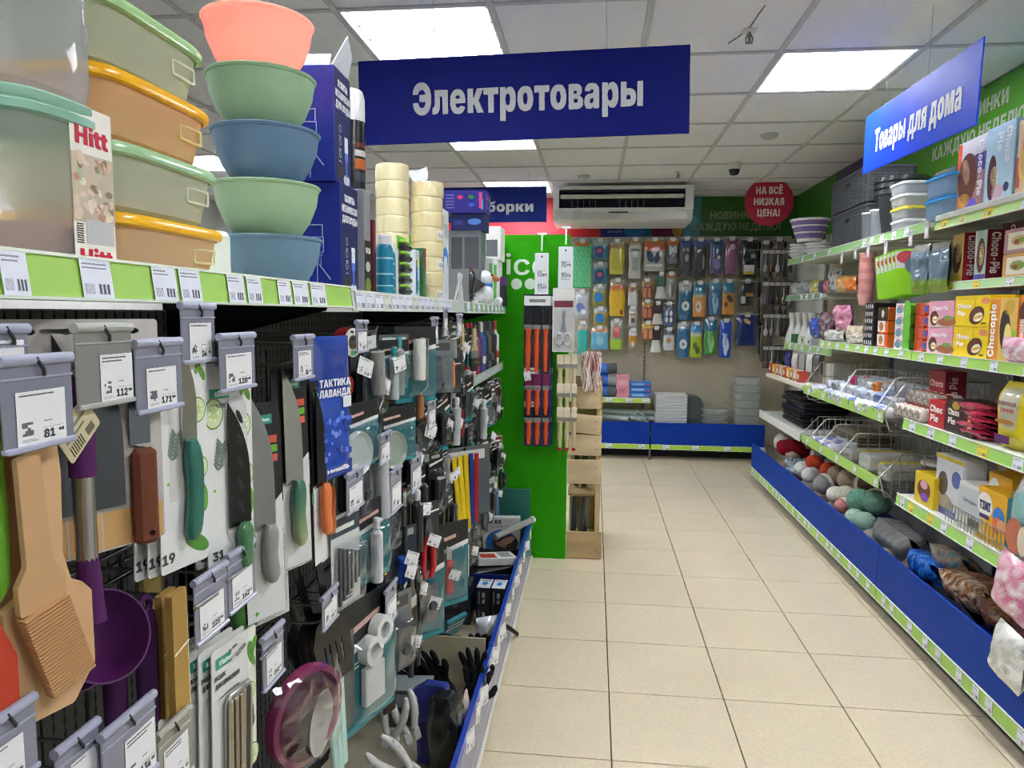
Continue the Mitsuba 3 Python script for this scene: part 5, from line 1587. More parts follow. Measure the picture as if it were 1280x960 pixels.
@lru_cache(None)
def dome(w, h, d=.022, k=0):
    g = G()
    u, v = np.meshgrid(np.linspace(-1, 1, 12), np.linspace(-1, 1, 14))
    e = np.clip((1 - np.abs(u) ** 5) * (1 - np.abs(v) ** 7), 0, 1) ** .5
    q = -d * e * (1 + .12 * np.sin(u * 5 + k) * np.sin(v * 6 + k))
    g.surf(np.stack([u * w / 2, q - .001, v * h / 2], -1), '#ffffff')
    return shape(g, CLEAR)


@lru_cache(None)
def toolparts(kind, col):
    f = dict(TOOLS)[kind]
    return tuple((pn, shape(g, m), None) for pn, g, m in (f(col) if col else f()))


def tag_parts(s, w=.026, h=.036):
    return [('price_tag', shape(digits(s, h, w), PRINT), None)]


def pack(label, px, py, w, h, style, tool, X=XC, yaw=-.25, roll=0.0, ts=1.0, seed=0, bl=True, name='tool_pack', cat='tool pack', group=None, pos=None, tagged=None, dz=0.0):
    p = np.array(pos) if pos is not None else at(px, py, x=X)
    P = [('card', toolcard(round(w, 3), round(h, 3), style, seed % 6), None)]
    for pn, d, m in tool:
        P.append((pn, d, None, mov(0, -.001, -.02 + dz) @ scl(ts)))
    if bl:
        P.append(('blister', dome(round(w * .84, 3), round(h * .66, 3), .024 * ts, seed % 3), None, mov(0, -.001, -h * .12)))
    if tagged:
        P.append(('price_tag', shape(digits(tagged, .046, .034), PRINT), None, mov(.01, -.028, -h * .10) @ rot('y', .45)))
    return thing(name, label, cat, face(p, 'L', yaw, 0, roll), P, group)


TP = lambda kind, col=None: toolparts(kind, col) if isinstance(kind, str) else tuple((pn, shape(g, m), None) for pn, g, m in kind)
used_rects = []


def special(label, x0, x1, y0, y1, style, tool, **k):
    X = k.pop('X', XC)
    c, w, h = span(x0, x1, y0, y1, X)
    used_rects.append((x0, x1, y0, y1))
    far_ = max(0.0, min(1.0, ((x0 + x1) / 2 - 450) / 90))
    w *= k.pop('wk', .9 - .42 * far_)
    k.setdefault('yaw', -.25 - .5 * far_)
    return pack(label, 0, 0, w, h, style, tool, pos=c, **k)


special('paint roller with white sleeve and brown handle on a black-topped teal card', 505, 533, 408, 503, 'teal', TP(t_roller('#9a6a48', '#d4d6cc')), ts=1.35, seed=1)
special('dark trowel with a long brass neck right of the roller card', 530, 556, 425, 492, 'clear', TP(t_scraper('#3a4a58', '#20242a')), ts=1.2, seed=2)
special('screwdriver with a fat orange handle in the upper tool row', 552, 568, 448, 492, 'black', TP('screwdriver', '#e07a2a'), ts=1.1, seed=3, bl=False)
special('teal bag of two pale plastic bottles right of the 112 tag', 472, 500, 425, 488, 'teal', TP(t_tube('#aeb8b8', '#2b8a8f')), ts=.85, seed=4)
special('grey bottle brush in a clear pack beside the roller card', 482, 503, 418, 478, 'clear', TP(t_tube('#8d9494', '#3f8f93')), ts=.95, seed=5)
special('round pale suction disc on a teal card with a black header below the tape rolls', 419, 462, 505, 590, 'teal', TP(t_disc('#c6d0ce')), ts=1.2, seed=1)
special('clear bag of pale green pads on a teal card right of the suction disc', 466, 505, 510, 582, 'teal', TP(t_disc('#a9b8a8')), ts=1.2, seed=2)
special('teal card with two white caulk tubes in the third tool row', 447, 478, 625, 728, 'teal', TP(t_tube('#c6c9cc', '#d4d6d8')), ts=.98, seed=3)
special('narrow pack with two yellow rods next to the caulk tubes', 474, 490, 620, 692, 'clear', TP(t_strips(('#d9a72e', '#c79522'))), ts=1.1, seed=4)
special('yellow, blue and red plastic strips fanned out in one pack', 564, 594, 560, 648, 'clear', TP(t_strips()), ts=2.1, seed=5, bl=False)
special('blue bristle brush hanging in the third tool row', 490, 512, 660, 722, 'clear', TP(t_bristle()), ts=1.15, seed=0, tagged='58', bl=False)
special('two white tape rolls and a white pad on a teal card with a black header', 440, 481, 742, 905, 'teal', TP(t_tapes()), ts=1.25, seed=1, bl=True, dz=.02)
special('red handled pliers hanging left of the yellow strips', 522, 541, 628, 705, 'black', TP('pliers', '#b3262c'), ts=1.3, seed=2, tagged='77', bl=False)
special('pale card of grey caps below the 112 tag, beside the caulk tubes', 420, 444, 640, 760, 'pale', TP(t_bits('#8f9396')), ts=1.2, seed=3)
special('long grey steel brush pack under the blue bristle brush', 484, 506, 742, 840, 'clear', TP(t_black('#4a4d4f')), ts=1.4, seed=2, tagged='41')
special('pale green plastic rod pack left of the two white tape rolls', 404, 436, 800, 925, 'clear', TP(t_strips(('#9fc4bb', '#a9cfc6', '#b5d6cd'))), ts=1.9, seed=4, bl=False, X=-.50)
special('teal card with a red lens clip low in the wall', 545, 572, 655, 760, 'teal', TP(t_knifeset('#c02a30')), ts=1.3, seed=5, tagged='64')
special('black card with white stripe low in the wall above the blue divider', 520, 545, 680, 800, 'teal', TP(t_black('#55585a')), ts=1.3, seed=0, tagged='53')

# loose white price tags
for k, (px, py, a, s, t) in enumerate(((457, 459, .33, '112', 'white 112 price tag hanging askew below the red tape'), (438, 612, .0, '89', 'x'), (514, 714, .5, '36', 'white price tag askew under the red pliers'), (533, 636, .2, '48', 'white price tag left of the yellow strips'),
                                       (571, 592, -.3, '72', 'white price tag tied to the yellow strips'), (500, 455, -.2, '57', 'small curled white price tag by the bottle brush'), (578, 700, .3, '81', 'white price tag above the blue divider'), (617, 545, .5, '29', 'white price tag beside the green dot near the end panel'), (606, 580, -.2, '35', 'white price tag on the far clear packs'))):
    if t == 'x':
        continue
    p = at(px, py, x=-.44)
    thing('price_tag', t, 'price tag', face(p, 'L', -.35, 0, a), [(None, digits(s, .046, .034), PRINT)])
for px0, px1, py0, py1, s, t in ((431, 452, 586, 637, '96', 'grey price holder under the suction disc card'), (486, 500, 585, 638, '88', 'olive price holder right of the suction disc card'), (443, 457, 400, 440, '65', 'clear price holder beside the labelled red tape'), (538, 546, 396, 430, '43', 'narrow price holder above the trowel'),
                                 (472, 486, 540, 578, '75', 'lilac price holder before the pale green pads'), (533, 543, 500, 535, '59', 'lilac price holder in the middle of the tool wall'), (512, 525, 570, 612, '67', 'lilac price holder left of the red pliers'), (480, 494, 730, 778, '52', 'grey price holder before the steel brush pack'),
                                 (553, 558, 385, 420, '38', 'narrow lilac price holder under the top shelf edge'), (570, 576, 392, 420, '33', 'slim white price holder above the orange screwdriver')):
    H(t, s, px0, px1, py0, py1, (.12, .9, .06, .62), X=-.446)

# the far half shelf of tubes
xs = -.49
for part_, g, m in (('half_shelf', G().rbox(-.87, -.492, 2.90, 3.90, 1.075, 1.09, .002, '#8c948c'), MATTE), ('half_shelf_rail', G().box(-.492, -.489, 2.90, 3.90, 1.07, 1.112, '#93a596').box(-.4889, -.4885, 2.95, 3.85, 1.078, 1.104, '#a9b3b4'), PRINT)):
    add_part('shelving_bay_002', part_, g, m)
cols = [('#c9cdc9', '#b3252f', 'white tube with a red cap'), ('#c9c6c4', '#a3232c', 'white tube with a red band'), ('#a3275a', '#2b2d30', 'magenta tube'), ('#5b2a68', '#2b2d30', 'violet tube'), ('#2b62a8', '#d5d8da', 'blue and white tube'), ('#2a2d30', '#3a3d40', 'black tube'), ('#5c6064', '#2b2d30', 'grey tube'), ('#26282a', '#55585a', 'dark tube'), ('#34373a', '#202224', 'charcoal tube'), ('#d9d9d4', '#b33a34', 'white tube with a red stripe')]
for k, (c, cp_, t) in enumerate(cols):
    y = 2.96 + k * .094
    g = G().lathe([(0, 0), (.024, 0), (.025, .004), (.025, .17), (.014, .18), (.010, .20)], c, n=14).lathe([(.0253, .05), (.0253, .085)], cp_, n=14)
    c2 = G().lathe([(.011, .19), (.010, .235), (.005, .245), (0, .245)], cp_, n=10)
    thing('sealant_tube', f'{t}, {ORD[k + 1]} from the near end of the half shelf', 'sealant tube', mov(-.525, y, 1.0905), [('tube', g, GLOSS), ('nozzle', c2, GLOSS)], 'tubes on the far half shelf')

# fill the rest of the pegs
rowname = ['top', 'second', 'third', 'fourth', 'lowest']
rf = random.Random(42)
for r, (z, y0, y1) in enumerate(((1.245, 1.50, 2.86), (1.03, 1.46, 2.86), (.835, 1.46, 3.88), (.65, 1.44, 3.88), (.475, 1.62, 3.88))):
    y, k = y0, 0
    while y < y1:
        step = rf.uniform(.062, .09)
        X = XC - rf.uniform(.0, .045)
        zz = z + rf.uniform(-.02, .02)
        if r == 2 and y > 2.86:
            zz += .11
        u, v = seen((X, y, zz))
        if any(a - 3 < u < b + 1 and c < v < d for a, b, c, d in used_rects) or (u < 433 and v < 640):
            y += step
            continue
        k += 1
        far = y > 2.9
        kind = rf.choice([t for t, _ in TOOLS])
        col = rf.choice(TOOLCOL[kind])
        style = rf.choices(['teal', 'black', 'pale', 'clear'], [2, 3, .8, 3] if not far else [1, 3, 1.5, 4])[0]
        w, h = rf.choice([.05, .058, .068]), rf.choice([.155, .18, .20])
        yaw = rf.uniform(-.5, -.1)
        rl = rf.uniform(-.07, .07)
        cn = {'teal': 'teal card', 'black': 'black card', 'pale': 'pale card', 'clear': 'grey card'}[style]
        hook(y, zz + h / 2 - .0075, X + .02, False)
        pack(f'{COLN[col]} {kind} on a {cn}, {ORD[k]} from the near end, {rowname[r]} tool row', 0, 0, w, h, style, TP(kind, col), pos=(X, y, zz), yaw=yaw, roll=rl, ts=1.15, seed=k + r, bl=rf.random() < .6, tagged=str(rf.randint(24, 98)) if rf.random() < .18 else None, group=f'tool packs in the {rowname[r]} row')
        s2 = rf.choice(['teal', 'black', 'pale', 'clear'])
        if rf.random() < .75:
            thing('tool_pack', f'{s2 if s2 != "clear" else "grey"} card edge behind the {ORD[k]} pack of the {rowname[r]} tool row', 'tool pack', face((X - .035, y, zz), 'L', yaw + .15, 0, 0), [('card', toolcard(w, h, s2, k % 6), None), ('body', shape(t_black('#2a2c2e')[0][1], GLOSS), None, mov(0, 0, -.02))], f'tool packs in the {rowname[r]} row')
        y += step
# ------------------------------------------------------------------ goods in the left bottom bin
ZB = .076
def tagstrip():
    ks = 0
    for k, (px, py) in enumerate(((586, 905), (596, 872), (602, 858), (608, 845), (613, 830), (617, 818), (622, 803), (627, 790), (634, 762), (640, 742), (645, 726), (649, 712), (654, 696), (658, 682), (662, 668), (666, 655))):
        p = at(px, py, x=LBASE + .003)
        thing('shelf_tag', f'white price tag on the blue edge of the left bin, {ORD[k + 1]} from the near end', 'price tag', face((LBASE + .008, p[1], min(p[2], .20)), 'L', -.3 + .25 * math.sin(k * 2.3), 0, .25 * math.sin(k * 1.7)),
              [(None, digits(str(31 + (k * 17) % 66), .050 if k < 8 else .040, .06 if k < 8 else .05), PRINT)], 'price tags on the left bin edge')


tagstrip()


def bagmesh(w, h, d, col, seed=0, n=(16, 18), crease=.006, art=None):
    """A filled soft bag standing in the x-z plane, crimped at its top and bottom."""
    g = G()
    u, v = np.meshgrid(np.linspace(-1, 1, n[0]), np.linspace(-1, 1, n[1]))
    prof = (1 - np.abs(v) ** 4) * (1 - .75 * np.abs(u) ** 5)
    nz = meshkit.fbm(np.stack([u * 2.5 + seed, v * 2.5, 0 * u + seed * 1.7], -1), 3, seed) - .5
    wob = 1 + .05 * np.sin(v * 5 + seed)
    X, Z = u * w / 2 * wob * (1 - .08 * np.abs(v) ** 6), v * h / 2
    fn = col if callable(col) else (lambda q: col)
    g.surf(np.stack([X, -(d / 2) * prof - crease * 2 * nz * (np.abs(v) < .97), Z], -1), col if not callable(col) else (lambda q: col(q, w, h)))
    g.surf(np.stack([X, (d / 2) * prof + crease * nz, Z], -1)[:, ::-1], col if not callable(col) else (lambda q: col(q, w, h)))
    if art:
        art(g, w, h, -(d / 2) - crease * 1.1)
    return g


def bands(*st):
    """Horizontal colour bands: (lower limit as a fraction of the height, colour), from the top down."""
    cs = [(z, np.array([int(c[i:i + 2], 16) / 255 for i in (1, 3, 5)])) for z, c in st]

    def f(q, w, h):
        t = q[:, 2] / h + .5
        out = np.zeros((len(q), 3)) + cs[-1][1]
        for z, c in cs[::-1]:
            out[t >= z] = c
        return out
    return f


def mottle(cols, f=40, seed=1):
    cs = np.array([[int(c[i:i + 2], 16) / 255 for i in (1, 3, 5)] for c in cols])

    def g(q, w=None, h=None):
        t = np.clip((meshkit.fbm(q * f + seed * 3.3, 3, seed) - .25) * 2, 0, .999) * len(cs)
        return cs[t.astype(int)]
    return g


# RX carton and neighbours near the far end
p = at(630, 640, x=-.40)
rx = carton(.20, .05, .17, '#c9cbc9', [lambda g, m, w, h: g.text('HORX', .022, -w * .18, h * .80, '#2a2b2d', m, y=-.0003, width=.075).rect(-w * .45, w * .2, h * .72, h * .735, '#7a7c7e', m).rect(-w * .45, w * .05, h * .68, h * .69, '#8d8f91', m).flat(ell(.085, .075, -.0, h * .18), '#2d6fb8', m).flat(ell(.07, .05, .02, h * .2), '#3a3230', m, y=-.0003).flat(ell(.045, .018, .03, h * .26, 25), '#c29a80', m, y=-.0005).flat(ell(.03, .014, .0, h * .14, -20), '#a97f68', m, y=-.0005)])
thing('carton', 'pale RX carton with a hand picture standing at the far end of the left bin', 'carton', face((-.47, 3.72, .12), 'B', .08), [(None, rx, PRINT)])
thing('carton', 'dark plain carton underneath the RX carton', 'carton', face((-.48, 3.71, ZB), 'B', .05), [(None, carton(.24, .14, .0435, '#26282a'), PRINT)])
t = G().tube([(-.46, 3.40, .285), (-.30, 3.62, .315)], .016, '#8f918e', n=10)
thing('packaged_rod', 'clear plastic wrapped rod lying across the boxes, its end sticking out over the blue edge', 'packaged rod', None, [('rod', t, FILM), ('cap', G().tube([(-.30, 3.62, .315), (-.293, 3.63, .3165)], .018, '#dfe0d6', n=10), GLOSS)])
thing('carton', 'white carton with red print lying under the clear rod', 'carton', mov(-.45, 3.30, .195) @ rot('z', .5) @ rot('y', .10), [(None, G().rbox(-.10, .10, -.05, .05, 0, .035, .002, '#d5d6d4').rect(-.08, .0, -.04, .02, '#b9443a', mov(0, 0, .0353) @ rot('x', -math.pi / 2)).rect(.02, .08, -.03, .04, '#8d908f', mov(0, 0, .0353) @ rot('x', -math.pi / 2)), PRINT)])
thing('power_strip_box', 'long black flat box lying in the left bin behind the black cartons', 'carton', mov(-.46, 3.24, .155) @ rot('z', .75) @ rot('y', .06), [(None, G().rbox(-.14, .14, -.045, .045, 0, .038, .003, '#17181a').rbox(-.13, -.05, -.046, -.044, .008, .028, .001, '#3a3c3e'), GLOSS)])
thing('carton', 'stack of dark cartons carrying the flat black box', 'carton', face((-.50, 3.17, ZB), 'B', .05), [(None, carton(.26, .26, .078, '#2d2a2a', [lambda g, m, w, h: g.rect(-.1, .05, h * .3, h * .6, '#5a5c5e', m)]), PRINT)])
for k in range(2):
    for j in range(2):
        nm = ['left', 'right'][k]
        thing('lamp_carton', f'black carton with white lettering and a white-blue top, {nm} one of the pair, {"lower" if j == 0 else "upper"}', 'carton', face((-.436 + k * .062, 2.86, ZB + j * .0825), 'B', -.03),
              [(None, carton(.058, .10, .082, '#1b1c20', [lambda g, m, w, h: g.text('PL-RX', .012, .008, h * .2, '#c9cbd0', m, y=-.0004, width=h * .55, vertical=1, align=0).rect(-.02, -.014, h * .15, h * .8, '#6a6c72', m)], top='#d3d9e2' if j else None), PRINT)] +
              ([('lid_print', G().flat(ell(.012, .02, 0, 0), '#3a86c8', mov(0, .05, .0828) @ rot('x', -math.pi / 2)).rect(-.02, .02, .028, .04, '#8d929c', mov(0, .05, .0828) @ rot('x', -math.pi / 2)), PRINT)] if j else []))
for k in range(3):
    thing('carton', f'wide black carton left of the lettered pair, {["lowest", "middle", "topmost"][k]} of three', 'carton', face((-.555, 2.86, ZB + .056 * k), 'B', .02), [(None, carton(.13, .11, .0555, '#1f2226', [lambda g, m, w, h: g.rect(-.05, .05, h * .2, h * .8, '#2c3036', m).flat(ell(.012, .012, .0, h * .5), '#4a5058', m, y=-.0003)], top='#4a4544' if k == 2 else None), PRINT)])
thing('cloth_pack', 'teal pack with white stripes leaning beside the black cartons', 'cloth pack', face((-.53, 2.70, ZB + .05), 'L', -.5, .5), [(None, G().rbox(-.06, .06, 0, .02, -.04, .06, .004, '#2b7f8c').rect(-.05, .05, .03, .04, '#dfe6e6', y=-.0004).rect(-.05, .05, .01, .02, '#dfe6e6', y=-.0004), FILM)])


# gloves
def glove(c1, c2, m=np.eye(4)):
    palm = G().ball(.045, (0, 0, 0), c1, n=12, s=(.9, .35, 1.0), bump=.1, seed=2)
    P = [('palm', palm, CLOTH)]
    for k, (x, L, a) in enumerate(((-.030, .055, .25), (-.011, .068, .08), (.010, .066, -.08), (.030, .052, -.25))):
        pth = [(x + math.sin(-a) * t * L, -.012 * t * t, .035 + t * L) for t in np.linspace(0, 1, 6)]
        P.append(('finger', G().tube(pth, [.010, .0105, .0105, .010, .009, .004], c1, n=8), CLOTH))
    P.append(('thumb', G().tube([(.035, -.004, -.005), (.055, -.012, .015), (.062, -.016, .035), (.064, -.018, .045)], [.012, .011, .010, .004], c1, n=8), CLOTH))
    P.append(('cuff', G().lathe([(.030, -.085), (.034, -.06), (.033, -.03)], c2, n=14, sy=.45), CLOTH))
    return P


for k, (x, y, z, a, b, c, c1, c2, t) in enumerate(((-.52, 2.52, .13, .4, 1.2, .3, '#1d1f2c', '#2b2f8f', 'black work glove with blue trim before the blue divider, left'), (-.47, 2.56, .15, -.5, 1.1, -.4, '#1a1c28', '#27309a', 'black work glove with blue trim before the blue divider, right'),
                                                  (-.57, 2.47, .12, 1.0, 1.2, .8, '#23263c', '#2d35a8', 'dark blue work glove lowest in the pile before the blue divider'), (-.41, 2.54, .15, .2, .7, .2, '#2a2b2e', '#c9cacb', 'grey and white work glove against the bin edge'),
                                                  (-.55, 2.24, .15, .1, .0, -.9, '#17181b', '#1c1d20', 'black rubber glove leaning on the beige divider, left'), (-.50, 2.25, .17, .0, .05, -.6, '#141518', '#1c1d20', 'black rubber glove leaning on the beige divider, second'),
                                                  (-.37, 2.27, .17, .0, .0, -.1, '#1a1b1e', '#222326', 'black rubber glove upright near the blue bin edge'), (-.355, 2.18, .16, .0, .0, .1, '#1d1e21', '#d0d0cc', 'black glove with a white cuff at the blue bin edge'))):
    thing('work_glove', t, 'glove', mov(x, y, z) @ rot('z', a) @ rot('x', b) @ rot('y', c), glove(c1, c2), 'work gloves in the left bin')
st = G()
s0 = [at(612, 792, x=-.40), at(625, 790, x=-.335), at(636, 793, x=-.31), at(648, 800, x=-.298)]
s0 = [np.array(q) + [0, 0, .035 - .004 * k] for k, q in enumerate(s0)]
A = np.array([[q + np.array([0, 0, .010 * s]) for s in (-1, -.3, .3, 1)] for q in s0])
st.surf(A, '#17181a').surf(A + [.002, 0, .0], '#17181a')
thing('strap', 'black webbing strap hanging out over the blue bin edge', 'strap', None, [(None, st, CLOTH)])
film = lambda k, w, h: bagmesh(w, h, .05, '#d9dde0', k, crease=.02)
thing('plastic_bag', 'crinkled clear bag beside the work gloves', 'plastic bag', mov(-.38, 2.62, .16) @ rot('z', .5), [(None, shape(film(3, .10, .13), FILM), None)])

# near bin: grey box, blue clamp, black wrapped clamp, white clamps, crinkled bag
p = at(520, 846, x=-.52)
thing('carton', 'clear topped dark grey box standing left of the blue scraper', 'carton', face((-.55, 2.10, ZB), 'B', .1), [('box', carton(.13, .10, .12, '#3a4042', [lambda g, m, w, h: g.rect(-.05, .05, h * .55, h * .9, '#7d868a', m)], top='#8f9799'), GLOSS)])
bl = G().poly(Polygon([(-.02, -.15), (.012, -.15), (.010, .0), (.03, .035), (.055, .05), (.05, .075), (-.005, .075), (-.04, .05), (-.045, .02), (-.025, .0)]).buffer(.008), .032, '#2a3590')
thing('caulking_gun', 'blue plastic tool handle standing upright in the near left bin', 'tool', face((-.455, 1.92, ZB + .16), 'B', -.15), [('handle', bl, FILM), ('grip', G().poly(rr(.03, .10, .01, -.004, -.08), .036, '#1f2870', y=-.002), GLOSS)])
bk = G().poly(Polygon([(-.03, -.13), (.03, -.13), (.035, .05), (.01, .085), (-.03, .08)]).buffer(.01), .05, '#16171a')
fr = bagmesh(.105, .24, .075, '#ffffff', 9, crease=.012)
thing('wrapped_tool', 'black tool wrapped in glossy film right of the blue handle', 'tool', face((-.395, 1.86, ZB + .145), 'B', -.2), [('tool', bk, FILM), ('film', shape(fr, CLEAR), None, mov(0, .025, 0))])
thing('card_pack', 'pinkish card leaning against the blue bin edge beside the black wrapped tool', 'card pack', mov(-.348, 1.93, ZB + .12) @ rot('z', 1.45) @ rot('y', .12), [(None, G().poly(pg((-.05, -.11), (.05, -.11), (.05, .05), (.02, .10), (-.05, .06)), .004, '#b9aa9c').flat(ell(.03, .05, 0, 0), '#8f8578', y=-.0006), FILM)])


def clamp(m=np.eye(4)):
    P = []
    for s in (-1, 1):
        pth = [(s * (.012 + .024 * math.sin(t * 2.2)), -.004, -.06 + .15 * t) for t in np.linspace(0, 1, 9)]
        gh = G().tube(pth, [.009, .012, .012, .0135, .0135, .013, .012, .011, .006], '#d3d3cf', n=9)
        for k in range(6):
            q = np.array(pth[3 + k // 2])
            gh.tube([q + [s * .010, -.012, .004 * k], q + [s * .010, .010, .004 * k]], .0025, '#bdbdb8', n=5)
        P.append(('handle', gh, GLOSS))
        P.append(('jaw', G().rbox(s * .004, s * .03, -.012, .010, -.10, -.055, .003, '#c9c9c4') if s > 0 else G().rbox(-.03, -.004, -.012, .010, -.10, -.055, .003, '#c9c9c4'), GLOSS))
    P.append(('spring', G().tube([(.010 * math.cos(a), -.014 + .0012 * a, -.055 + .010 * math.sin(a)) for a in np.linspace(0, 18, 40)], .0016, '#8f9296', n=5), METAL))
    return P


for k, (px, py, X, a, b, t) in enumerate(((492, 900, -.52, -.3, .15, 'white spring clamp standing upright under the white tape rolls'), (508, 895, -.49, .4, -.25, 'white spring clamp leaning right beside the blue handle'), (492, 950, -.46, .2, -.75, 'white spring clamp lying in front in the near left bin'))):
    p = at(px, py, x=X)
    thing('spring_clamp', t, 'spring clamp', mov(X, p[1], max(p[2], ZB + .11)) @ rot('z', a + .3) @ rot('y', b) @ scl(.8), clamp(), 'white spring clamps')
thing('wire_tool', 'grey steel strap tool lying under the spring clamps', 'tool', mov(-.47, 1.62, ZB + .02) @ rot('z', .9), [('bar', G().rbox(-.13, .13, -.012, .012, 0, .006, .001, '#b9bcbe'), METAL), ('pad', G().rbox(.05, .15, -.035, .035, .006, .018, .003, '#cfd2d2'), GLOSS)])
thing('tool_case', 'flat black and teal case at the bottom of the near left bin', 'case', mov(-.45, 1.52, ZB) @ rot('z', .2), [('case', G().rbox(-.09, .09, -.08, .08, 0, .03, .004, '#1d3a48'), GLOSS), ('lid_edge', G().rbox(-.091, .091, -.081, .081, .024, .032, .004, '#2447a0'), GLOSS)])
for k, (x, y, w, h, t) in enumerate(((-.52, 1.62, .14, .15, 'crinkled clear bag of small red parts in the near left bin'), (-.57, 1.48, .16, .17, 'crinkled clear bag at the lower picture edge in the near left bin'))):
    cm = mottle(['#8f8a88', '#b9b6b4', '#7a4a48', '#6a6664', '#c9c6c4', '#94605c'], 30, k)
    thing('plastic_bag', t, 'plastic bag', mov(x, y, ZB + h / 2) @ rot('z', .8), [(None, bagmesh(w, h, .08, lambda q, a, b, cm=cm: cm(q), k + 4, crease=.024), FILM)])
for k in range(9):
    y = 1.02 + .05 * k
    thing('handle_pack', f'dark slim pack stacked low behind the near hooks, {ORD[k + 1]} from the near end', 'dark pack', face((-.60, y + .35, .45), 'L', -.2), [(None, G().rbox(-.02, .02, 0, .012, -.12, .10, .003, ['#26282a', '#303335', '#3a3835'][k % 3]).rect(-.015, .015, .04, .07, '#5a5c5e', y=-.0004), GLOSS)], 'dark slim packs low on the left wall')
# ------------------------------------------------------------------ brushes on the green panel, crate contents, back wall goods
# two clip strips with brush packs in front of the green panel
YG = 3.86
for k, (px, py0, py1, t, pw) in enumerate(((677, 316, 376, 'tall white price card hanging before the green panel, left one', 17), (707, 308, 360, 'tall white price card hanging before the green panel, right one', 18))):
    a, b = at(px, py0, y=YG - .02), at(px, py1, y=YG - .02)
    h, w = a[2] - b[2], pw / 900 * YG
    g = G().poly(rr(w, h, .003).difference(ell(.004, .006, 0, h / 2 - .02)), .002, '#d5d9da')
    g.flat(ell(.004, .006, 0, h / 2 - .02), '#2a2a2c', y=-.0004)
    for z in (.12, -.16, -.3):
        g.rect(-w * .3, w * .3, h * z, h * z + .003, '#8d9092', y=-.0004)
    for z in (.0, -.26):
        for i in range(4):
            g.rect(-w * .28 + i * w * .08, -w * .24 + i * w * .08, h * z, h * z + .03, '#55585a', y=-.0004)
        g.text('79' if k else '59', .015, w * .2, h * z + .003, '#55585a', y=-.0004)
    hk = G().tube([(0, .0, h / 2 + .01), (0, .0, h / 2 + .10), (0, .10, h / 2 + .10)], .004, '#e2e4e4', n=6).rbox(-.025, .025, -.003, .003, h / 2 + .092, h / 2 + .104, .002, '#e6e8e8')
    thing('price_card', t, 'price card', face(((a[0] + b[0]) / 2, YG - .02, (a[2] + b[2]) / 2), 'B'), [('card', g, PRINT), ('strip_hook', hk, GLOSS)])


def brushset(w, h, hc, tip, fer, back, n=3, natural=False):
    P = [('card', G().poly(rr(w, h, .004), .0015, back).rect(-w / 2 + .002, w / 2 - .002, h * .36, h * .48, '#d8dad8', y=-.0004).rect(-w * .3, w * .3, h * .40, h * .44, '#7a7c7e', y=-.0006), PRINT)]
    for k in range(n):
        x = -w * .32 + k * w * .64 / max(n - 1, 1)
        bw = w * (.135 if natural else .125) * (1.2 - .12 * k)
        bt = .24 * h if not natural else .20 * h
        P.append(('bristles', G().rbox(x - bw, x + bw, -.014, -.003, h * .36 - bt, h * .36, .003, tip), CLOTH))
        P.append(('ferrule', G().rbox(x - bw * 1.05, x + bw * 1.05, -.015, -.002, h * .36 - bt - .022, h * .36 - bt + .002, .002, fer), METAL))
        z = h * .36 - bt - .02
        P.append(('handle', G().tube([(x, -.009, z), (x, -.009, z - h * .10), (x, -.009, z - h * .24), (x, -.009, -h * .46)], [bw * .85, bw * .6, bw * .8, bw * .5], hc, n=8), GLOSS))
        if natural:
            P.append(('handle_tip', G().tube([(x, -.009, -h * .43), (x, -.009, -h * .49)], bw * .66, '#a8283a', n=8), GLOSS))
    return P


for k, (py0, py1, tip, back, t) in enumerate(((368, 468, '#1d1e21', '#c9ccca', 'orange-handled black brush set at the top of the left clip strip'), (458, 520, '#6a2c4a', '#26305e', 'orange-handled brush set with dark red bristles, middle of the left clip strip'), (500, 556, '#23252a', '#1f2a52', 'orange-handled dark brush set at the bottom of the left clip strip'))):
    a, b = at(672, py0, y=YG), at(672, py1, y=YG)
    h = a[2] - b[2]
    for j in range(2):
        thing('brush_set', t if j == 0 else t.split(',')[0].replace('brush set', 'brush set behind the front one'), 'brush set', face(((a[0] + b[0]) / 2 + .012 * k * 0 + .01 * j, YG - .03 + .035 * j, (a[2] + b[2]) / 2), 'B', .04 * (k - 1)), brushset(.145, h, '#d4552c', tip, '#c9cbcc', '#24262c' if k == 0 else back), 'orange-handled brush sets')
for k, (py0, py1, t) in enumerate(((440, 490, 'pale wooden brush set with red tips, upper row of the right clip strip'), (476, 525, 'pale wooden brush set with red tips, middle row of the right clip strip'), (505, 556, 'pale wooden brush set with red tips, lowest row of the right clip strip'))):
    a, b = at(709, py0, y=YG), at(709, py1, y=YG)
    thing('brush_set', t, 'brush set', face(((a[0] + b[0]) / 2, YG - .02 - .01 * k, (a[2] + b[2]) / 2), 'B', .03), brushset(.115, a[2] - b[2] + .05, '#cbb892', '#d8cdb2', '#c3c2ba', '#8d8a80', 3, True)[1:], 'wooden brushes with red tips')
sc = G()
a, b = at(705, 360, y=YG - .04), at(705, 440, y=YG - .04)
zc, hh, xc = (a[2] + b[2]) / 2, a[2] - b[2], a[0]
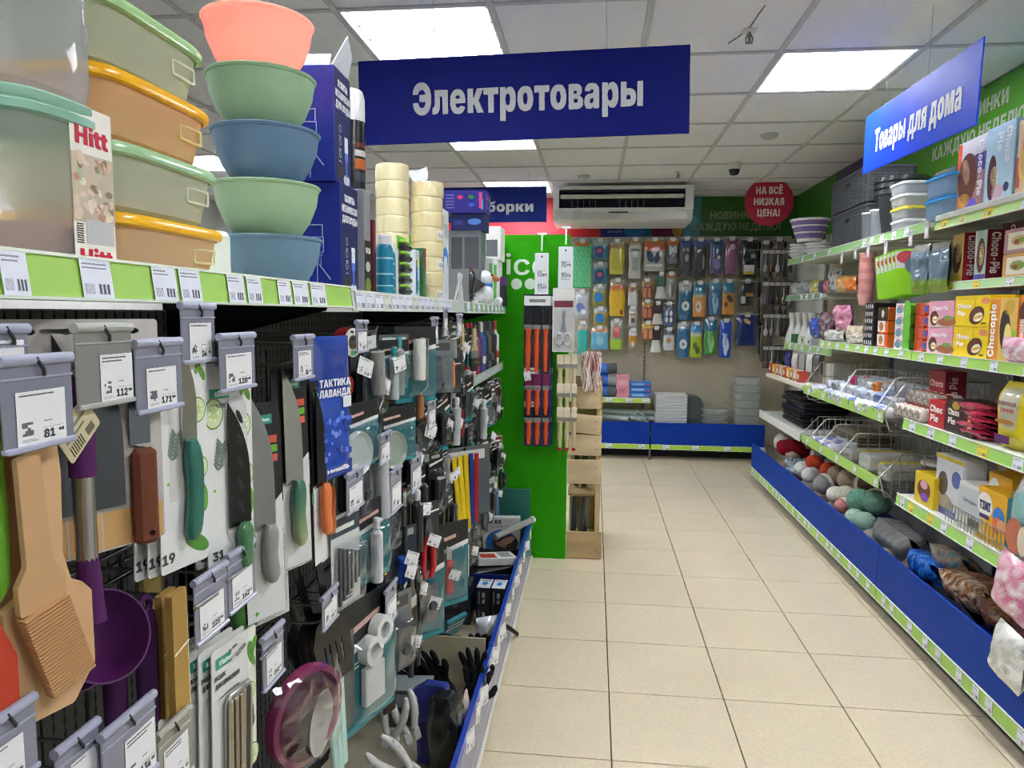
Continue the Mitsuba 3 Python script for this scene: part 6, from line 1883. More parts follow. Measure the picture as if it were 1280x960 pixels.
thing('scissors_pack', 'clear pack of white scissors under the right price card', 'scissors pack', face((xc, YG - .05, zc), 'B'), [
    ('card', G().poly(rr(.115, hh, .004), .0015, '#d0d0ca').rect(-.055, .055, hh * .32, hh * .48, '#d9dad2', y=-.0004).rect(-.05, .05, hh * .2, hh * .3, '#7a2a3c', y=-.0004), PRINT),
    ('blade', G().poly(pg((-.006, -.06), (.006, -.06), (.003, .05), (-.003, .05)), .003, '#c9ccd0', mov(0, -.004, 0) @ rot('y', .16)), METAL), ('blade', G().poly(pg((-.006, -.06), (.006, -.06), (.003, .05), (-.003, .05)), .003, '#d3d6da', mov(0, -.008, 0) @ rot('y', -.16)), METAL),
    ('handle', G().tube([(-.022 + .018 * math.cos(t), -.006, -.10 + .03 * math.sin(t)) for t in np.linspace(0, 6.28, 14)], .005, '#dcdcd8', n=6).tube([(.022 + .018 * math.cos(t), -.006, -.10 + .03 * math.sin(t)) for t in np.linspace(0, 6.28, 14)], .005, '#dcdcd8', n=6), GLOSS),
    ('film', dome(.10, round(hh * .8, 3), .02, 1), None, mov(0, -.003, -.02))])
p = at(659, 470, y=YG - .05)
thing('price_tag', 'small pale price tag hanging left of the orange brush handles', 'price tag', face(p, 'B', 0, 0, -.2), [(None, digits('69', .034, .05), PRINT)])

# crate contents
mopc = G()
rm = random.Random(3)
for k in range(110):
    x0, y0 = rm.uniform(-.045, .045), rm.uniform(-.04, .04)
    L = rm.uniform(.14, .22)
    mopc.tube([(x0 + .01 * math.sin(5 * t + k), y0 - .03 * t + .008 * math.cos(6 * t + k), -L * t + .02 * math.sin(3.1 * t)) for t in np.linspace(0, 1, 7)], .0032, ['#d9cfc4', '#e2dad0', '#a8545c', '#d9cec4', '#d5c8bc', '#c99a98'][k % 6], n=5)
key = thing('string_mop', 'red and white string mop head sticking out above the pine crate rack', 'mop', mov(-.01, 4.0, 1.165), [(None, mopc, CLOTH)])
for k, (x, y, z, L, a, b, c, t) in enumerate(((-.10, 4.10, .03, .29, .02, .0, '#2b2d30', 'dark tube standing in the lowest crate, leftmost'), (-.065, 4.06, .03, .30, .10, .05, '#3a3c3f', 'dark grey tube leaning in the lowest crate, middle'), (-.03, 4.09, .03, .28, -.04, .02, '#232528', 'black tube in the lowest crate, right'),
                                               (-.085, 4.15, .38, .19, .0, .05, '#303236', 'black pack in the second crate, left'), (-.04, 4.12, .38, .19, .02, .0, '#26282b', 'black pack in the second crate, right'))):
    g = G().tube([(0, 0, 0), (0, 0, L)], .016, c, n=12)
    thing('tube_pack', t, 'tube', mov(x, y, z) @ rot('y', a) @ rot('x', -b), [('tube', g, GLOSS), ('label', G().lathe([(.0165, .02), (.0165, .06)], '#8d8f91', n=10), PRINT)])
thing('packet', 'white and pink packet lying in the top crate beneath the mop head', 'packet', mov(-.03, 4.08, .84), [(None, G().rbox(-.04, .04, -.03, .03, 0, .05, .006, '#c9c7c2').rect(-.03, .03, .01, .03, '#b5406a', y=-.0304), FILM)])

# back wall: everything hangs about 12 cm before the pegboard
YW = 7.12


def backpack(label, cat, r, col, art=None, d=.03, name='hanging_pack', film=FILM, yd=0.0, tagged=True, group=None):
    x0, x1, y0, y1 = r
    Y = YW - yd
    a, b = at(x0, (y0 + y1) / 2, y=Y), at(x1, (y0 + y1) / 2, y=Y)
    t, u = at((x0 + x1) / 2, y0, y=Y), at((x0 + x1) / 2, y1, y=Y)
    w, h = b[0] - a[0], t[2] - u[2]
    g = bagmesh(w, h, d, col, int(x0) % 13, (10, 14), .004)
    P = [('bag', g, film)]
    if art:
        ag = G()
        art(ag, w, h)
        P.append(('print', ag, PRINT, mov(0, -d / 2 - .006, 0)))
    P.append(('header', G().poly(rr(w * .9, .022, .003, 0, h / 2 + .004).difference(ell(.005, .003, 0, h / 2 + .008)), .0015, '#9aa0a2'), PRINT))
    if tagged:
        P.append(('price_tag', shape(digits(str(29 + int(x0 * 7 + y0) % 70), .048, .042), PRINT), None, mov(0, -.03, h / 2 + .004)))
    hk = G().tube([(0, -.035, h / 2 + .012), (0, .0, h / 2 + .008), (0, BY - Y - (.036 if t[2] > 2.03 else .004), h / 2 + .008)], .003, '#a9abab', n=5)
    P.append(('hook', hk, METAL))
    return thing(name, label, cat, face(((a[0] + b[0]) / 2, Y, (t[2] + u[2]) / 2), 'B', 0, 0, 0), P, group)


E_ = lambda *q: (lambda g, w, h: [g.flat(ell(rx * w, rz * h, cx * w, cz * h, an), c, y=-.0003 * i) for i, (rx, rz, cx, cz, an, c) in enumerate(q)])
R_ = lambda *q: (lambda g, w, h: [g.rect(x0 * w, x1 * w, z0 * h, z1 * h, c, y=-.0003 * i) for i, (x0, x1, z0, z1, c) in enumerate(q)])


def both(*fs):
    return lambda g, w, h: [f(g, w, h) for f in fs]


def sole(c1, c2):
    return E_((.26, .2, .02, -.12, 8, c1), (.17, .2, .02, -.26, 0, c1), (.12, .12, .03, -.05, 0, c2), (.1, .06, -.16, .12, 20, c1), (.07, .04, .06, .12, 0, c1))


ch = G()
a, b = at(716, 330, y=YW), at(739, 330, y=YW)
t_, u_ = at(728, 303, y=YW), at(728, 360, y=YW)
w_, h_ = b[0] - a[0], t_[2] - u_[2]
for i in range(15):
    for j in range(26):
        ch.ball(.0085, ((i / 14 - .5) * w_ * .92 + .004 * math.sin(j * 2.1), -.012 - .004 * math.sin(i * 3 + j), (j / 25 - .5) * h_ * .92), ['#7fd3a0', '#6cc690', '#8fdcae', '#62b985'][(i * 7 + j * 3) % 4], n=5, s=(1, 1, 1.5))
key = thing('mop_pad', 'mint green chenille mop pad hanging at the top left of the pegboard', 'mop pad', face(((a[0] + b[0]) / 2, YW, (t_[2] + u_[2]) / 2), 'B'), [
    ('base_cloth', G().rbox(-w_ / 2, w_ / 2, -.01, .01, -h_ / 2, h_ / 2, .006, '#5fb583'), CLOTH), ('noodles', ch, CLOTH), ('header', G().rbox(-w_ * .4, w_ * .4, -.024, -.02, h_ * .42, h_ * .5, .002, '#c96a2e'), PRINT), ('price_tag', shape(digits('99', .05, .044), PRINT), None, mov(0, -.03, h_ / 2 + .01))])
labels[key + '__noodles'] = {'kind': 'stuff'}
BP = [
    ('teal sponge pack in the top row beside the mint mop pad, upper of two', 'sponge pack', (740, 760, 301, 325), bands((.75, '#9aa8ac'), (0, '#1f6d86')), E_((.3, .3, -.05, -.08, 0, '#1a3f7a'), (.18, .12, -.05, -.02, 0, '#c0506a'))),
    ('teal sponge pack in the top row beside the mint mop pad, lower of two', 'sponge pack', (741, 760, 330, 355), bands((.8, '#9aa8ac'), (0, '#1d6680')), E_((.3, .3, -.05, -.08, 0, '#183a70'), (.18, .12, -.05, -.02, 0, '#b84a62'))),
    ('yellow green cloth pack in the top row of the pegboard', 'cloth pack', (762, 780, 302, 343), bands((.9, '#a9b09a'), (.78, '#b0584a'), (0, '#c3bc3a')), None),
    ('silvery white narrow pack in the top row of the pegboard', 'foil pack', (786, 801, 300, 348), bands((.86, '#b08a4a'), (0, '#c6c7c6')), R_((-.35, .35, .2, .27, '#7d8082'), (-.2, .25, -.3, .05, '#a3a6a6'))),
    ('square clear pack with an orange header and leaping figures print', 'tool pack', (805, 831, 300, 339), bands((.86, '#a8743a'), (.68, '#b8542c'), (0, '#a8acaa')), both(E_((.16, .2, -.2, -.04, 20, '#2a3f66'), (.14, .2, .14, -.06, -15, '#2a3a52'), (.08, .1, .3, .05, 0, '#d5d8d8')), R_((-.4, .4, -.36, -.28, '#dfe0de')))),
    ('black and white scissors pack with an orange header', 'scissors pack', (833, 848, 300, 337), bands((.84, '#b5662c'), (0, '#2e3032')), both(R_((-.3, -.05, .0, .3, '#c9cbcb'), (.1, .35, .05, .3, '#b9bcbc')), E_((.2, .12, -.15, -.2, 0, '#77797a'), (.2, .12, .2, -.2, 0, '#6a6c6d')))),
    ('dark insole pack with a blue header, fourth column from the right, left one', 'insole pack', (850, 865, 299, 346), bands((.8, '#2c4a8c'), (0, '#26292e')), E_((.3, .3, 0, -.1, 0, '#3a3d42'), (.16, .1, .05, .0, 0, '#8f9296'))),
    ('dark insole pack with a blue header, right one of the pair', 'insole pack', (867, 883, 300, 346), bands((.82, '#345494'), (0, '#23262b')), E_((.3, .3, 0, -.1, 0, '#33363b'), (.08, .2, .25, -.1, 0, '#85888c'))),
    ('violet blue insole pack in the top row', 'insole pack', (887, 903, 300, 342), bands((.62, '#2d5a8c'), (0, '#4f4a7c')), E_((.28, .16, .05, -.22, 10, '#7d7ab0'), (.12, .06, .2, -.02, 0, '#d5d6e2'))),
    ('plum pink insole pack in the top row', 'insole pack', (906, 922, 299, 343), bands((0, '#7d4a74'),), E_((.22, .08, .05, .28, 0, '#c9b0c4'), (.2, .3, 0, -.1, 0, '#8f5a84'))),
    ('wide black bag with a yellow and white label in the top row', 'sock pack', (925, 947, 300, 346), bands((.9, '#3a3d42'), (0, '#17191d')), R_((-.3, .3, -.44, -.36, '#c9a93a'), (-.3, .3, -.36, -.18, '#d8dadb'), (.1, .35, .0, .12, '#8f9294'))),
    ('white and violet cloth pack left in the second row', 'cloth pack', (719, 736, 365, 398), bands((.85, '#9aa2a4'), (0, '#b9bec6')), E_((.3, .2, -.1, -.1, 30, '#6a78b8'), (.2, .1, .1, -.25, 0, '#d9dde6'))),
    ('blue and yellow sponge pack in the second row, upper of two', 'sponge pack', (741, 758, 358, 383), bands((.8, '#a5adb0'), (0, '#8a8a3a')), E_((.34, .26, -.08, -.04, 0, '#3a7fc0'),)),
    ('blue and yellow sponge pack in the second row, lower of two', 'sponge pack', (742, 759, 386, 408), bands((.84, '#a5adb0'), (0, '#a08a34')), E_((.34, .28, -.05, -.04, 0, '#3478bc'),)),
    ('large bright yellow rubber glove pack in the second row', 'glove pack', (762, 781, 351, 395), bands((.86, '#a9a68c'), (.76, '#c25a2c'), (0, '#e3b61c')), R_((.2, .36, -.45, -.33, '#8a3a2a'))),
    ('white card pack with an ochre header in the second row', 'card pack', (785, 797, 357, 382), bands((.62, '#b58a44'), (0, '#d3d3d6')), E_((.2, .1, 0, .28, 0, '#8a6a8a'))),
    ('small white card pack under the ochre header pack', 'card pack', (786, 796, 385, 408), bands((.6, '#c9c9c9'), (0, '#bfc0c0')), R_((-.2, .2, -.3, -.05, '#5a5048'), (-.4, .4, .1, .2, '#a88a5a'))),
    ('small ochre card pack lowest in its column', 'card pack', (786, 796, 413, 436), bands((.7, '#c9ccce'), (.3, '#c98a2e'), (0, '#9a9188')), E_((.2, .14, .0, -.25, 0, '#d6cfc0'))),
    ('orange thread spool pack, topmost of three', 'thread pack', (802, 815, 351, 374), bands((.72, '#b08a4c'), (0, '#8a4a38')), R_((-.35, -.05, -.42, .1, '#d98a5c'), (.08, .38, -.42, .1, '#d08054'))),
    ('orange thread spool pack, middle of three', 'thread pack', (802, 816, 377, 399), bands((.7, '#b8923c'), (0, '#8a4640')), R_((-.35, -.05, -.42, .1, '#c97a58'), (.08, .38, -.42, .1, '#c47452'))),
    ('orange thread spool pack, lowest of three', 'thread pack', (802, 817, 404, 425), bands((.66, '#c69a2e'), (0, '#8f5034')), R_((-.35, -.05, -.42, .1, '#dc9468'), (.08, .38, -.42, .1, '#d58a5e'))),
    ('clear glossy pack with an orange header in the second row', 'lace pack', (832, 845, 343, 375), bands((.86, '#c97a26'), (0, '#8a8c8c')), E_((.14, .3, -.1, -.1, 5, '#c5c6c6'), (.1, .3, .16, -.1, -5, '#55585a'))),
    ('white pack with blue dots in the third column of insoles', 'plaster pack', (829, 843, 380, 408), bands((.8, '#3f4a58'), (0, '#3a5a84')), E_((.12, .12, -.2, .08, 0, '#dfe4e8'), (.12, .12, .18, .08, 0, '#e2e6e8'), (.12, .12, -.2, -.2, 0, '#d9dfe4'), (.12, .12, .18, -.2, 0, '#dfe3e6'))),
    ('white and navy small pack below the dotted pack', 'plaster pack', (829, 843, 412, 438), bands((.7, '#2b3a58'), (0, '#c9ced2')), E_((.2, .14, .0, -.02, 0, '#b58a5a'))),
    ('teal insole pack with a white round emblem in the second row', 'insole pack', (848, 864, 354, 400), bands((.84, '#b5bcbe'), (0, '#1f5f88')), E_((.3, .13, .05, -.12, 0, '#d2d8dc'), (.1, .05, .05, -.12, 0, '#5a6a7a'))),
    ('teal insole pack with a white round emblem in the third row', 'insole pack', (846, 861, 405, 447), bands((.85, '#a9b2b6'), (0, '#1d6490')), E_((.32, .15, .02, -.1, 0, '#d6dce0'), (.1, .05, .02, -.1, 0, '#55667a'))),
    ('orange and teal insole pack in the second row', 'insole pack', (866, 882, 354, 396), bands((.62, '#1f7494'), (.58, '#c9c0a8'), (0, '#d08a4a')), E_((.24, .18, -.05, -.2, 0, '#d9c4b0'), (.06, .05, -.1, -.2, 0, '#3a3028'))),
    ('lime and blue insole pack in the third row', 'insole pack', (863, 877, 405, 447), bands((.7, '#3a8ac9'), (.62, '#d9dcc9'), (0, '#a5c22a')), E_((.2, .1, -.1, -.15, 0, '#5f6a2a'), (.18, .1, .12, -.28, 0, '#4a5226'))),
    ('blue insole pack with a pale foot in the second row', 'insole pack', (886, 901, 352, 394), bands((.8, '#4a90b8'), (0, '#3a6a9c')), sole('#8fbccc', '#6a9ab4')),
    ('bright green insole pack with a pale foot in the third row', 'insole pack', (880, 896, 399, 443), bands((.62, '#1f6a8c'), (0, '#3f8f3a')), sole('#8fc48a', '#6aa866')),
    ('orange insole pack with dark print in the second row', 'insole pack', (903, 918, 352, 393), bands((.64, '#2d7a94'), (0, '#c98a3c')), E_((.2, .12, .1, -.02, 30, '#3a3028'), (.12, .08, -.2, -.2, 0, '#5a4430'))),
    ('royal blue insole pack with a white foot in the third row', 'insole pack', (899, 914, 401, 447), bands((0, '#1f49b5'),), sole('#c9d6ec', '#9fb4da')),
    ('dark smoky pack under the black bag', 'sock pack', (924, 943, 352, 382), bands((0, '#2f3436'),), R_((-.1, .4, -.12, .02, '#a8763c'), (-.4, -.1, -.42, -.12, '#b9bcbc'))),
    ('large navy cloth pack with a tan tag low on the pegboard', 'cloth pack', (920, 946, 394, 432), bands((0, '#182a66'),), E_((.2, .07, .0, .3, -35, '#c9a274'))),
    ('grey long pack at the right end of the top row', 'brush pack', (950, 962, 304, 348), bands((0, '#5c5f60'),), E_((.16, .36, 0, 0, 0, '#9a9da0'))),
    ('brownish pack with a red stripe in the right corner of the top row', 'brush pack', (966, 979, 300, 352), bands((0, '#6f6258'),), R_((-.05, .1, -.35, -.1, '#a83a3a'), (-.35, -.15, -.4, .4, '#8f8478'))),
    ('dark brown pack at the right end of the second row', 'brush pack', (950, 966, 362, 402), bands((0, '#4a4038'),), E_((.2, .12, -.1, -.35, 0, '#8d8a86'))),
    ('grey brown pack at the right end of the third row', 'brush pack', (950, 964, 408, 452), bands((.9, '#7a7c7c'), (0, '#4c4a48')), R_((-.3, .1, -.4, .3, '#6a5a48'))),
    ('turquoise cloth pack lowest left on the pegboard', 'cloth pack', (722, 735, 404, 443), bands((.86, '#8fa0a0'), (.78, '#c9a48a'), (0, '#3aa8a4')), None),
    ('light blue sponge pack in the third row', 'sponge pack', (739, 760, 410, 437), bands((.8, '#c98a62'), (0, '#62a8c9')), E_((.26, .2, 0, -.1, 0, '#8fc4da'))),
    ('pink and lime pack in the third row', 'sponge pack', (763, 778, 401, 437), bands((.9, '#a9b0a4'), (.32, '#8a9a84'), (0, '#a5cc2e')), E_((.3, .22, .0, .12, 0, '#d95a6a'), (.2, .1, 0, .2, 0, '#e59a9a'))),
]
for t, cat, r, col, art in BP:
    backpack(t, cat, r, col, art)
for k, (px, py, h, c1, c2, t) in enumerate(((826, 358, 30, '#2f5a44', '#d3d5d2', 'dark green and white shoe brush in the second row'), (822, 392, 26, '#3a2438', '#d0ccc2', 'plum and white shoe brush under the green one'), (820, 425, 30, '#26202c', '#d6d6d0', 'black and white shoe brush lowest in its column'))):
    p = at(px, py, y=YW)
    L = h / 900 * 7.1
    thing('shoe_brush', t, 'shoe brush', face(p, 'B'), [('handle', G().rbox(-.04, .04, -.03, .0, .0, L / 2, .01, c1), GLOSS), ('bristles', G().lathe([(.035, -.0), (.055, -L / 2)], c2, n=12, sy=.5), CLOTH), ('price_tag', shape(digits('75', .042, .04), PRINT), None, mov(0, -.034, L / 2)), ('hook', G().tube([(0, 0, L / 2), (0, BY - YW - .004, L / 2)], .003, '#a9abab', n=5), METAL)])
# dark layer of packs right of the corner
for k in range(14):
    px, py = 952 + (k % 4) * 9, 318 + (k // 4) * 36
    p = at(px, py, y=YW + .06)
    thing('utensil_pack', f'dark slim utensil pack in the shaded right corner, {ORD[k % 4 + 1]} of row {["one", "two", "three", "four"][k // 4]}', 'utensil pack', face(p, 'B', .3 - .2 * (k % 3)), [(None, G().rbox(-.03, .03, -.01, .008, -.13, .12, .004, ['#2b2c2e', '#4a4642', '#5c5a58', '#35302c'][k % 4]).rect(-.02, .02, .02, .06, '#8d8c88', y=-.0104).tube([(0, -.014, -.10), (0, -.014, .02)], .006, '#9d9c98', n=6), GLOSS)], 'dark packs in the right corner')

# kitchen utensils hanging at the far end of the right-hand shelving
UC = ['#8d8f90', '#5a5c5e', '#b9b4aa', '#6a5a4a', '#3a3c3f', '#a9a49a', '#c9c7c0', '#4a3a34']
ru = random.Random(8)
for r in range(4):
    for k in range(5):
        p = at(957 + k * 7.5, 326 + r * 40, y=6.45)
        if k == 0:
            zr = p[2] + .0935
            add_part('shelving_bay_005', 'hook_bar', G().tube([(1.86, 6.12, zr), (1.86, 6.458, zr), (1.855, 6.458, zr), (1.30, 6.458, zr)], .0042, '#8d8f92', n=6), METAL)
        c = UC[(k * 3 + r) % 8]
        P = [('card', G().poly(rr(.05, .20, .004), .0015, ['#3a3c3e', '#55504a', '#2b2c2e'][(k + r) % 3]).rect(-.022, .022, .06, .09, '#a9a8a4', y=-.0004), FILM),
             ('handle', G().tube([(0, -.008, .05), (0, -.008, -.04)], [.004, .006], c, n=7), GLOSS),
             ('head', G().lathe([(0, -.04), (.016, -.03), (.02, 0), (.012, .028), (0, .034)], shade(c, .9), mov(0, -.01, -.062), n=10, sy=.4), METAL if k % 2 else GLOSS)]
        thing('kitchen_utensil', f'utensil on a dark card in the far right corner, {ORD[k + 1]} of the {["top", "second", "third", "lowest"][r]} row', 'kitchen utensil', face([p[0], p[1], zr - .0935], 'B', ru.uniform(-.08, .08)), P, 'utensils in the far right corner')
for k in range(5):
    p = at(985 + 9 * k, 452 + k, x=1.50)
    thing('hanging_bag', f'{["navy glossy", "white tube-shaped", "pale grey", "white tube-shaped second", "dark grey"][k]} bag hanging under the far middle shelf', 'hanging bag', face(p, 'R', .3), [(None, bagmesh(.07, .14, .035, ['#2a2f78', '#c9c9c4', '#9a9a98', '#d0d0cc', '#4a4a4c'][k], k, (10, 12), .006), FILM)])

# goods on the low shelf and on the plinth
def towel(c, band):
    g = G().lathe([(0, -.13), (.055, -.13), (.062, -.12), (.062, .12), (.055, .13), (0, .13)], c, rot('y', math.pi / 2), n=18, sx=.85)
    for k in range(4):
        r = .012 + .012 * k
        g.tube([(-.1305, r * math.cos(a), r * .85 * math.sin(a)) for a in np.linspace(0, 6, 14)], .0025, shade(c, .8), n=4)
    b = G().lathe([(.0635, -.035), (.0635, .035)], band, rot('y', math.pi / 2), n=18, sx=.86)
    return [('towel', g, CLOTH), ('band', b, PRINT)]


for k, (px, py, a, c, t) in enumerate(((754, 490, 0, '#5a5f64', 'dark grey rolled towel with a blue band, lowest on the low shelf'), (755, 481, .03, '#8d9094', 'light grey rolled towel with a blue band, middle of the pile'), (754, 465, -.08, '#53575c', 'dark grey rolled towel with a blue band on top of the pile'))):
    p = at(px, py, y=6.98)
    thing('rolled_towel', t, 'towel', mov(p[0], 6.98 + .01 * k, (.583 + .054 + .105 * k)) @ rot('y', a), towel(c, '#2f62b8'), 'rolled grey towels')
p = at(778, 496, y=6.95)
thing('carton', 'pink carton beside the rolled grey towels', 'carton', face((p[0], 6.93, .583), 'B'), [(None, carton(.125, .12, .215, '#d08a9c', [lambda g, m, w, h: g.rect(-w * .4, w * .4, h * .55, h * .8, '#dba4b2', m).rect(-w * .3, w * .2, h * .2, h * .4, '#c27088', m)]), PRINT)])
for k in range(3):
    p = at(800, 496, y=6.95)
    thing('towel_pack', f'bright blue flat pack on the low shelf, {["lowest", "middle", "top"][k]} of three', 'flat pack', face((p[0] + .004, 6.92, .584 + .052 * k), 'B', .02 * k), [(None, G().rbox(-.10, .10, 0, .14, 0, .051, .008, '#2f6fc0').rect(-.08, .03, .014, .036, '#7db0e0', y=-.0004).rect(.06, .08, .01, .03, '#c03a4a', y=-.0004), FILM)], 'blue flat packs')
for k in range(9):
    x = .20 + (k % 5) * .068 + (.034 if k > 4 else 0)
    g = G().lathe([(.010, -.2), (.033, -.2), (.034, .2), (.010, .2)], '#a9b8b6', rot('x', math.pi / 2) @ rot('z', .3), n=14)
    e = G().lathe([(.0, 0), (.010, 0), (.011, .004)], '#5a6464', mov(0, -.2, 0) @ rot('x', math.pi / 2), n=10)
    thing('foil_roll', f'silvery foil roll on the blue plinth, {ORD[k % 5 + 1]} from the left in the {"lower" if k < 5 else "upper"} layer', 'foil roll', mov(x + .02, 7.03 + .012 * k, .372 + .05 * (k > 4)) @ rot('z', 1.0 + .35 * math.sin(k * 1.7)) @ scl(.8), [('roll', g, FILM), ('core', e, MATTE)], 'silvery foil rolls')
p0, p1 = at(820, 515, y=6.95), at(858, 515, y=6.95)
for k in range(12):
    thing('storage_tray', f'white ribbed storage tray on the blue plinth, {ORD[k + 1]} from the bottom of its stack', 'storage tray', face(((p0[0] + p1[0]) / 2, 6.93, .221 + .033 * k), 'B'), [(None, G().rbox(-.145, .145, 0, .25, .0, .024, .005, '#c3c7cb').rbox(-.15, .15, -.004, .254, .022, .032, .003, '#d6d9dc'), GLOSS)], 'white storage trays')
p0 = at(868, 514, y=6.95)
thing('waste_bin', 'dark grey plastic bin with a rounded top beside the white trays', 'bin', face((p0[0] + .01, 7.0, .231), 'B'), [(None, G().poly(Polygon([(-.11, 0), (.09, 0), (.085, .17), (.05, .235), (-.02, .25), (-.11, .25)]).buffer(.006), .2, '#4a5252', scl(1, 1, 1.46)), GLOSS)])
for k in range(8):
    for j in range(2):
        hh_ = .04
        if j == 0 and k > 4:
            continue
        thing('storage_box', f'clear plastic storage box on the plinth, {ORD[k + 1]} from the bottom of the {"left" if j == 0 else "right"} clear stack', 'storage box', face((1.16 if j == 0 else 1.45, 7.0 - .0 * j, .221 + (.055 if j == 0 else .072) * k), 'B'), [('box', G().lathe([(.0, 0), (.09, 0), (.105, .036 if j == 0 else .06), (.112, .038 if j == 0 else .062), (.112, .05 if j == 0 else .068)], '#e2e6e8', n=20, power=5, sx=1.15), TINTED), ('lid', G().rbox(-.12, .12, -.10, .10, .046 if j == 0 else .064, .053 if j == 0 else .07, .003, '#c6c9ca'), TINTED)], 'clear storage boxes')
# ------------------------------------------------------------------ goods on the right-hand shelves
S1, S2, S3, S4, S5, RB0 = 1.8165, 1.5215, 1.2185, .9145, .5685, .1355


def onR(name, label, cat, r, X, z, make, group=None, yaw=0.0, dx=0.0):
    """A thing standing on a right-hand shelf, its front on the plane x = X filling the pixel rectangle r = (x0, x1, y0, y1)."""
    c, w, h = span(*r, X)
    return thing(name, label, cat, face((X + dx, c[1], z), 'R', yaw), make(abs(w), h), group)


def pie(g, m, x, z, rx, rz, a=0, y=-.0006):
    for k, (s, c) in enumerate(((1, '#4a2418'), (.78, '#5f3220'))):
        g.flat(ell(rx * s, rz * s, x, z, a), c, m, y=y - .0002 * k)
    g.flat(affinity.translate(affinity.rotate(ell(rx * .62, rz * .5), a), x + rx * .25, z - rz * .2), '#ecdcb8', m, y=y - .0005)
    g.flat(affinity.translate(affinity.rotate(ell(rx * .56, rz * .16), a), x + rx * .25, z - rz * .2), '#c99a52', m, y=y - .0007)


def pbox(col, d, front=None, side=None, top=None, sidec=None):
    def make(w, h):
        fs = [front] if front else []
        ss = ([lambda g, m, w, h: g.rect(-w / 2 + .001, w / 2 - .001, .001, h - .001, sidec, m)] if sidec else []) + ([side] if side else [])
        return [(None, carton(w, d, h, col, fs, ss, [], .002, top), PRINT)]
    return make


def T_(s, hh, x, z, c, width, v=0):
    """Lettering in fractions of the face."""
    return lambda g, m, w, h: g.text(s, h * hh if not v else w * hh, x * w, z * h, c, m, y=-.0010, width=width * (h if v else w), vertical=v, align=0 if v else .5)


def B_(x0, x1, z0, z1, c, k=1):
    return lambda g, m, w, h: g.rect(x0 * w, x1 * w, z0 * h, z1 * h, c, m, y=-.0002 * k)


def L_(rx, rz, x, z, c, a=0, k=2):
    return lambda g, m, w, h: g.flat(affinity.translate(affinity.rotate(ell(rx * w, rz * h), a), x * w, z * h), c, m, y=-.0002 * k)


def P_ie(x, z, rx, rz, a=0):
    return lambda g, m, w, h: pie(g, m, x * w, z * h, rx * w, rz * h, a)


def all_(*f):
    return lambda g, m, w, h: [q(g, m, w, h) for q in f]


bx_ = lambda *a, **k: onR('cake_box', *a, **k)
# -- top shelf: boxes, then plastic ware
bx_('white and purple choco-pie box standing on the top right shelf', 'cake box', (1196, 1231, 188, 274), 1.52, S1, pbox('#d5d2d6', .10, all_(B_(-.5, .5, 0, .5, '#b98a6a'), B_(.1, .5, 0, .75, '#4a3f8a'), L_(.34, .36, -.12, .45, '#5a2f20'), L_(.12, .2, -.18, .55, '#d8b090', 20), L_(.2, .1, -.2, .14, '#e0a23a'), L_(.2, .09, .05, .06, '#6a5ac0'), B_(-.5, -.36, .6, .98, '#c9552c'), T_('Choco-Pie', .17, .24, .93, '#f0f0f2', .78, -1))))
bx_('light blue choco pie box right of the purple one on the top shelf', 'cake box', (1231, 1266, 168, 262), 1.52, S1, pbox('#a9c9da', .09, all_(B_(-.5, .5, 0, .9, '#b4d2e0'), L_(.16, .3, -.22, .33, '#4a2430'), L_(.12, .14, -.14, .34, '#e3cf9a', 10), L_(.2, .1, .0, .12, '#d9b8c0'), T_('Choco', .2, .22, .93, '#e9eef2', .45, -1), T_('Pie', .2, -.08, .9, '#e9eef2', .25, -1), L_(.1, .06, .3, .16, '#2b3a5a')), sidec='#8fb4c8'))
bx_('orange cake box with a pastry picture at the right picture edge on the top shelf', 'cake box', (1271, 1300, 152, 246), 1.52, S1, pbox('#e3c49a', .10, all_(L_(.4, .35, .1, .5, '#c98a3a'), L_(.3, .25, -.1, .4, '#e8c070'), B_(-.5, -.3, .1, .5, '#c05a4a'))))
# collapsible bucket, bowls, baskets, buckets
g = []
prof = [(.06, 0), (.075, .0), (.085, .03)]
bk_ = G()
for z0, z1, r0, r1, c in ((0, .025, .085, .092, '#dcdcde'), (.025, .06, .095, .104, '#7a689e'), (.06, .072, .108, .111, '#dcdcde'), (.072, .108, .112, .12, '#7a689e'), (.108, .12, .124, .127, '#dcdcde'), (.12, .15, .128, .134, '#7a689e'), (.15, .168, .14, .142, '#e2e2e3')):
    bk_.lathe([(r0 - .006, z0), (r0, z0 + .002), (r1, z1 - .001), (r1 - .006, z1)], c, n=30)
p = at(1012, 280, x=1.56)
for k in range(7):
    j = k % 2
    q = at(1000 if j == 0 else 1018, 312, x=1.50 + .05 * j)
    gb = G().lathe([(0, 0), (.05, 0), (.09, .04), (.096, .042), (.096, .046), (.088, .046), (.05, .008), (0, .006)], '#dcdddc', n=24)
    thing('bowl', f'white bowl in the {"left" if j == 0 else "right"} nest of bowls under the striped bucket, {ORD[k // 2 + 1]} from the bottom', 'bowl', mov(1.56 + .02 * j, q[1] + (.0 if j else .16), 1.7935 + .024 * (k // 2)), [(None, gb, GLOSS)], 'white bowls on the top right shelf')
thing('collapsible_bucket', 'violet and white striped collapsible bucket on the nested white bowls', 'bucket', mov(1.58, p[1] + .06, 1.7935 + .125), [(None, bk_, GLOSS)])


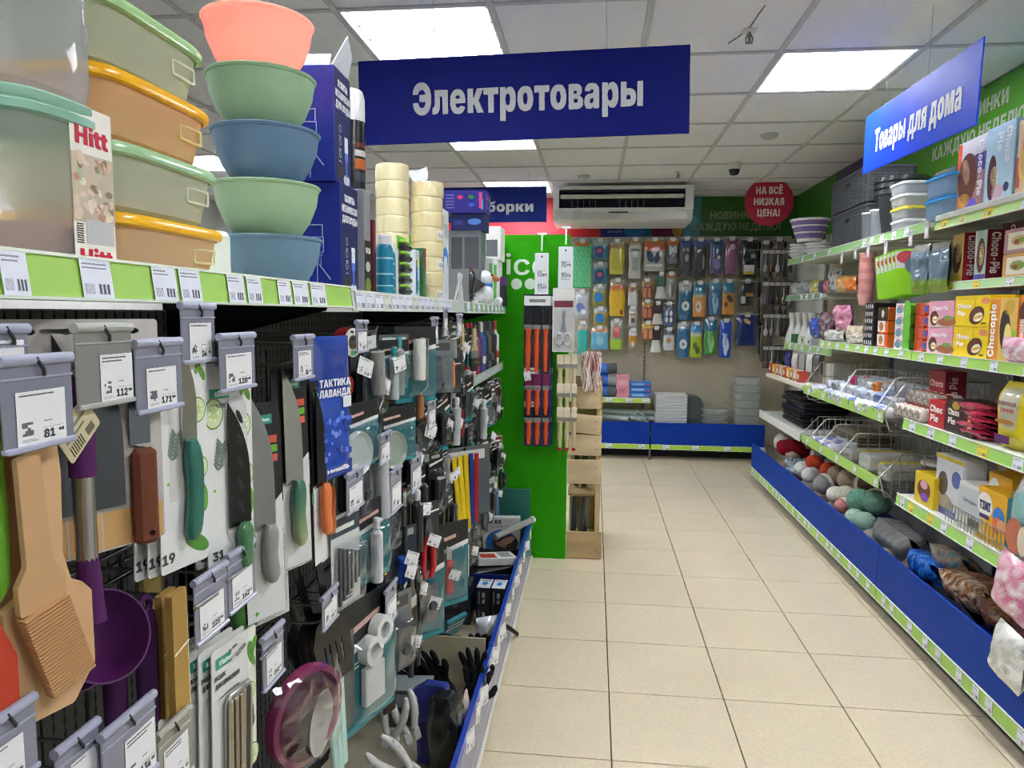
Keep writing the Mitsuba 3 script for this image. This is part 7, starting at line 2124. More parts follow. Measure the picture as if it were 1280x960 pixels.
def basket_box(w, d, h, c):
    g = G().rbox(-w / 2, w / 2, 0, d, 0, h, .012, c)
    for k in range(11):
        for j in range(7):
            g.rbox(w / 2 - .001, w / 2 + .003, .015 + j * (d - .03) / 7, .015 + (j + .7) * (d - .03) / 7, .012 + k * (h - .05) / 11, .012 + (k + .55) * (h - .05) / 11, .001, shade(c, 1.35))
    for k in range(11):
        for j in range(8):
            g.rbox(-w / 2 + .012 + j * (w - .03) / 8, -w / 2 + .012 + (j + .72) * (w - .03) / 8, -.003, .001, .012 + k * (h - .05) / 11, .012 + (k + .6) * (h - .05) / 11, .001, shade(c, 1.3))
    g.rbox(-w / 2 - .004, w / 2 + .004, -.004, d + .004, h - .02, h, .006, shade(c, 1.15))
    return g


for k, (r, X, z, t) in enumerate((((1040, 1082, 258, 304), 1.50, 1.7935, 'dark grey rattan-pattern basket, lower of two behind the clear cups'), ((1040, 1084, 212, 258), 1.51, 1.7935 + .216, 'dark grey rattan-pattern basket stacked on top'))):
    c, w, h = span(*r, X)
    hd = G().poly(rr(.07, .026, .01, 0, .15), .003, '#1c1d1f', y=-.0045)
    thing('storage_basket', t, 'basket', face((X, c[1], z), 'R'), [('basket', basket_box(abs(w), .26, .212, '#393c40'), MATTE), ('handle_hole', hd, MATTE)], 'dark grey baskets')
for k, (px, X) in enumerate(((1078, 1.49), (1088, 1.49))):
    p = at(px, 270, x=X)
    thing('plastic_cup', f'tall clear plastic cup, {["left", "right"][k]} one beside the black buckets', 'cup', mov(X + .04, p[1], 1.7935), [('cup', G().lathe([(0, 0), (.034, 0), (.040, .15), (.042, .152), (.042, .158)], '#c3c7ca', n=20), TINTED), ('rim', G().lathe([(.0425, .15), (.0435, .152), (.0435, .16), (.041, .16)], '#d9dcde', n=20), GLOSS)])
p = at(1112, 250, x=1.60)
for k in range(3):
    thing('bucket', f'black plastic bucket in the nested stack, {["lowest", "middle", "topmost"][k]}', 'bucket', mov(1.63, p[1] - .075, 1.7935 + .034 * k), [('bucket', G().lathe([(0, 0), (.085, 0), (.125, .225), (.135, .228), (.135, .25), (.128, .25), (.12, .22), (.08, .006), (0, .005)], '#232528', n=28), GLOSS)], 'nested black buckets')


def lidbox(c, lidc, L, W, h):
    return [('box', G().lathe([(0, 0), (W * .42, 0), (W * .46, .01), (W * .49, h)], c, n=32, power=5, sx=L / W), MILKY), ('lid', G().lathe([(W * .48, h - .008), (W * .52, h - .006), (W * .52, h + .004), (W * .47, h + .008), (0, h + .006)], lidc, n=32, power=5, sx=L / W), GLOSS)]


for k in range(4):
    p = at(1128, 270, x=1.52)
    thing('food_box', f'milky white food box, {ORD[k + 1]} from the bottom of the stack beside the black tray', 'food box', face((1.56, p[1] + .01 * k, 1.7935 + .062 * k), 'R', .0), lidbox('#dfe2e4', ['#e6e8ea', '#e2d04a', '#e6e8ea', '#d9dcde'][k], .19, .14, .052), 'milky food boxes')
tr = G().poly(rr(.26, .16, .02).difference(rr(.10, .03, .012, 0, .045)), .02, '#1d1e20')
p = at(1170, 240, x=1.56)
thing('tray', 'black plastic tray with a handle hole standing behind the blue lidded boxes', 'tray', mov(1.62, p[1], 1.7935 + .137) @ rot('z', -1.2) @ rot('y', math.pi / 2 - .15), [(None, tr, GLOSS)])
for k in range(2):
    p = at(1172, 270, x=1.50)
    thing('food_box', f'clear food box with a blue lid, {["lower", "upper"][k]} of the pair on the top right shelf', 'food box', face((1.56, p[1], 1.80 + .098 * k), 'R', .05), lidbox('#b9d6ea', '#2f9ae0', .25, .15, .086), 'blue lidded boxes')

# -- things hanging under the top shelf
for k, (px, py, s) in enumerate(((1052, 322, '49'), (1069, 316, '38'), (1085, 313, '62'), (1107, 309, '75'), (1138, 298, '83'), (1158, 288, '71'))):
    p = at(px, py, x=1.44)
    g = G().rbox(-.02, .02, 0, .002, -.035, .035, .0008, '#a9acb8').tube([(-.02, .001, .035), (.02, .001, .035)], .004, '#c9ccd4', n=6)
    thing('price_holder', f'small clear price holder under the top right shelf, {ORD[k + 1]} from the back wall', 'price holder', face(p, 'R'), [('plate', g, GLOSS), ('price_card', digits(s, .032, .044), PRINT, mov(0, -.0008, -.008)), ('arm', G().tube([(0, 0, .035), (0, .35, .04)], .0025, '#b9bbbd', n=5), METAL)], 'small price holders under the top right shelf')
p = at(1081, 345, x=1.46)
for k in range(9):
    thing('paper_cup', f'pink plastic cup in the hanging cup sleeve, {ORD[k + 1]} from the top', 'cup', mov(1.47, p[1], 1.66 - .028 * k), [(None, G().lathe([(0, 0), (.032, 0), (.042, .05), (.044, .052), (.044, .056), (.041, .056)], ['#d9a09a', '#c98a86'][k % 2], n=18), GLOSS)], 'pink cups in a sleeve')
for k in range(6):
    p = at(1112 + k * 4, 342 - k * 1.0, x=1.45)
    g = G().poly(rr(.16, .215, .006), .007, '#8fd12a').rect(-.075, .075, .02, .10, '#d9dcd6', y=-.0004).flat(ell(.05, .03, -.02, .07), '#c9505a', y=-.0006).flat(ell(.05, .04, .02, .03), '#5f7a8a', y=-.0008).flat(ell(.06, .05, .06, -.0), '#8fd12a', y=-.001).rect(.02, .06, -.09, -.055, '#2f62b8', y=-.0006)
    thing('sponge_pack', f'lime green sponge pack hanging under the top right shelf, {ORD[k + 1]} from the back', 'sponge pack', face((1.455 + .004 * k, p[1], 1.565 + .004 * k), 'R', .55, .18), [(None, g, FILM)], 'lime green sponge packs')
for k in range(2):
    g = bagmesh(.12, .22, .05, bands((.85, '#8a8a84'), (.25, '#5f7484'), (0, '#7a9a3a')), k, crease=.012)
    p = at(1149 + 14 * k, 337, x=1.46)
    thing('cloth_pack', ['grey blue bag with green tips hanging beside the lime sponge packs', 'dark glossy bag behind the grey blue one'][k], 'cloth pack', face((1.47 + .03 * k, p[1], 1.59), 'R', .2), [(None, g, FILM)])

# -- second shelf
bx_('dark bag-like pack with an orange base at the left end of the second right shelf', 'snack pack', (1172, 1187, 300, 346), 1.56, S2, lambda w, h: [(None, bagmesh(w, h, .05, bands((.45, '#4a3a58'), (.2, '#d98a2e'), (0, '#e3a23a')), 3), FILM, mov(0, .03, h / 2))])
bx_('yellow and brown choco-pie box with a red side on the second shelf', 'cake box', (1190, 1204, 286, 347), 1.555, S2, pbox('#d9b86a', .085, all_(L_(.4, .3, 0, .5, '#5a3022'), L_(.25, .2, .1, .6, '#e6d09a'), B_(-.5, .5, .0, .14, '#c9b03a')), all_(T_('Choco-Pie', .42, -.30, .94, '#eadfe0', .8, -1)), sidec='#a3212f'))
bx_('teal and brown choco-pie box with a maroon side on the second shelf', 'cake box', (1219, 1233, 280, 343), 1.555, S2, pbox('#a9c0b8', .085, all_(L_(.36, .34, .05, .5, '#4f2c22'), L_(.2, .22, .12, .52, '#e6cf9a'), B_(-.5, .5, 0, .13, '#5a50a0'), B_(-.5, -.3, .5, 1, '#c9d6d0')), all_(T_('Choco-Pie', .42, -.30, .94, '#eadfe0', .8, -1)), sidec='#6a1626'))
bx_('maroon choco-pie box with pale lettering behind the biscuit boxes', 'cake box', (1252, 1290, 268, 341), 1.62, S2, pbox('#4f1420', .09, all_(T_('Choco-Pie', .16, -.2, .95, '#b9a0a4', .8, -1))))
for k, (c, c2, z) in enumerate((('#c9a05a', '#8f9a5a', 0), ('#b08a8c', '#c9b07a', .092))):
    bx_(['tan biscuit box with an oval window on the second right shelf', 'mauve biscuit box with an oval window on the tan one'][k], 'biscuit box', (1253, 1292, 318, 343), 1.555, S2 + z, lambda w, h, c=c, c2=c2: [(None, carton(w, .05, .091, c, [all_(B_(-.36, .36, .15, .85, '#e6e0cc'), L_(.24, .2, 0, .5, c2, 0, 3), L_(.1, .1, -.06, .45, '#8a5a2a', 0, 4), L_(.1, .1, .1, .5, '#7a9a3a', 0, 5))]), PRINT)])

# -- middle shelf: biscuit rolls and choco pies
for k in range(2):
    bx_(f'pink choco pie box, {["lower", "upper"][k]} of two on the middle right shelf', 'cake box', (1159, 1190, 410, 442), 1.455, S3 + .112 * k, lambda w, h: [(None, carton(w, .16, .111, '#d597ac', [all_(B_(-.5, .5, 0, .4, '#c9b0b0'), L_(.35, .16, .25, .2, '#9a5a3a'), L_(.2, .1, .3, .34, '#6a9a4a'), P_ie(-.26, .34, .17, .28), T_('Choco Pie', .16, -.02, .64, '#f0e8ee', .62))]), PRINT)], group='pink choco pie boxes')
    bx_(f'yellow choco pie box, {["lower", "upper"][k]} of two on the middle right shelf', 'cake box', (1191, 1234, 410, 447), 1.455, S3 + .120 * k, lambda w, h: [(None, carton(w, .16, .119, '#e8c70e', [all_(B_(-.5, .5, .9, 1, '#d9b80c'), B_(.08, .12, .6, .95, '#cfae0a'), L_(.12, .1, .38, .82, '#d98a5a'), P_ie(.16, .36, .21, .28, 12), T_('Choco', .17, -.2, .58, '#f6f0e0', .40), T_('Pie', .17, -.28, .34, '#f6f0e0', .22), B_(.3, .42, .08, .14, '#6a5a1a'))]), PRINT)], group='yellow choco pie boxes')
bx_('orange chocopie box with large vertical white lettering on the middle right shelf', 'cake box', (1238, 1271, 371, 450), 1.455, S3, pbox('#d98a2e', .12, all_(B_(-.15, .5, 0, 1, '#d9b45a'), B_(.3, .5, 0, .5, '#9ac04a', 2), L_(.2, .34, .08, .48, '#33201c', 5, 3), L_(.14, .24, .2, .36, '#e6d27a', 5, 4), L_(.2, .12, .2, .85, '#c9a23a', 0, 3), T_('Chocopie', .24, -.3, .05, '#f4efe4', .86, 1))))
bx_('second orange chocopie box cut by the right picture edge', 'cake box', (1273, 1302, 369, 456), 1.455, S3, pbox('#d9822a', .12, all_(L_(.4, .2, -.1, .75, '#4a2418'), T_('Chocopie', .2, -.25, .05, '#e9dfe4', .6, 1))))
g = bagmesh(.16, .09, .05, mottle(['#d9a0b8', '#e6c4d0', '#c98aa4', '#efe2e6'], 30, 4) and (lambda q, w, h: mottle(['#d9a0b8', '#e6c4d0', '#c98aa4', '#efe2e6'], 30, 4)(q)), 2)
p = at(1275, 445, x=1.44)
thing('wafer_bag', 'pink wafer bag lying before the second orange box', 'snack bag', face((1.435, p[1], S3 + .045), 'R', 0, .2), [(None, g, FILM)])
for k in range(4):
    for j, (c, px) in enumerate((('#5fae2e', 1126), ('#c9502a', 1146))):
        p = at(px, 430, x=1.46)
        art = all_(B_(-.5, .5, 0, 1, '#d8d2d4'), L_(.3, .4, -.1, .5, '#b08aa0', 0, 3), L_(.25, .3, -.2, .4, '#5a8a9a', 0, 4), L_(.3, .9, .5, .4, c, 20, 5)) if j == 0 else all_(B_(-.5, .2, .0, 1, '#b8432a'), B_(.2, .45, .25, .75, '#3a4aa8', 2))
        thing('biscuit_roll', f'{["green and white", "orange red"][j]} biscuit roll, {ORD[k + 1]} from the bottom of its stack on the middle shelf', 'biscuit pack', face((1.455 + .02 * j, p[1], S3 + .055 * k), 'R'), [(None, carton(.13, .20, .0535, c, [art], [], [], .008), FILM)], ['green biscuit rolls', 'orange red biscuit rolls'][j])
for k in range(3):
    p = at(1102, 425, x=1.46)
    thing('biscuit_roll', f'orange and white biscuit pack left of the green rolls, {["lowest", "middle", "top"][k]}', 'biscuit pack', face((1.46, p[1], S3 + .068 * k), 'R'), [(None, carton(.12, .20, .066, '#d9622a', [all_(B_(-.5, .3, .15, 1, '#e3ddd6'), L_(.22, .34, -.1, .55, '#a9764a', 0, 3))] if k < 2 else [B_(-.5, .5, 0, 1, '#1d1a1c'), L_(.14, .3, .0, .5, '#c9c6c4')], [], [], .006), FILM)])
for k in range(6):
    p = at(1085, 420, x=1.46)
    thing('snack_box', f'black snack box with small white figures, {ORD[k + 1]} from the bottom beside the orange packs', 'snack box', face((1.46, p[1], S3 + .038 * k), 'R'), [(None, carton(.13, .20, .037, '#17161a', [all_(*[B_(-.4 + .22 * i, -.3 + .22 * i, .2, .75, '#c9c7c6') for i in range(4)])]), PRINT)], 'black snack boxes')
# bags and small wares further back on the middle shelf
for k, (px, py, w, h, cs, t) in enumerate(((1055, 398, .17, .16, ['#c27a9a', '#d99ab4', '#a85a7c', '#e6c0d0'], 'shiny pink bag on the middle right shelf'), (1035, 400, .16, .18, ['#4a1a2c', '#5f2438', '#8a8088', '#38141f'], 'maroon bag with white print beside the shiny pink one'),
                                           (1070, 412, .15, .10, ['#c9c0a0', '#b9a88a', '#d9d2b8', '#a9a294'], 'cream bag lying under the pink bag'), (1020, 408, .10, .14, ['#2f4aa8', '#3a58c0', '#26408f', '#8f9ac0'], 'blue bag left of the maroon bag'), (1048, 424, .2, .07, ['#8d9088', '#a9aca4', '#c6c8c2', '#6a6e68'], 'grey crinkled bag lying at the rail'),
                                           (1075, 424, .16, .06, ['#b9b0a4', '#d0c8bc', '#8a8078', '#c9c4bc'], 'pale crinkled bag lying before the black snack boxes'))):
    p = at(px, py, x=1.50)
    cm = mottle(cs, 26, k + 3)
    thing('bag', t, 'bag', face((1.48 + .02 * (k < 4), p[1], max(S3 + h / 2 + .002, p[2] - .02 * 0 if k == 0 else S3 + h / 2 + .002)), 'R', .25, .1), [(None, bagmesh(w, h, .06, lambda q, a, b, cm=cm: cm(q), k, crease=.014), FILM)])
for k in range(4):
    p = at(988 + k * 8, 405, x=1.56)
    thing('figurine', f'white bottle-shaped vase on the far right shelf, {ORD[k + 1]} from the back wall', 'vase', mov(1.58, p[1], 1.1655), [(None, G().lathe([(0, 0), (.05, 0), (.055, .03), (.04, .09), (.02, .15), (.024, .17), (.036, .23), (.03, .235), (0, .235)], '#cfd2d0', n=18), GLOSS)], 'white vases')
for k, (px, c, t) in enumerate(((990, '#2f6b2f', 'small green box on the far right shelf'), (1002, '#b9c0a0', 'small pale box on the far right shelf'), (1010, '#c9cdd0', 'small white box on the far right shelf'))):
    p = at(px, 425, x=1.52)
    thing('carton', t, 'carton', face((1.525, p[1], 1.1655), 'R'), [(None, carton(.09, .08, .07 - .01 * k, c, [L_(.2, .2, 0, .5, '#3a4a6a')]), PRINT)])
for k, (px, w, h, cs, t) in enumerate(((996, .20, .10, ['#8f9496', '#a9aeb0'], 'grey fork packs'), (1006, .15, .11, ['#9a9fa2', '#7a8084'], 'grey spoon packs'), (1018, .12, .10, ['#c9b95a', '#8a8a50', '#d9d3a0'], 'yellow garland bag'), (1028, .10, .08, ['#2a3560', '#1d2648'], 'navy bag'), (1034, .08, .09, ['#a03a44', '#c96a6a'], 'red bag'), (1042, .16, .15, ['#55585a', '#a9acad', '#303234'], 'checked bag'), (1052, .11, .10, ['#c98a3a', '#d9b070'], 'tan bag'), (1063, .11, .09, ['#e06a1c', '#f0832a', '#d9b46a'], 'bright orange bag'))):
    p = at(px, 352, x=1.54)
    cm = mottle(cs, 30, k)
    thing('bag', f'{t} on the short far shelf under the white bowls', 'bag', face((1.55, p[1], 1.527 + h / 2), 'R', .2), [(None, bagmesh(w, h, .05, lambda q, a, b, cm=cm: cm(q), k, crease=.01), FILM)])

# -- baskets: rolled socks
rs = random.Random(11)
SC = ['#d5d9e0', '#c9d2e4', '#8a98c4', '#e2e4e6', '#b4c2da', '#7686b8', '#d3d8e4', '#dcdee0', '#c6cad0', '#a9b4c8', '#9aa0a8']


def sockroll(c, c2, L=.10, R=.026):
    g = G().lathe([(0, -L / 2), (R * .8, -L / 2), (R, -L / 2 + .008), (R, L / 2 - .008), (R * .8, L / 2), (0, L / 2)], c, rot('y', math.pi / 2), n=14)
    for k in range(3):
        g.tube([(-L / 2 - .0005, R * .25 * (k + 1) * math.cos(a), R * .25 * (k + 1) * math.sin(a)) for a in np.linspace(0, 5.6, 10)], .0018, shade(c, .72), n=4)
    return [('sock', g, CLOTH), ('label', G().lathe([(R * 1.02, -.012), (R * 1.02, .014)], c2, rot('y', math.pi / 2), n=14), PRINT)]


n_ = 0
for lay in range(3):
    for i in range(17 - 3 * lay):
        for j in range(3):
            y = 3.58 + i * .071 + .03 * lay + rs.uniform(-.012, .012)
            x = 1.41 + j * .095 + .05 * lay + rs.uniform(-.012, .012)
            if lay == 2 and (j > 1 or 5 < i < 7):
                continue
            n_ += 1
            cc = rs.choice(SC if y > 3.85 or j < 2 else ['#6a6d72', '#55585c', '#8a7f7c', '#7d8084'])
            if rs.random() < .05:
                cc = rs.choice(['#d8437a', '#e8914a', '#b03a4a', '#4a9a8c', '#8fbf4a'])
            thing('rolled_socks', f'rolled socks in the upper basket, {ORD[i + 1]} along in file {j + 1}, layer {lay + 1}'.replace('file 1', 'the front file').replace('file 2', 'the middle file').replace('file 3', 'the rear file').replace('layer 1', 'the bottom layer').replace('layer 2', 'the middle layer').replace('layer 3', 'the top layer'), 'rolled socks',
                  mov(x, y, .918 + .045 * lay) @ rot('z', rs.uniform(-.5, .5)), sockroll(cc, rs.choice(['#e4e6ea', '#c9d0dc', '#dfe2e6'])), 'rolled socks in the upper wire basket')
for k in range(10):
    p = at(1112 + (k % 5) * 11, 500 - (k // 5) * 26 + (k % 5) * 2, x=1.50)
    thing('rolled_towel', f'white and red roll at the near end of the basket, {ORD[k % 5 + 1]} of the {"lower" if k < 5 else "upper"} layer', 'rolled towel', mov(1.47 + .06 * (k // 5), 3.50 - .058 * (k % 5) + .03, .945 + .062 * (k // 5)), sockroll('#d3cbc0', '#a8483c', .12, .029), 'white and red rolls')
for k in range(9):
    thing('cloth_roll', f'violet and white roll in the lower wire basket, {ORD[k % 5 + 1]} of the {"front" if k < 5 else "rear"} row', 'cloth roll', mov(1.41 + .10 * (k // 5), 4.62 - .072 * (k % 5), .602 + .0 * k) @ rot('z', .1), sockroll('#8f92c4' if k % 2 else '#d5d7e0', '#e4e6ea', .09, .03), 'violet and white rolls')
for k in range(3):
    g = G()
    for i in range(4):
        g.rbox(-.20, .20, 0, .22, i * .022, i * .022 + .019, .008, ['#77705f', '#8a8370', '#6a6454', '#7f7866'][i])
    thing('folded_cloth', f'pile of folded olive grey cloth in the lower wire basket, {ORD[k + 1]} from the back wall', 'folded cloth', face((1.54 - .02 * k, 4.58 - .42 * k, .59 if k == 0 else .572), 'R', .05), [(None, g, CLOTH)]) if k == 0 else None
for k in range(5):
    thing('cloth_pack', f'{"yellow" if k in (1, 3) else "silver white"} film-wrapped pack in the lower wire basket, {ORD[k + 1]} from its far end', 'film-wrapped pack', face((1.42 + .05 * (k % 2), 4.18 - .13 * k, .572), 'R', .05), [(None, G().rbox(-.06, .06, 0, .28, 0, .06 + .012 * (k % 3), .012, ['#a9aaa8', '#b5a424', '#b9bbb8', '#c2b02c', '#9a9a94'][k]).rbox(-.05, .05, -.002, .1, .02, .04, .004, ['#8a8c8a', '#d9cc5a', '#d0d2d0', '#dacd60', '#b9b6a8'][k]), FILM)])
for k in range(7):
    thing('folded_cloth', f'black folded garment on the low white shelf, {ORD[k + 1]} from the bottom of the pile', 'folded garment', face((1.42 + .01 * math.sin(k * 2), 5.32 + .02 * math.sin(k), .6105 + .030 * k), 'R', .06 * math.sin(k * 3)), [(None, G().rbox(-.26, .26, 0, .32, 0, .028, .012, ['#1f2022', '#2a2629', '#18191b', '#242230'][k % 4]), CLOTH)], 'black folded garments')
for k in range(9):
    p = at(962 + k * 4.4, 466 + k * 1.6, x=1.40)
    thing('small_box', f'small red and yellow box on the white shelf, {ORD[k + 1]} from the back wall', 'small box', face((1.40, p[1], .9205), 'R'), [(None, carton(.075, .06, .075, ['#b9483a', '#d9b03a', '#c98a8a', '#d0c49a'][k % 4], [all_(L_(.25, .25, 0, .5, '#e0d8c8'), B_(-.4, .4, .05, .2, '#7a3a3a'))]), PRINT)], 'small boxes on the white shelf')
thing('carton', 'pale carton behind the small red and yellow boxes', 'carton', face((1.55, 4.98, .9205), 'R'), [(None, carton(.22, .12, .15, '#cfccc4'), PRINT)])

# -- fourth shelf
bx_('bright red choc pie box at the left end of the fourth shelf', 'cake box', (1161, 1181, 497, 531), 1.43, S4, pbox('#b3222c', .12, all_(T_('Choc', .26, 0, .55, '#f0e4e0', .8), T_('Pie', .26, -.1, .2, '#f0e4e0', .5))))
bx_('red choco box standing behind, above the bright red choc pie box', 'cake box', (1160, 1180, 470, 530), 1.56, S4, pbox('#9a2430', .09, all_(T_('Choco', .14, -.0, .66, '#e0b0a8', .8), L_(.35, .2, 0, .35, '#c9948a')), all_(T_('Choco Pie', .4, .10, .08, '#d9b0b4', .8, 1)), sidec='#7d1826'))
bx_('dark brown Choco Pie box lying along the fourth shelf', 'cake box', (1181, 1217, 505, 547), 1.43, S4, pbox('#2c1716', .14, all_(T_('Choco', .2, -.18, .54, '#eee6e0', .4), T_('Pie', .2, -.24, .26, '#eee6e0', .26), L_(.14, .13, -.12, .84, '#b08a3a'), L_(.05, .3, .36, .5, '#d9b46a', -8), P_ie(.34, .3, .12, .16))))
for k in range(5):
    p = at(1224, 540, x=1.46)
    thing('snack_bag', f'crimson snack bag, {ORD[k + 1]} from the bottom of the pile on the fourth shelf', 'snack bag', face((1.47, p[1] + .01 * math.sin(k * 2), S4 + .018 + .024 * k), 'R', .2 * math.sin(k * 2), 1.35), [(None, bagmesh(.17, .10, .034, mottle(['#a3203f', '#8a1a34', '#c23a58', '#7a1a3a'], 40, k) and (lambda q, w, h, k=k: mottle(['#a3203f', '#8a1a34', '#c23a58', '#7a1a3a'], 40, k)(q)), k), FILM)], 'crimson snack bags')
c, w, h = span(1239, 1278, 484, 570, 1.43)
yb_ = bagmesh(.165, h, .09, lambda q, w, h: np.where((np.abs(q[:, :1]) < w * .27) & (q[:, 2:3] > -h * .2) & (q[:, 2:3] < h * .42), np.array([.74, .73, .66]), np.array([.83, .76, .13])), 6, crease=.006, art=lambda g, w, h, y: (g.text('Молочная', .018, 0, h * .16, '#6a3040', y=y - .004, width=w * .62, bold=False), g.text('речка', .018, .01, h * .06, '#b03a48', y=y - .004, width=w * .4, bold=False), g.flat(ell(.05, .008, 0, -h * .08), '#b07a3a', y=y - .004), g.rect(-w * .28, w * .2, -h * .40, -h * .28, '#5a2a6a', y=y - .004)))
thing('snack_bag', 'yellow and pale upright bag with handwriting-like lettering on the fourth shelf', 'snack bag', face((1.47, c[1] - .01, S4 + h / 2 + .002), 'R', .1), [(None, yb_, FILM)])

# -- fifth shelf
bx_('yellow snack box with a pink bow print at the left end of the fifth shelf', 'snack box', (1142, 1166, 610, 650), 1.42, S5, pbox('#d9b81e', .08, all_(L_(.34, .3, 0, .5, '#6a3a28'), L_(.2, .14, .0, .66, '#d9a0a8', 0, 3), L_(.2, .14, .05, .26, '#7a4ab0', 0, 4))))
bx_('clear lidded tub behind the pink bow box', 'tub', (1138, 1160, 590, 640), 1.56, S5, lambda w, h: [('tub', G().lathe([(0, 0), (.05, 0), (.062, .10), (.064, .11)], '#a39a8c', mov(0, .07, 0), n=20), TINTED), ('lid', G().lathe([(.066, .105), (.068, .12), (0, .122)], '#d0cdc6', mov(0, .07, 0), n=20), GLOSS)])
bx_('tall white and blue bag with a dark window on the fifth shelf', 'snack bag', (1167, 1203, 586, 662), 1.44, S5, lambda w, h: [('bag', G().rbox(-w / 2, w / 2, 0, .09, 0, h, .008, '#c9cdd8').rect(-w * .5, w * .5, h * .93, h, '#c2a83a', y=-.0004).flat(ell(w * .18, h * .2, -w * .2, h * .52), '#3a2c2c', y=-.0006).flat(ell(w * .16, h * .14, w * .26, h * .66), '#3a56a8', y=-.0006).flat(ell(w * .3, h * .16, -w * .12, h * .2), '#9a8f7a', y=-.0005).rect(-w * .3, w * .3, .002, h * .12, '#2f3a8a', y=-.0006), FILM)])
for k in range(2):
    bx_(['white and blue bag behind the windowed one', 'second white and blue bag, deeper on the fifth shelf'][k], 'snack bag', (1204 + 8 * k, 1226 + 8 * k, 596, 650), 1.56 + .06 * k, S5, lambda w, h: [(None, G().rbox(-w / 2, w / 2, 0, .05, 0, h, .008, '#c6cad0').rect(-w * .3, w * .3, h * .5, h * .8, '#4a62a8', y=-.0004), FILM)])
bx_('low white and pale box in front on the fifth shelf', 'biscuit box', (1196, 1230, 626, 686), 1.42, S5, pbox('#d0d0cc', .10, all_(B_(-.5, .4, .3, .92, '#b9c2c8'), B_(-.1, .3, .1, .3, '#5a5f50', 2), T_('Печенье', .1, -.05, .6, '#8a9098', .5)), top='#dcdad6', sidec='#c9b8a4'))
tim = lambda: all_(L_(.26, .24, -.22, .68, '#e9e6de'), T_('TIMI', .17, -.22, .58, '#2b2f6a', .38), B_(-.4, -.06, .42, .50, '#4a2f6a', 3), L_(.2, .2, .26, .55, '#2f7ac8', 20), L_(.16, .15, .22, .40, '#d9703a', 0, 3), L_(.16, .12, .38, .42, '#e0a070', 0, 4), B_(-.5, .5, 0, .12, '#c99a1a'))
bx_('yellow TIMI snack box in front on the fifth shelf', 'snack box', (1219, 1256, 636, 704), 1.42, S5, pbox('#e0a81c', .07, tim(), sidec='#4a8a98'))
bx_('second yellow TIMI snack box behind the front one', 'snack box', (1232, 1262, 612, 690), 1.50, S5, pbox('#dca41c', .06, tim()))
bx_('third yellow TIMI snack box deepest on the fifth shelf', 'snack box', (1242, 1272, 590, 676), 1.58, S5, pbox('#d39c20', .06, tim()))
c, w, h = span(1262, 1300, 640, 730, 1.42)
cb_ = bagmesh(.18, .27, .09, bands((.86, '#e0dedc'), (.45, '#8fc4c4'), (0, '#4a6a8a')), 8, crease=.008, art=lambda g, w, h, y: (g.flat(ell(.05, .06, -.01, -h * .2), '#b8583a', y=y - .004), g.flat(ell(.03, .05, .04, -h * .22), '#d9cdb4', y=y - .0045), g.text('КРУАССАН', .016, -.03, -h * .02, '#3a4a5a', y=y - .004, width=.09, vertical=1, align=0)))
thing('snack_bag', 'large teal bag with a croissant picture at the right picture edge', 'snack bag', face((1.46, c[1] + .02, S5 + .137), 'R', .0), [(None, cb_, FILM)])
fg = G()
ys = np.linspace(2.42, 2.98, 24)
for y in ys:
    fg.tube([(1.405, y, S5 + .001), (1.405, y, S5 + .075)], .0016, '#b9bab4', n=5)
for z in (.03, .075):
    fg.tube([(1.405, ys[0], S5 + z), (1.405, ys[-1], S5 + z)], .002, '#b9bab4', n=5)
key = thing('wire_guard', 'low wire guard along the front of the fifth right shelf', 'wire guard', None, [('rails', fg, METAL)])
labels[key + '__rails'] = {'kind': 'stuff'}

# -- yarn and bags in the bottom bins
def yarn(r, c, seed, s=(1, 1, 1)):
    v, f = sphere(22)
    rg = np.random.default_rng(seed)
    d = rg.normal(size=(5, 3))
    d /= np.linalg.norm(d, axis=1, keepdims=True)
    k = np.argmax(np.abs(v @ d.T), axis=1)
    t = np.sum(v * np.roll(d, 1, 0)[k], 1)
    q = 1 + .03 * np.sin(t * 34)
    base = np.array([int(c[i:i + 2], 16) / 255 for i in (1, 3, 5)])
    g = G()
    g.v.append(v * (r * q)[:, None] * s)
    g.f.append(f)
    g.c.append(np.broadcast_to(lin(np.clip(base * (.93 + .09 * np.sin(t * 34))[:, None], 0, 1)), v.shape))
    g.n = len(v)
    return g


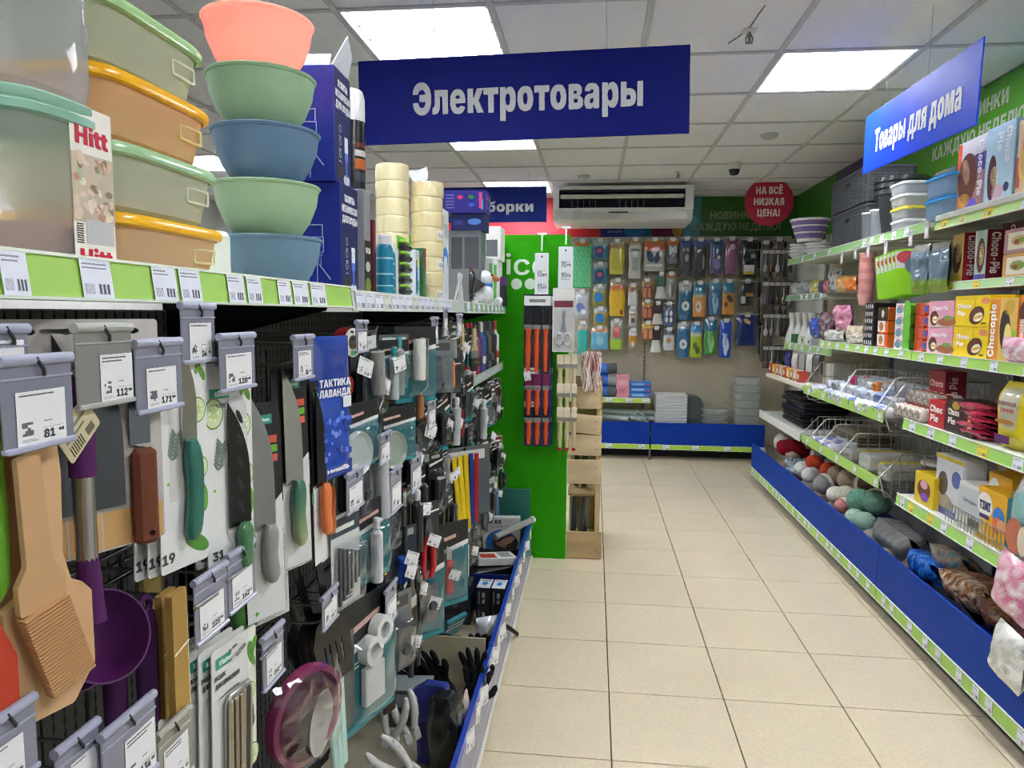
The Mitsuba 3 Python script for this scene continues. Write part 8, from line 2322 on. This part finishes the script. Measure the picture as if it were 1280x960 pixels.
YA = [(973, 552, 1.42, .075, '#cfc9c2', 'off-white yarn ball at the far end of the yarn bin'), (985, 563, 1.42, .06, '#d9c6b4', 'peach yarn ball before the dark red hat'), (1013, 577, 1.44, .052, '#c2452a', 'orange red yarn ball in the yarn bin'), (999, 585, 1.39, .055, '#d5d6d6', 'white yarn ball in front, left of the grey ball'), (1008, 592, 1.38, .05, '#cfd0d0', 'second white yarn ball in front'),
      (1024, 603, 1.38, .062, '#8f8c90', 'grey yarn ball in front in the yarn bin'), (1030, 586, 1.45, .05, '#c24a30', 'orange red yarn skein behind the grey ball'), (1040, 592, 1.45, .058, '#9a8874', 'taupe yarn ball behind the grey ball'), (1054, 598, 1.47, .066, '#a08e78', 'larger taupe yarn ball right of the first'), (1073, 604, 1.52, .066, '#83735f', 'brown yarn ball in the shade under the basket'),
      (1040, 617, 1.39, .05, '#dcd9d0', 'ivory yarn ball in the middle of the yarn bin'), (1052, 618, 1.41, .055, '#c9cbb4', 'pale sage yarn ball right of the ivory one'), (1067, 623, 1.41, .060, '#6fa08c', 'sea green yarn ball in the yarn bin'), (1049, 630, 1.375, .042, '#d08a86', 'salmon pink yarn ball at the blue edge'), (1088, 625, 1.47, .07, '#6a9080', 'dull green yarn pack with a paper band'), (1062, 646, 1.38, .052, '#a9c9b4', 'mint yarn ball at the blue edge'), (1075, 650, 1.40, .05, '#a0c4b0', 'second mint yarn ball beside the clear grey bag'), (1018, 566, 1.50, .05, '#9aa8ac', 'grey blue yarn ball behind the orange one'), (1006, 556, 1.62, .05, '#6a5a5e', 'dusky yarn ball in the shade behind the chunky yarn')]
for k, (px, py, X, r, c, t) in enumerate(YA):
    p = at(px, py, x=X)
    P = [('ball', yarn(r, c, k, (1.0, 1.15, 1)), CLOTH)]
    if k % 4 == 1 or k == 14:
        P.append(('band', G().lathe([(r * 1.06, -.012), (r * 1.06, .012)], '#d9d4cc' if k != 8 else '#c23a2a', rot('x', math.pi / 2), n=18), PRINT))
    if k in (5, 2, 12):
        P.append(('hole', G().lathe([(r * .22, r * .98), (.0, r * .99)], '#3a3436', rot('y', -math.pi / 2), n=10), MATTE))
    thing('yarn_ball', t, 'yarn ball', mov(X + r * .6, p[1] + .01, max(p[2] - .01, RB0 + r)) @ rot('z', .4 * k) @ rot('x', .3 * math.sin(k)), P)
for k in range(16):
    y = 5.5 - .14 * k
    r = .075
    thing('yarn_ball', f'yarn ball packed at the bottom of the yarn bin, {ORD[k + 1]} from the back wall', 'yarn ball', mov(1.46 + .04 * (k % 2), y, RB0 + r + .002), [(None, yarn(r, ['#a9a39c', '#7f8c88', '#b9a48c', '#8c7a80'][k % 4], 60 + k), CLOTH)], 'yarn balls at the bottom of the bin')
ht = G().ball(.12, (0, 0, 0), '#7a1626', n=16, bump=.12, seed=4, s=(1.35, .9, .62))
p = at(985, 560, x=1.46)
thing('knitted_hat', 'dark red soft bag lying among the far yarn', 'soft bag', mov(1.50, p[1] - .10, .40) @ rot('z', .2) @ rot('y', .15), [(None, ht, CLOTH)])
cy = G()
for k in range(46):
    r = random.Random(k)
    a, b, c = r.uniform(-.07, .07), r.uniform(-.12, .12), r.uniform(0, .07)
    cy.tube([(a + .02 * math.sin(t * 5 + k), b + .05 * (t - .5), c + .012 * math.cos(t * 6 + k)) for t in np.linspace(0, 1, 6)], .011, ['#8fa0a8', '#a3b2ba', '#7a8a92'][k % 3], n=6)
p = at(998, 575, x=1.42)
key = thing('chunky_yarn', 'chunky grey blue yarn heap beside the dark red soft bag', 'yarn', mov(1.43, p[1] - .02, .30), [(None, cy, CLOTH)])
gb = bagmesh(.40, .17, .16, lambda q, w, h: np.array([.42, .43, .43]) * (1 + .25 * np.sin(q[:, :1] * 95) * np.sin(q[:, 2:3] * 80)), 5, crease=.012)
p = at(1103, 655, x=1.42)
thing('plastic_bag', 'large clear grey bag of round pieces in the yarn bin', 'plastic bag', face((1.49, p[1] - .05, .29), 'R', 0, .5), [(None, gb, FILM)])
for k in range(4):
    thing('flat_tray', f'black flat tray stacked under the clear grey bag, {ORD[k + 1]} from the bottom', 'tray', face((1.40 + .01 * (k % 2), 3.22 - .02 * k, RB0 + .001 + .03 * k), 'R', .06 * math.sin(k * 2)), [(None, G().rbox(-.16, .16, 0, .34, 0, .027, .006, ['#1a1b1c', '#26272a', '#1f1a18', '#202224'][k]), GLOSS)], 'black flat trays')
CK = [(1148, 708, .26, .20, ['#1d5fc0', '#2a78dd', '#15429a', '#5aa0ea'], 'bright blue bag of sweets at the far end of the near blue bin'), (1180, 702, .26, .22, ['#7a5a44', '#a98a6a', '#2f6a80', '#8f7a68'], 'teal and brown biscuit bag behind the blue bag'), (1195, 735, .30, .18, ['#6a4128', '#8a5a36', '#c9b9a4', '#4a2c1c'], 'clear bag of brown biscuits with a white label in the near bin'),
      (1225, 742, .30, .20, ['#5a3420', '#7a4a2c', '#3c2216', '#94643c'], 'brown biscuit bag right of the labelled one'), (1235, 770, .26, .16, ['#4a2a18', '#6a3f24', '#2c180e', '#80502e'], 'dark chocolate biscuit bag at the blue edge'), (1262, 795, .26, .16, ['#3a1418', '#5a1c22', '#281014', '#7a3a30'], 'dark maroon bag near the right picture edge')]
for k, (px, py, w, h, cs, t) in enumerate(CK):
    X = 1.40 + .06 * (k in (1, 3))
    p = at(px, py, x=X)
    cm = mottle(cs, 70, k + 8)
    P = [('bag', bagmesh(w * .86, h * .9, .10, lambda q, a, b, cm=cm: cm(q), k, (26, 26), crease=.016), FILM)]
    if k == 2:
        lb = G().rect(-.06, .06, -.04, .045, '#d9d9d6')
        for i in range(6):
            lb.rect(-.05, .05 - .01 * (i % 3), .03 - .012 * i, .034 - .012 * i, '#8a8c90', y=-.0004)
        P.append(('label', lb, PRINT, mov(0, -.075, .0)))
    thing('biscuit_bag', t, 'biscuit bag', face((X + .06, p[1], max(p[2] - .02, RB0 + .09)), 'R', .2 * math.sin(k), .75), P)
for px, py, w, h, cs, t, X in ((1268, 735, .17, .20, ['#e3b4c4', '#d98aa8', '#f0e0e6', '#c96a8c'], 'pink and white sweets bag hanging over the bin at the right picture edge', 1.36), (1282, 822, .15, .18, ['#d5d5d0', '#b9bab6', '#e6e6e2', '#8f9090'], 'white and grey bag over the blue bin edge at the right picture edge', 1.322)):
    p = at(px, py, x=X)
    cm = mottle(cs, 22, int(px))
    thing('sweets_bag', t, 'sweets bag', face((X - .045 * (X < 1.33), p[1], p[2]), 'R', .1, 0, .2), [(None, bagmesh(w, h, .05, lambda q, a, b, cm=cm: cm(q), 4, crease=.01), FILM)])
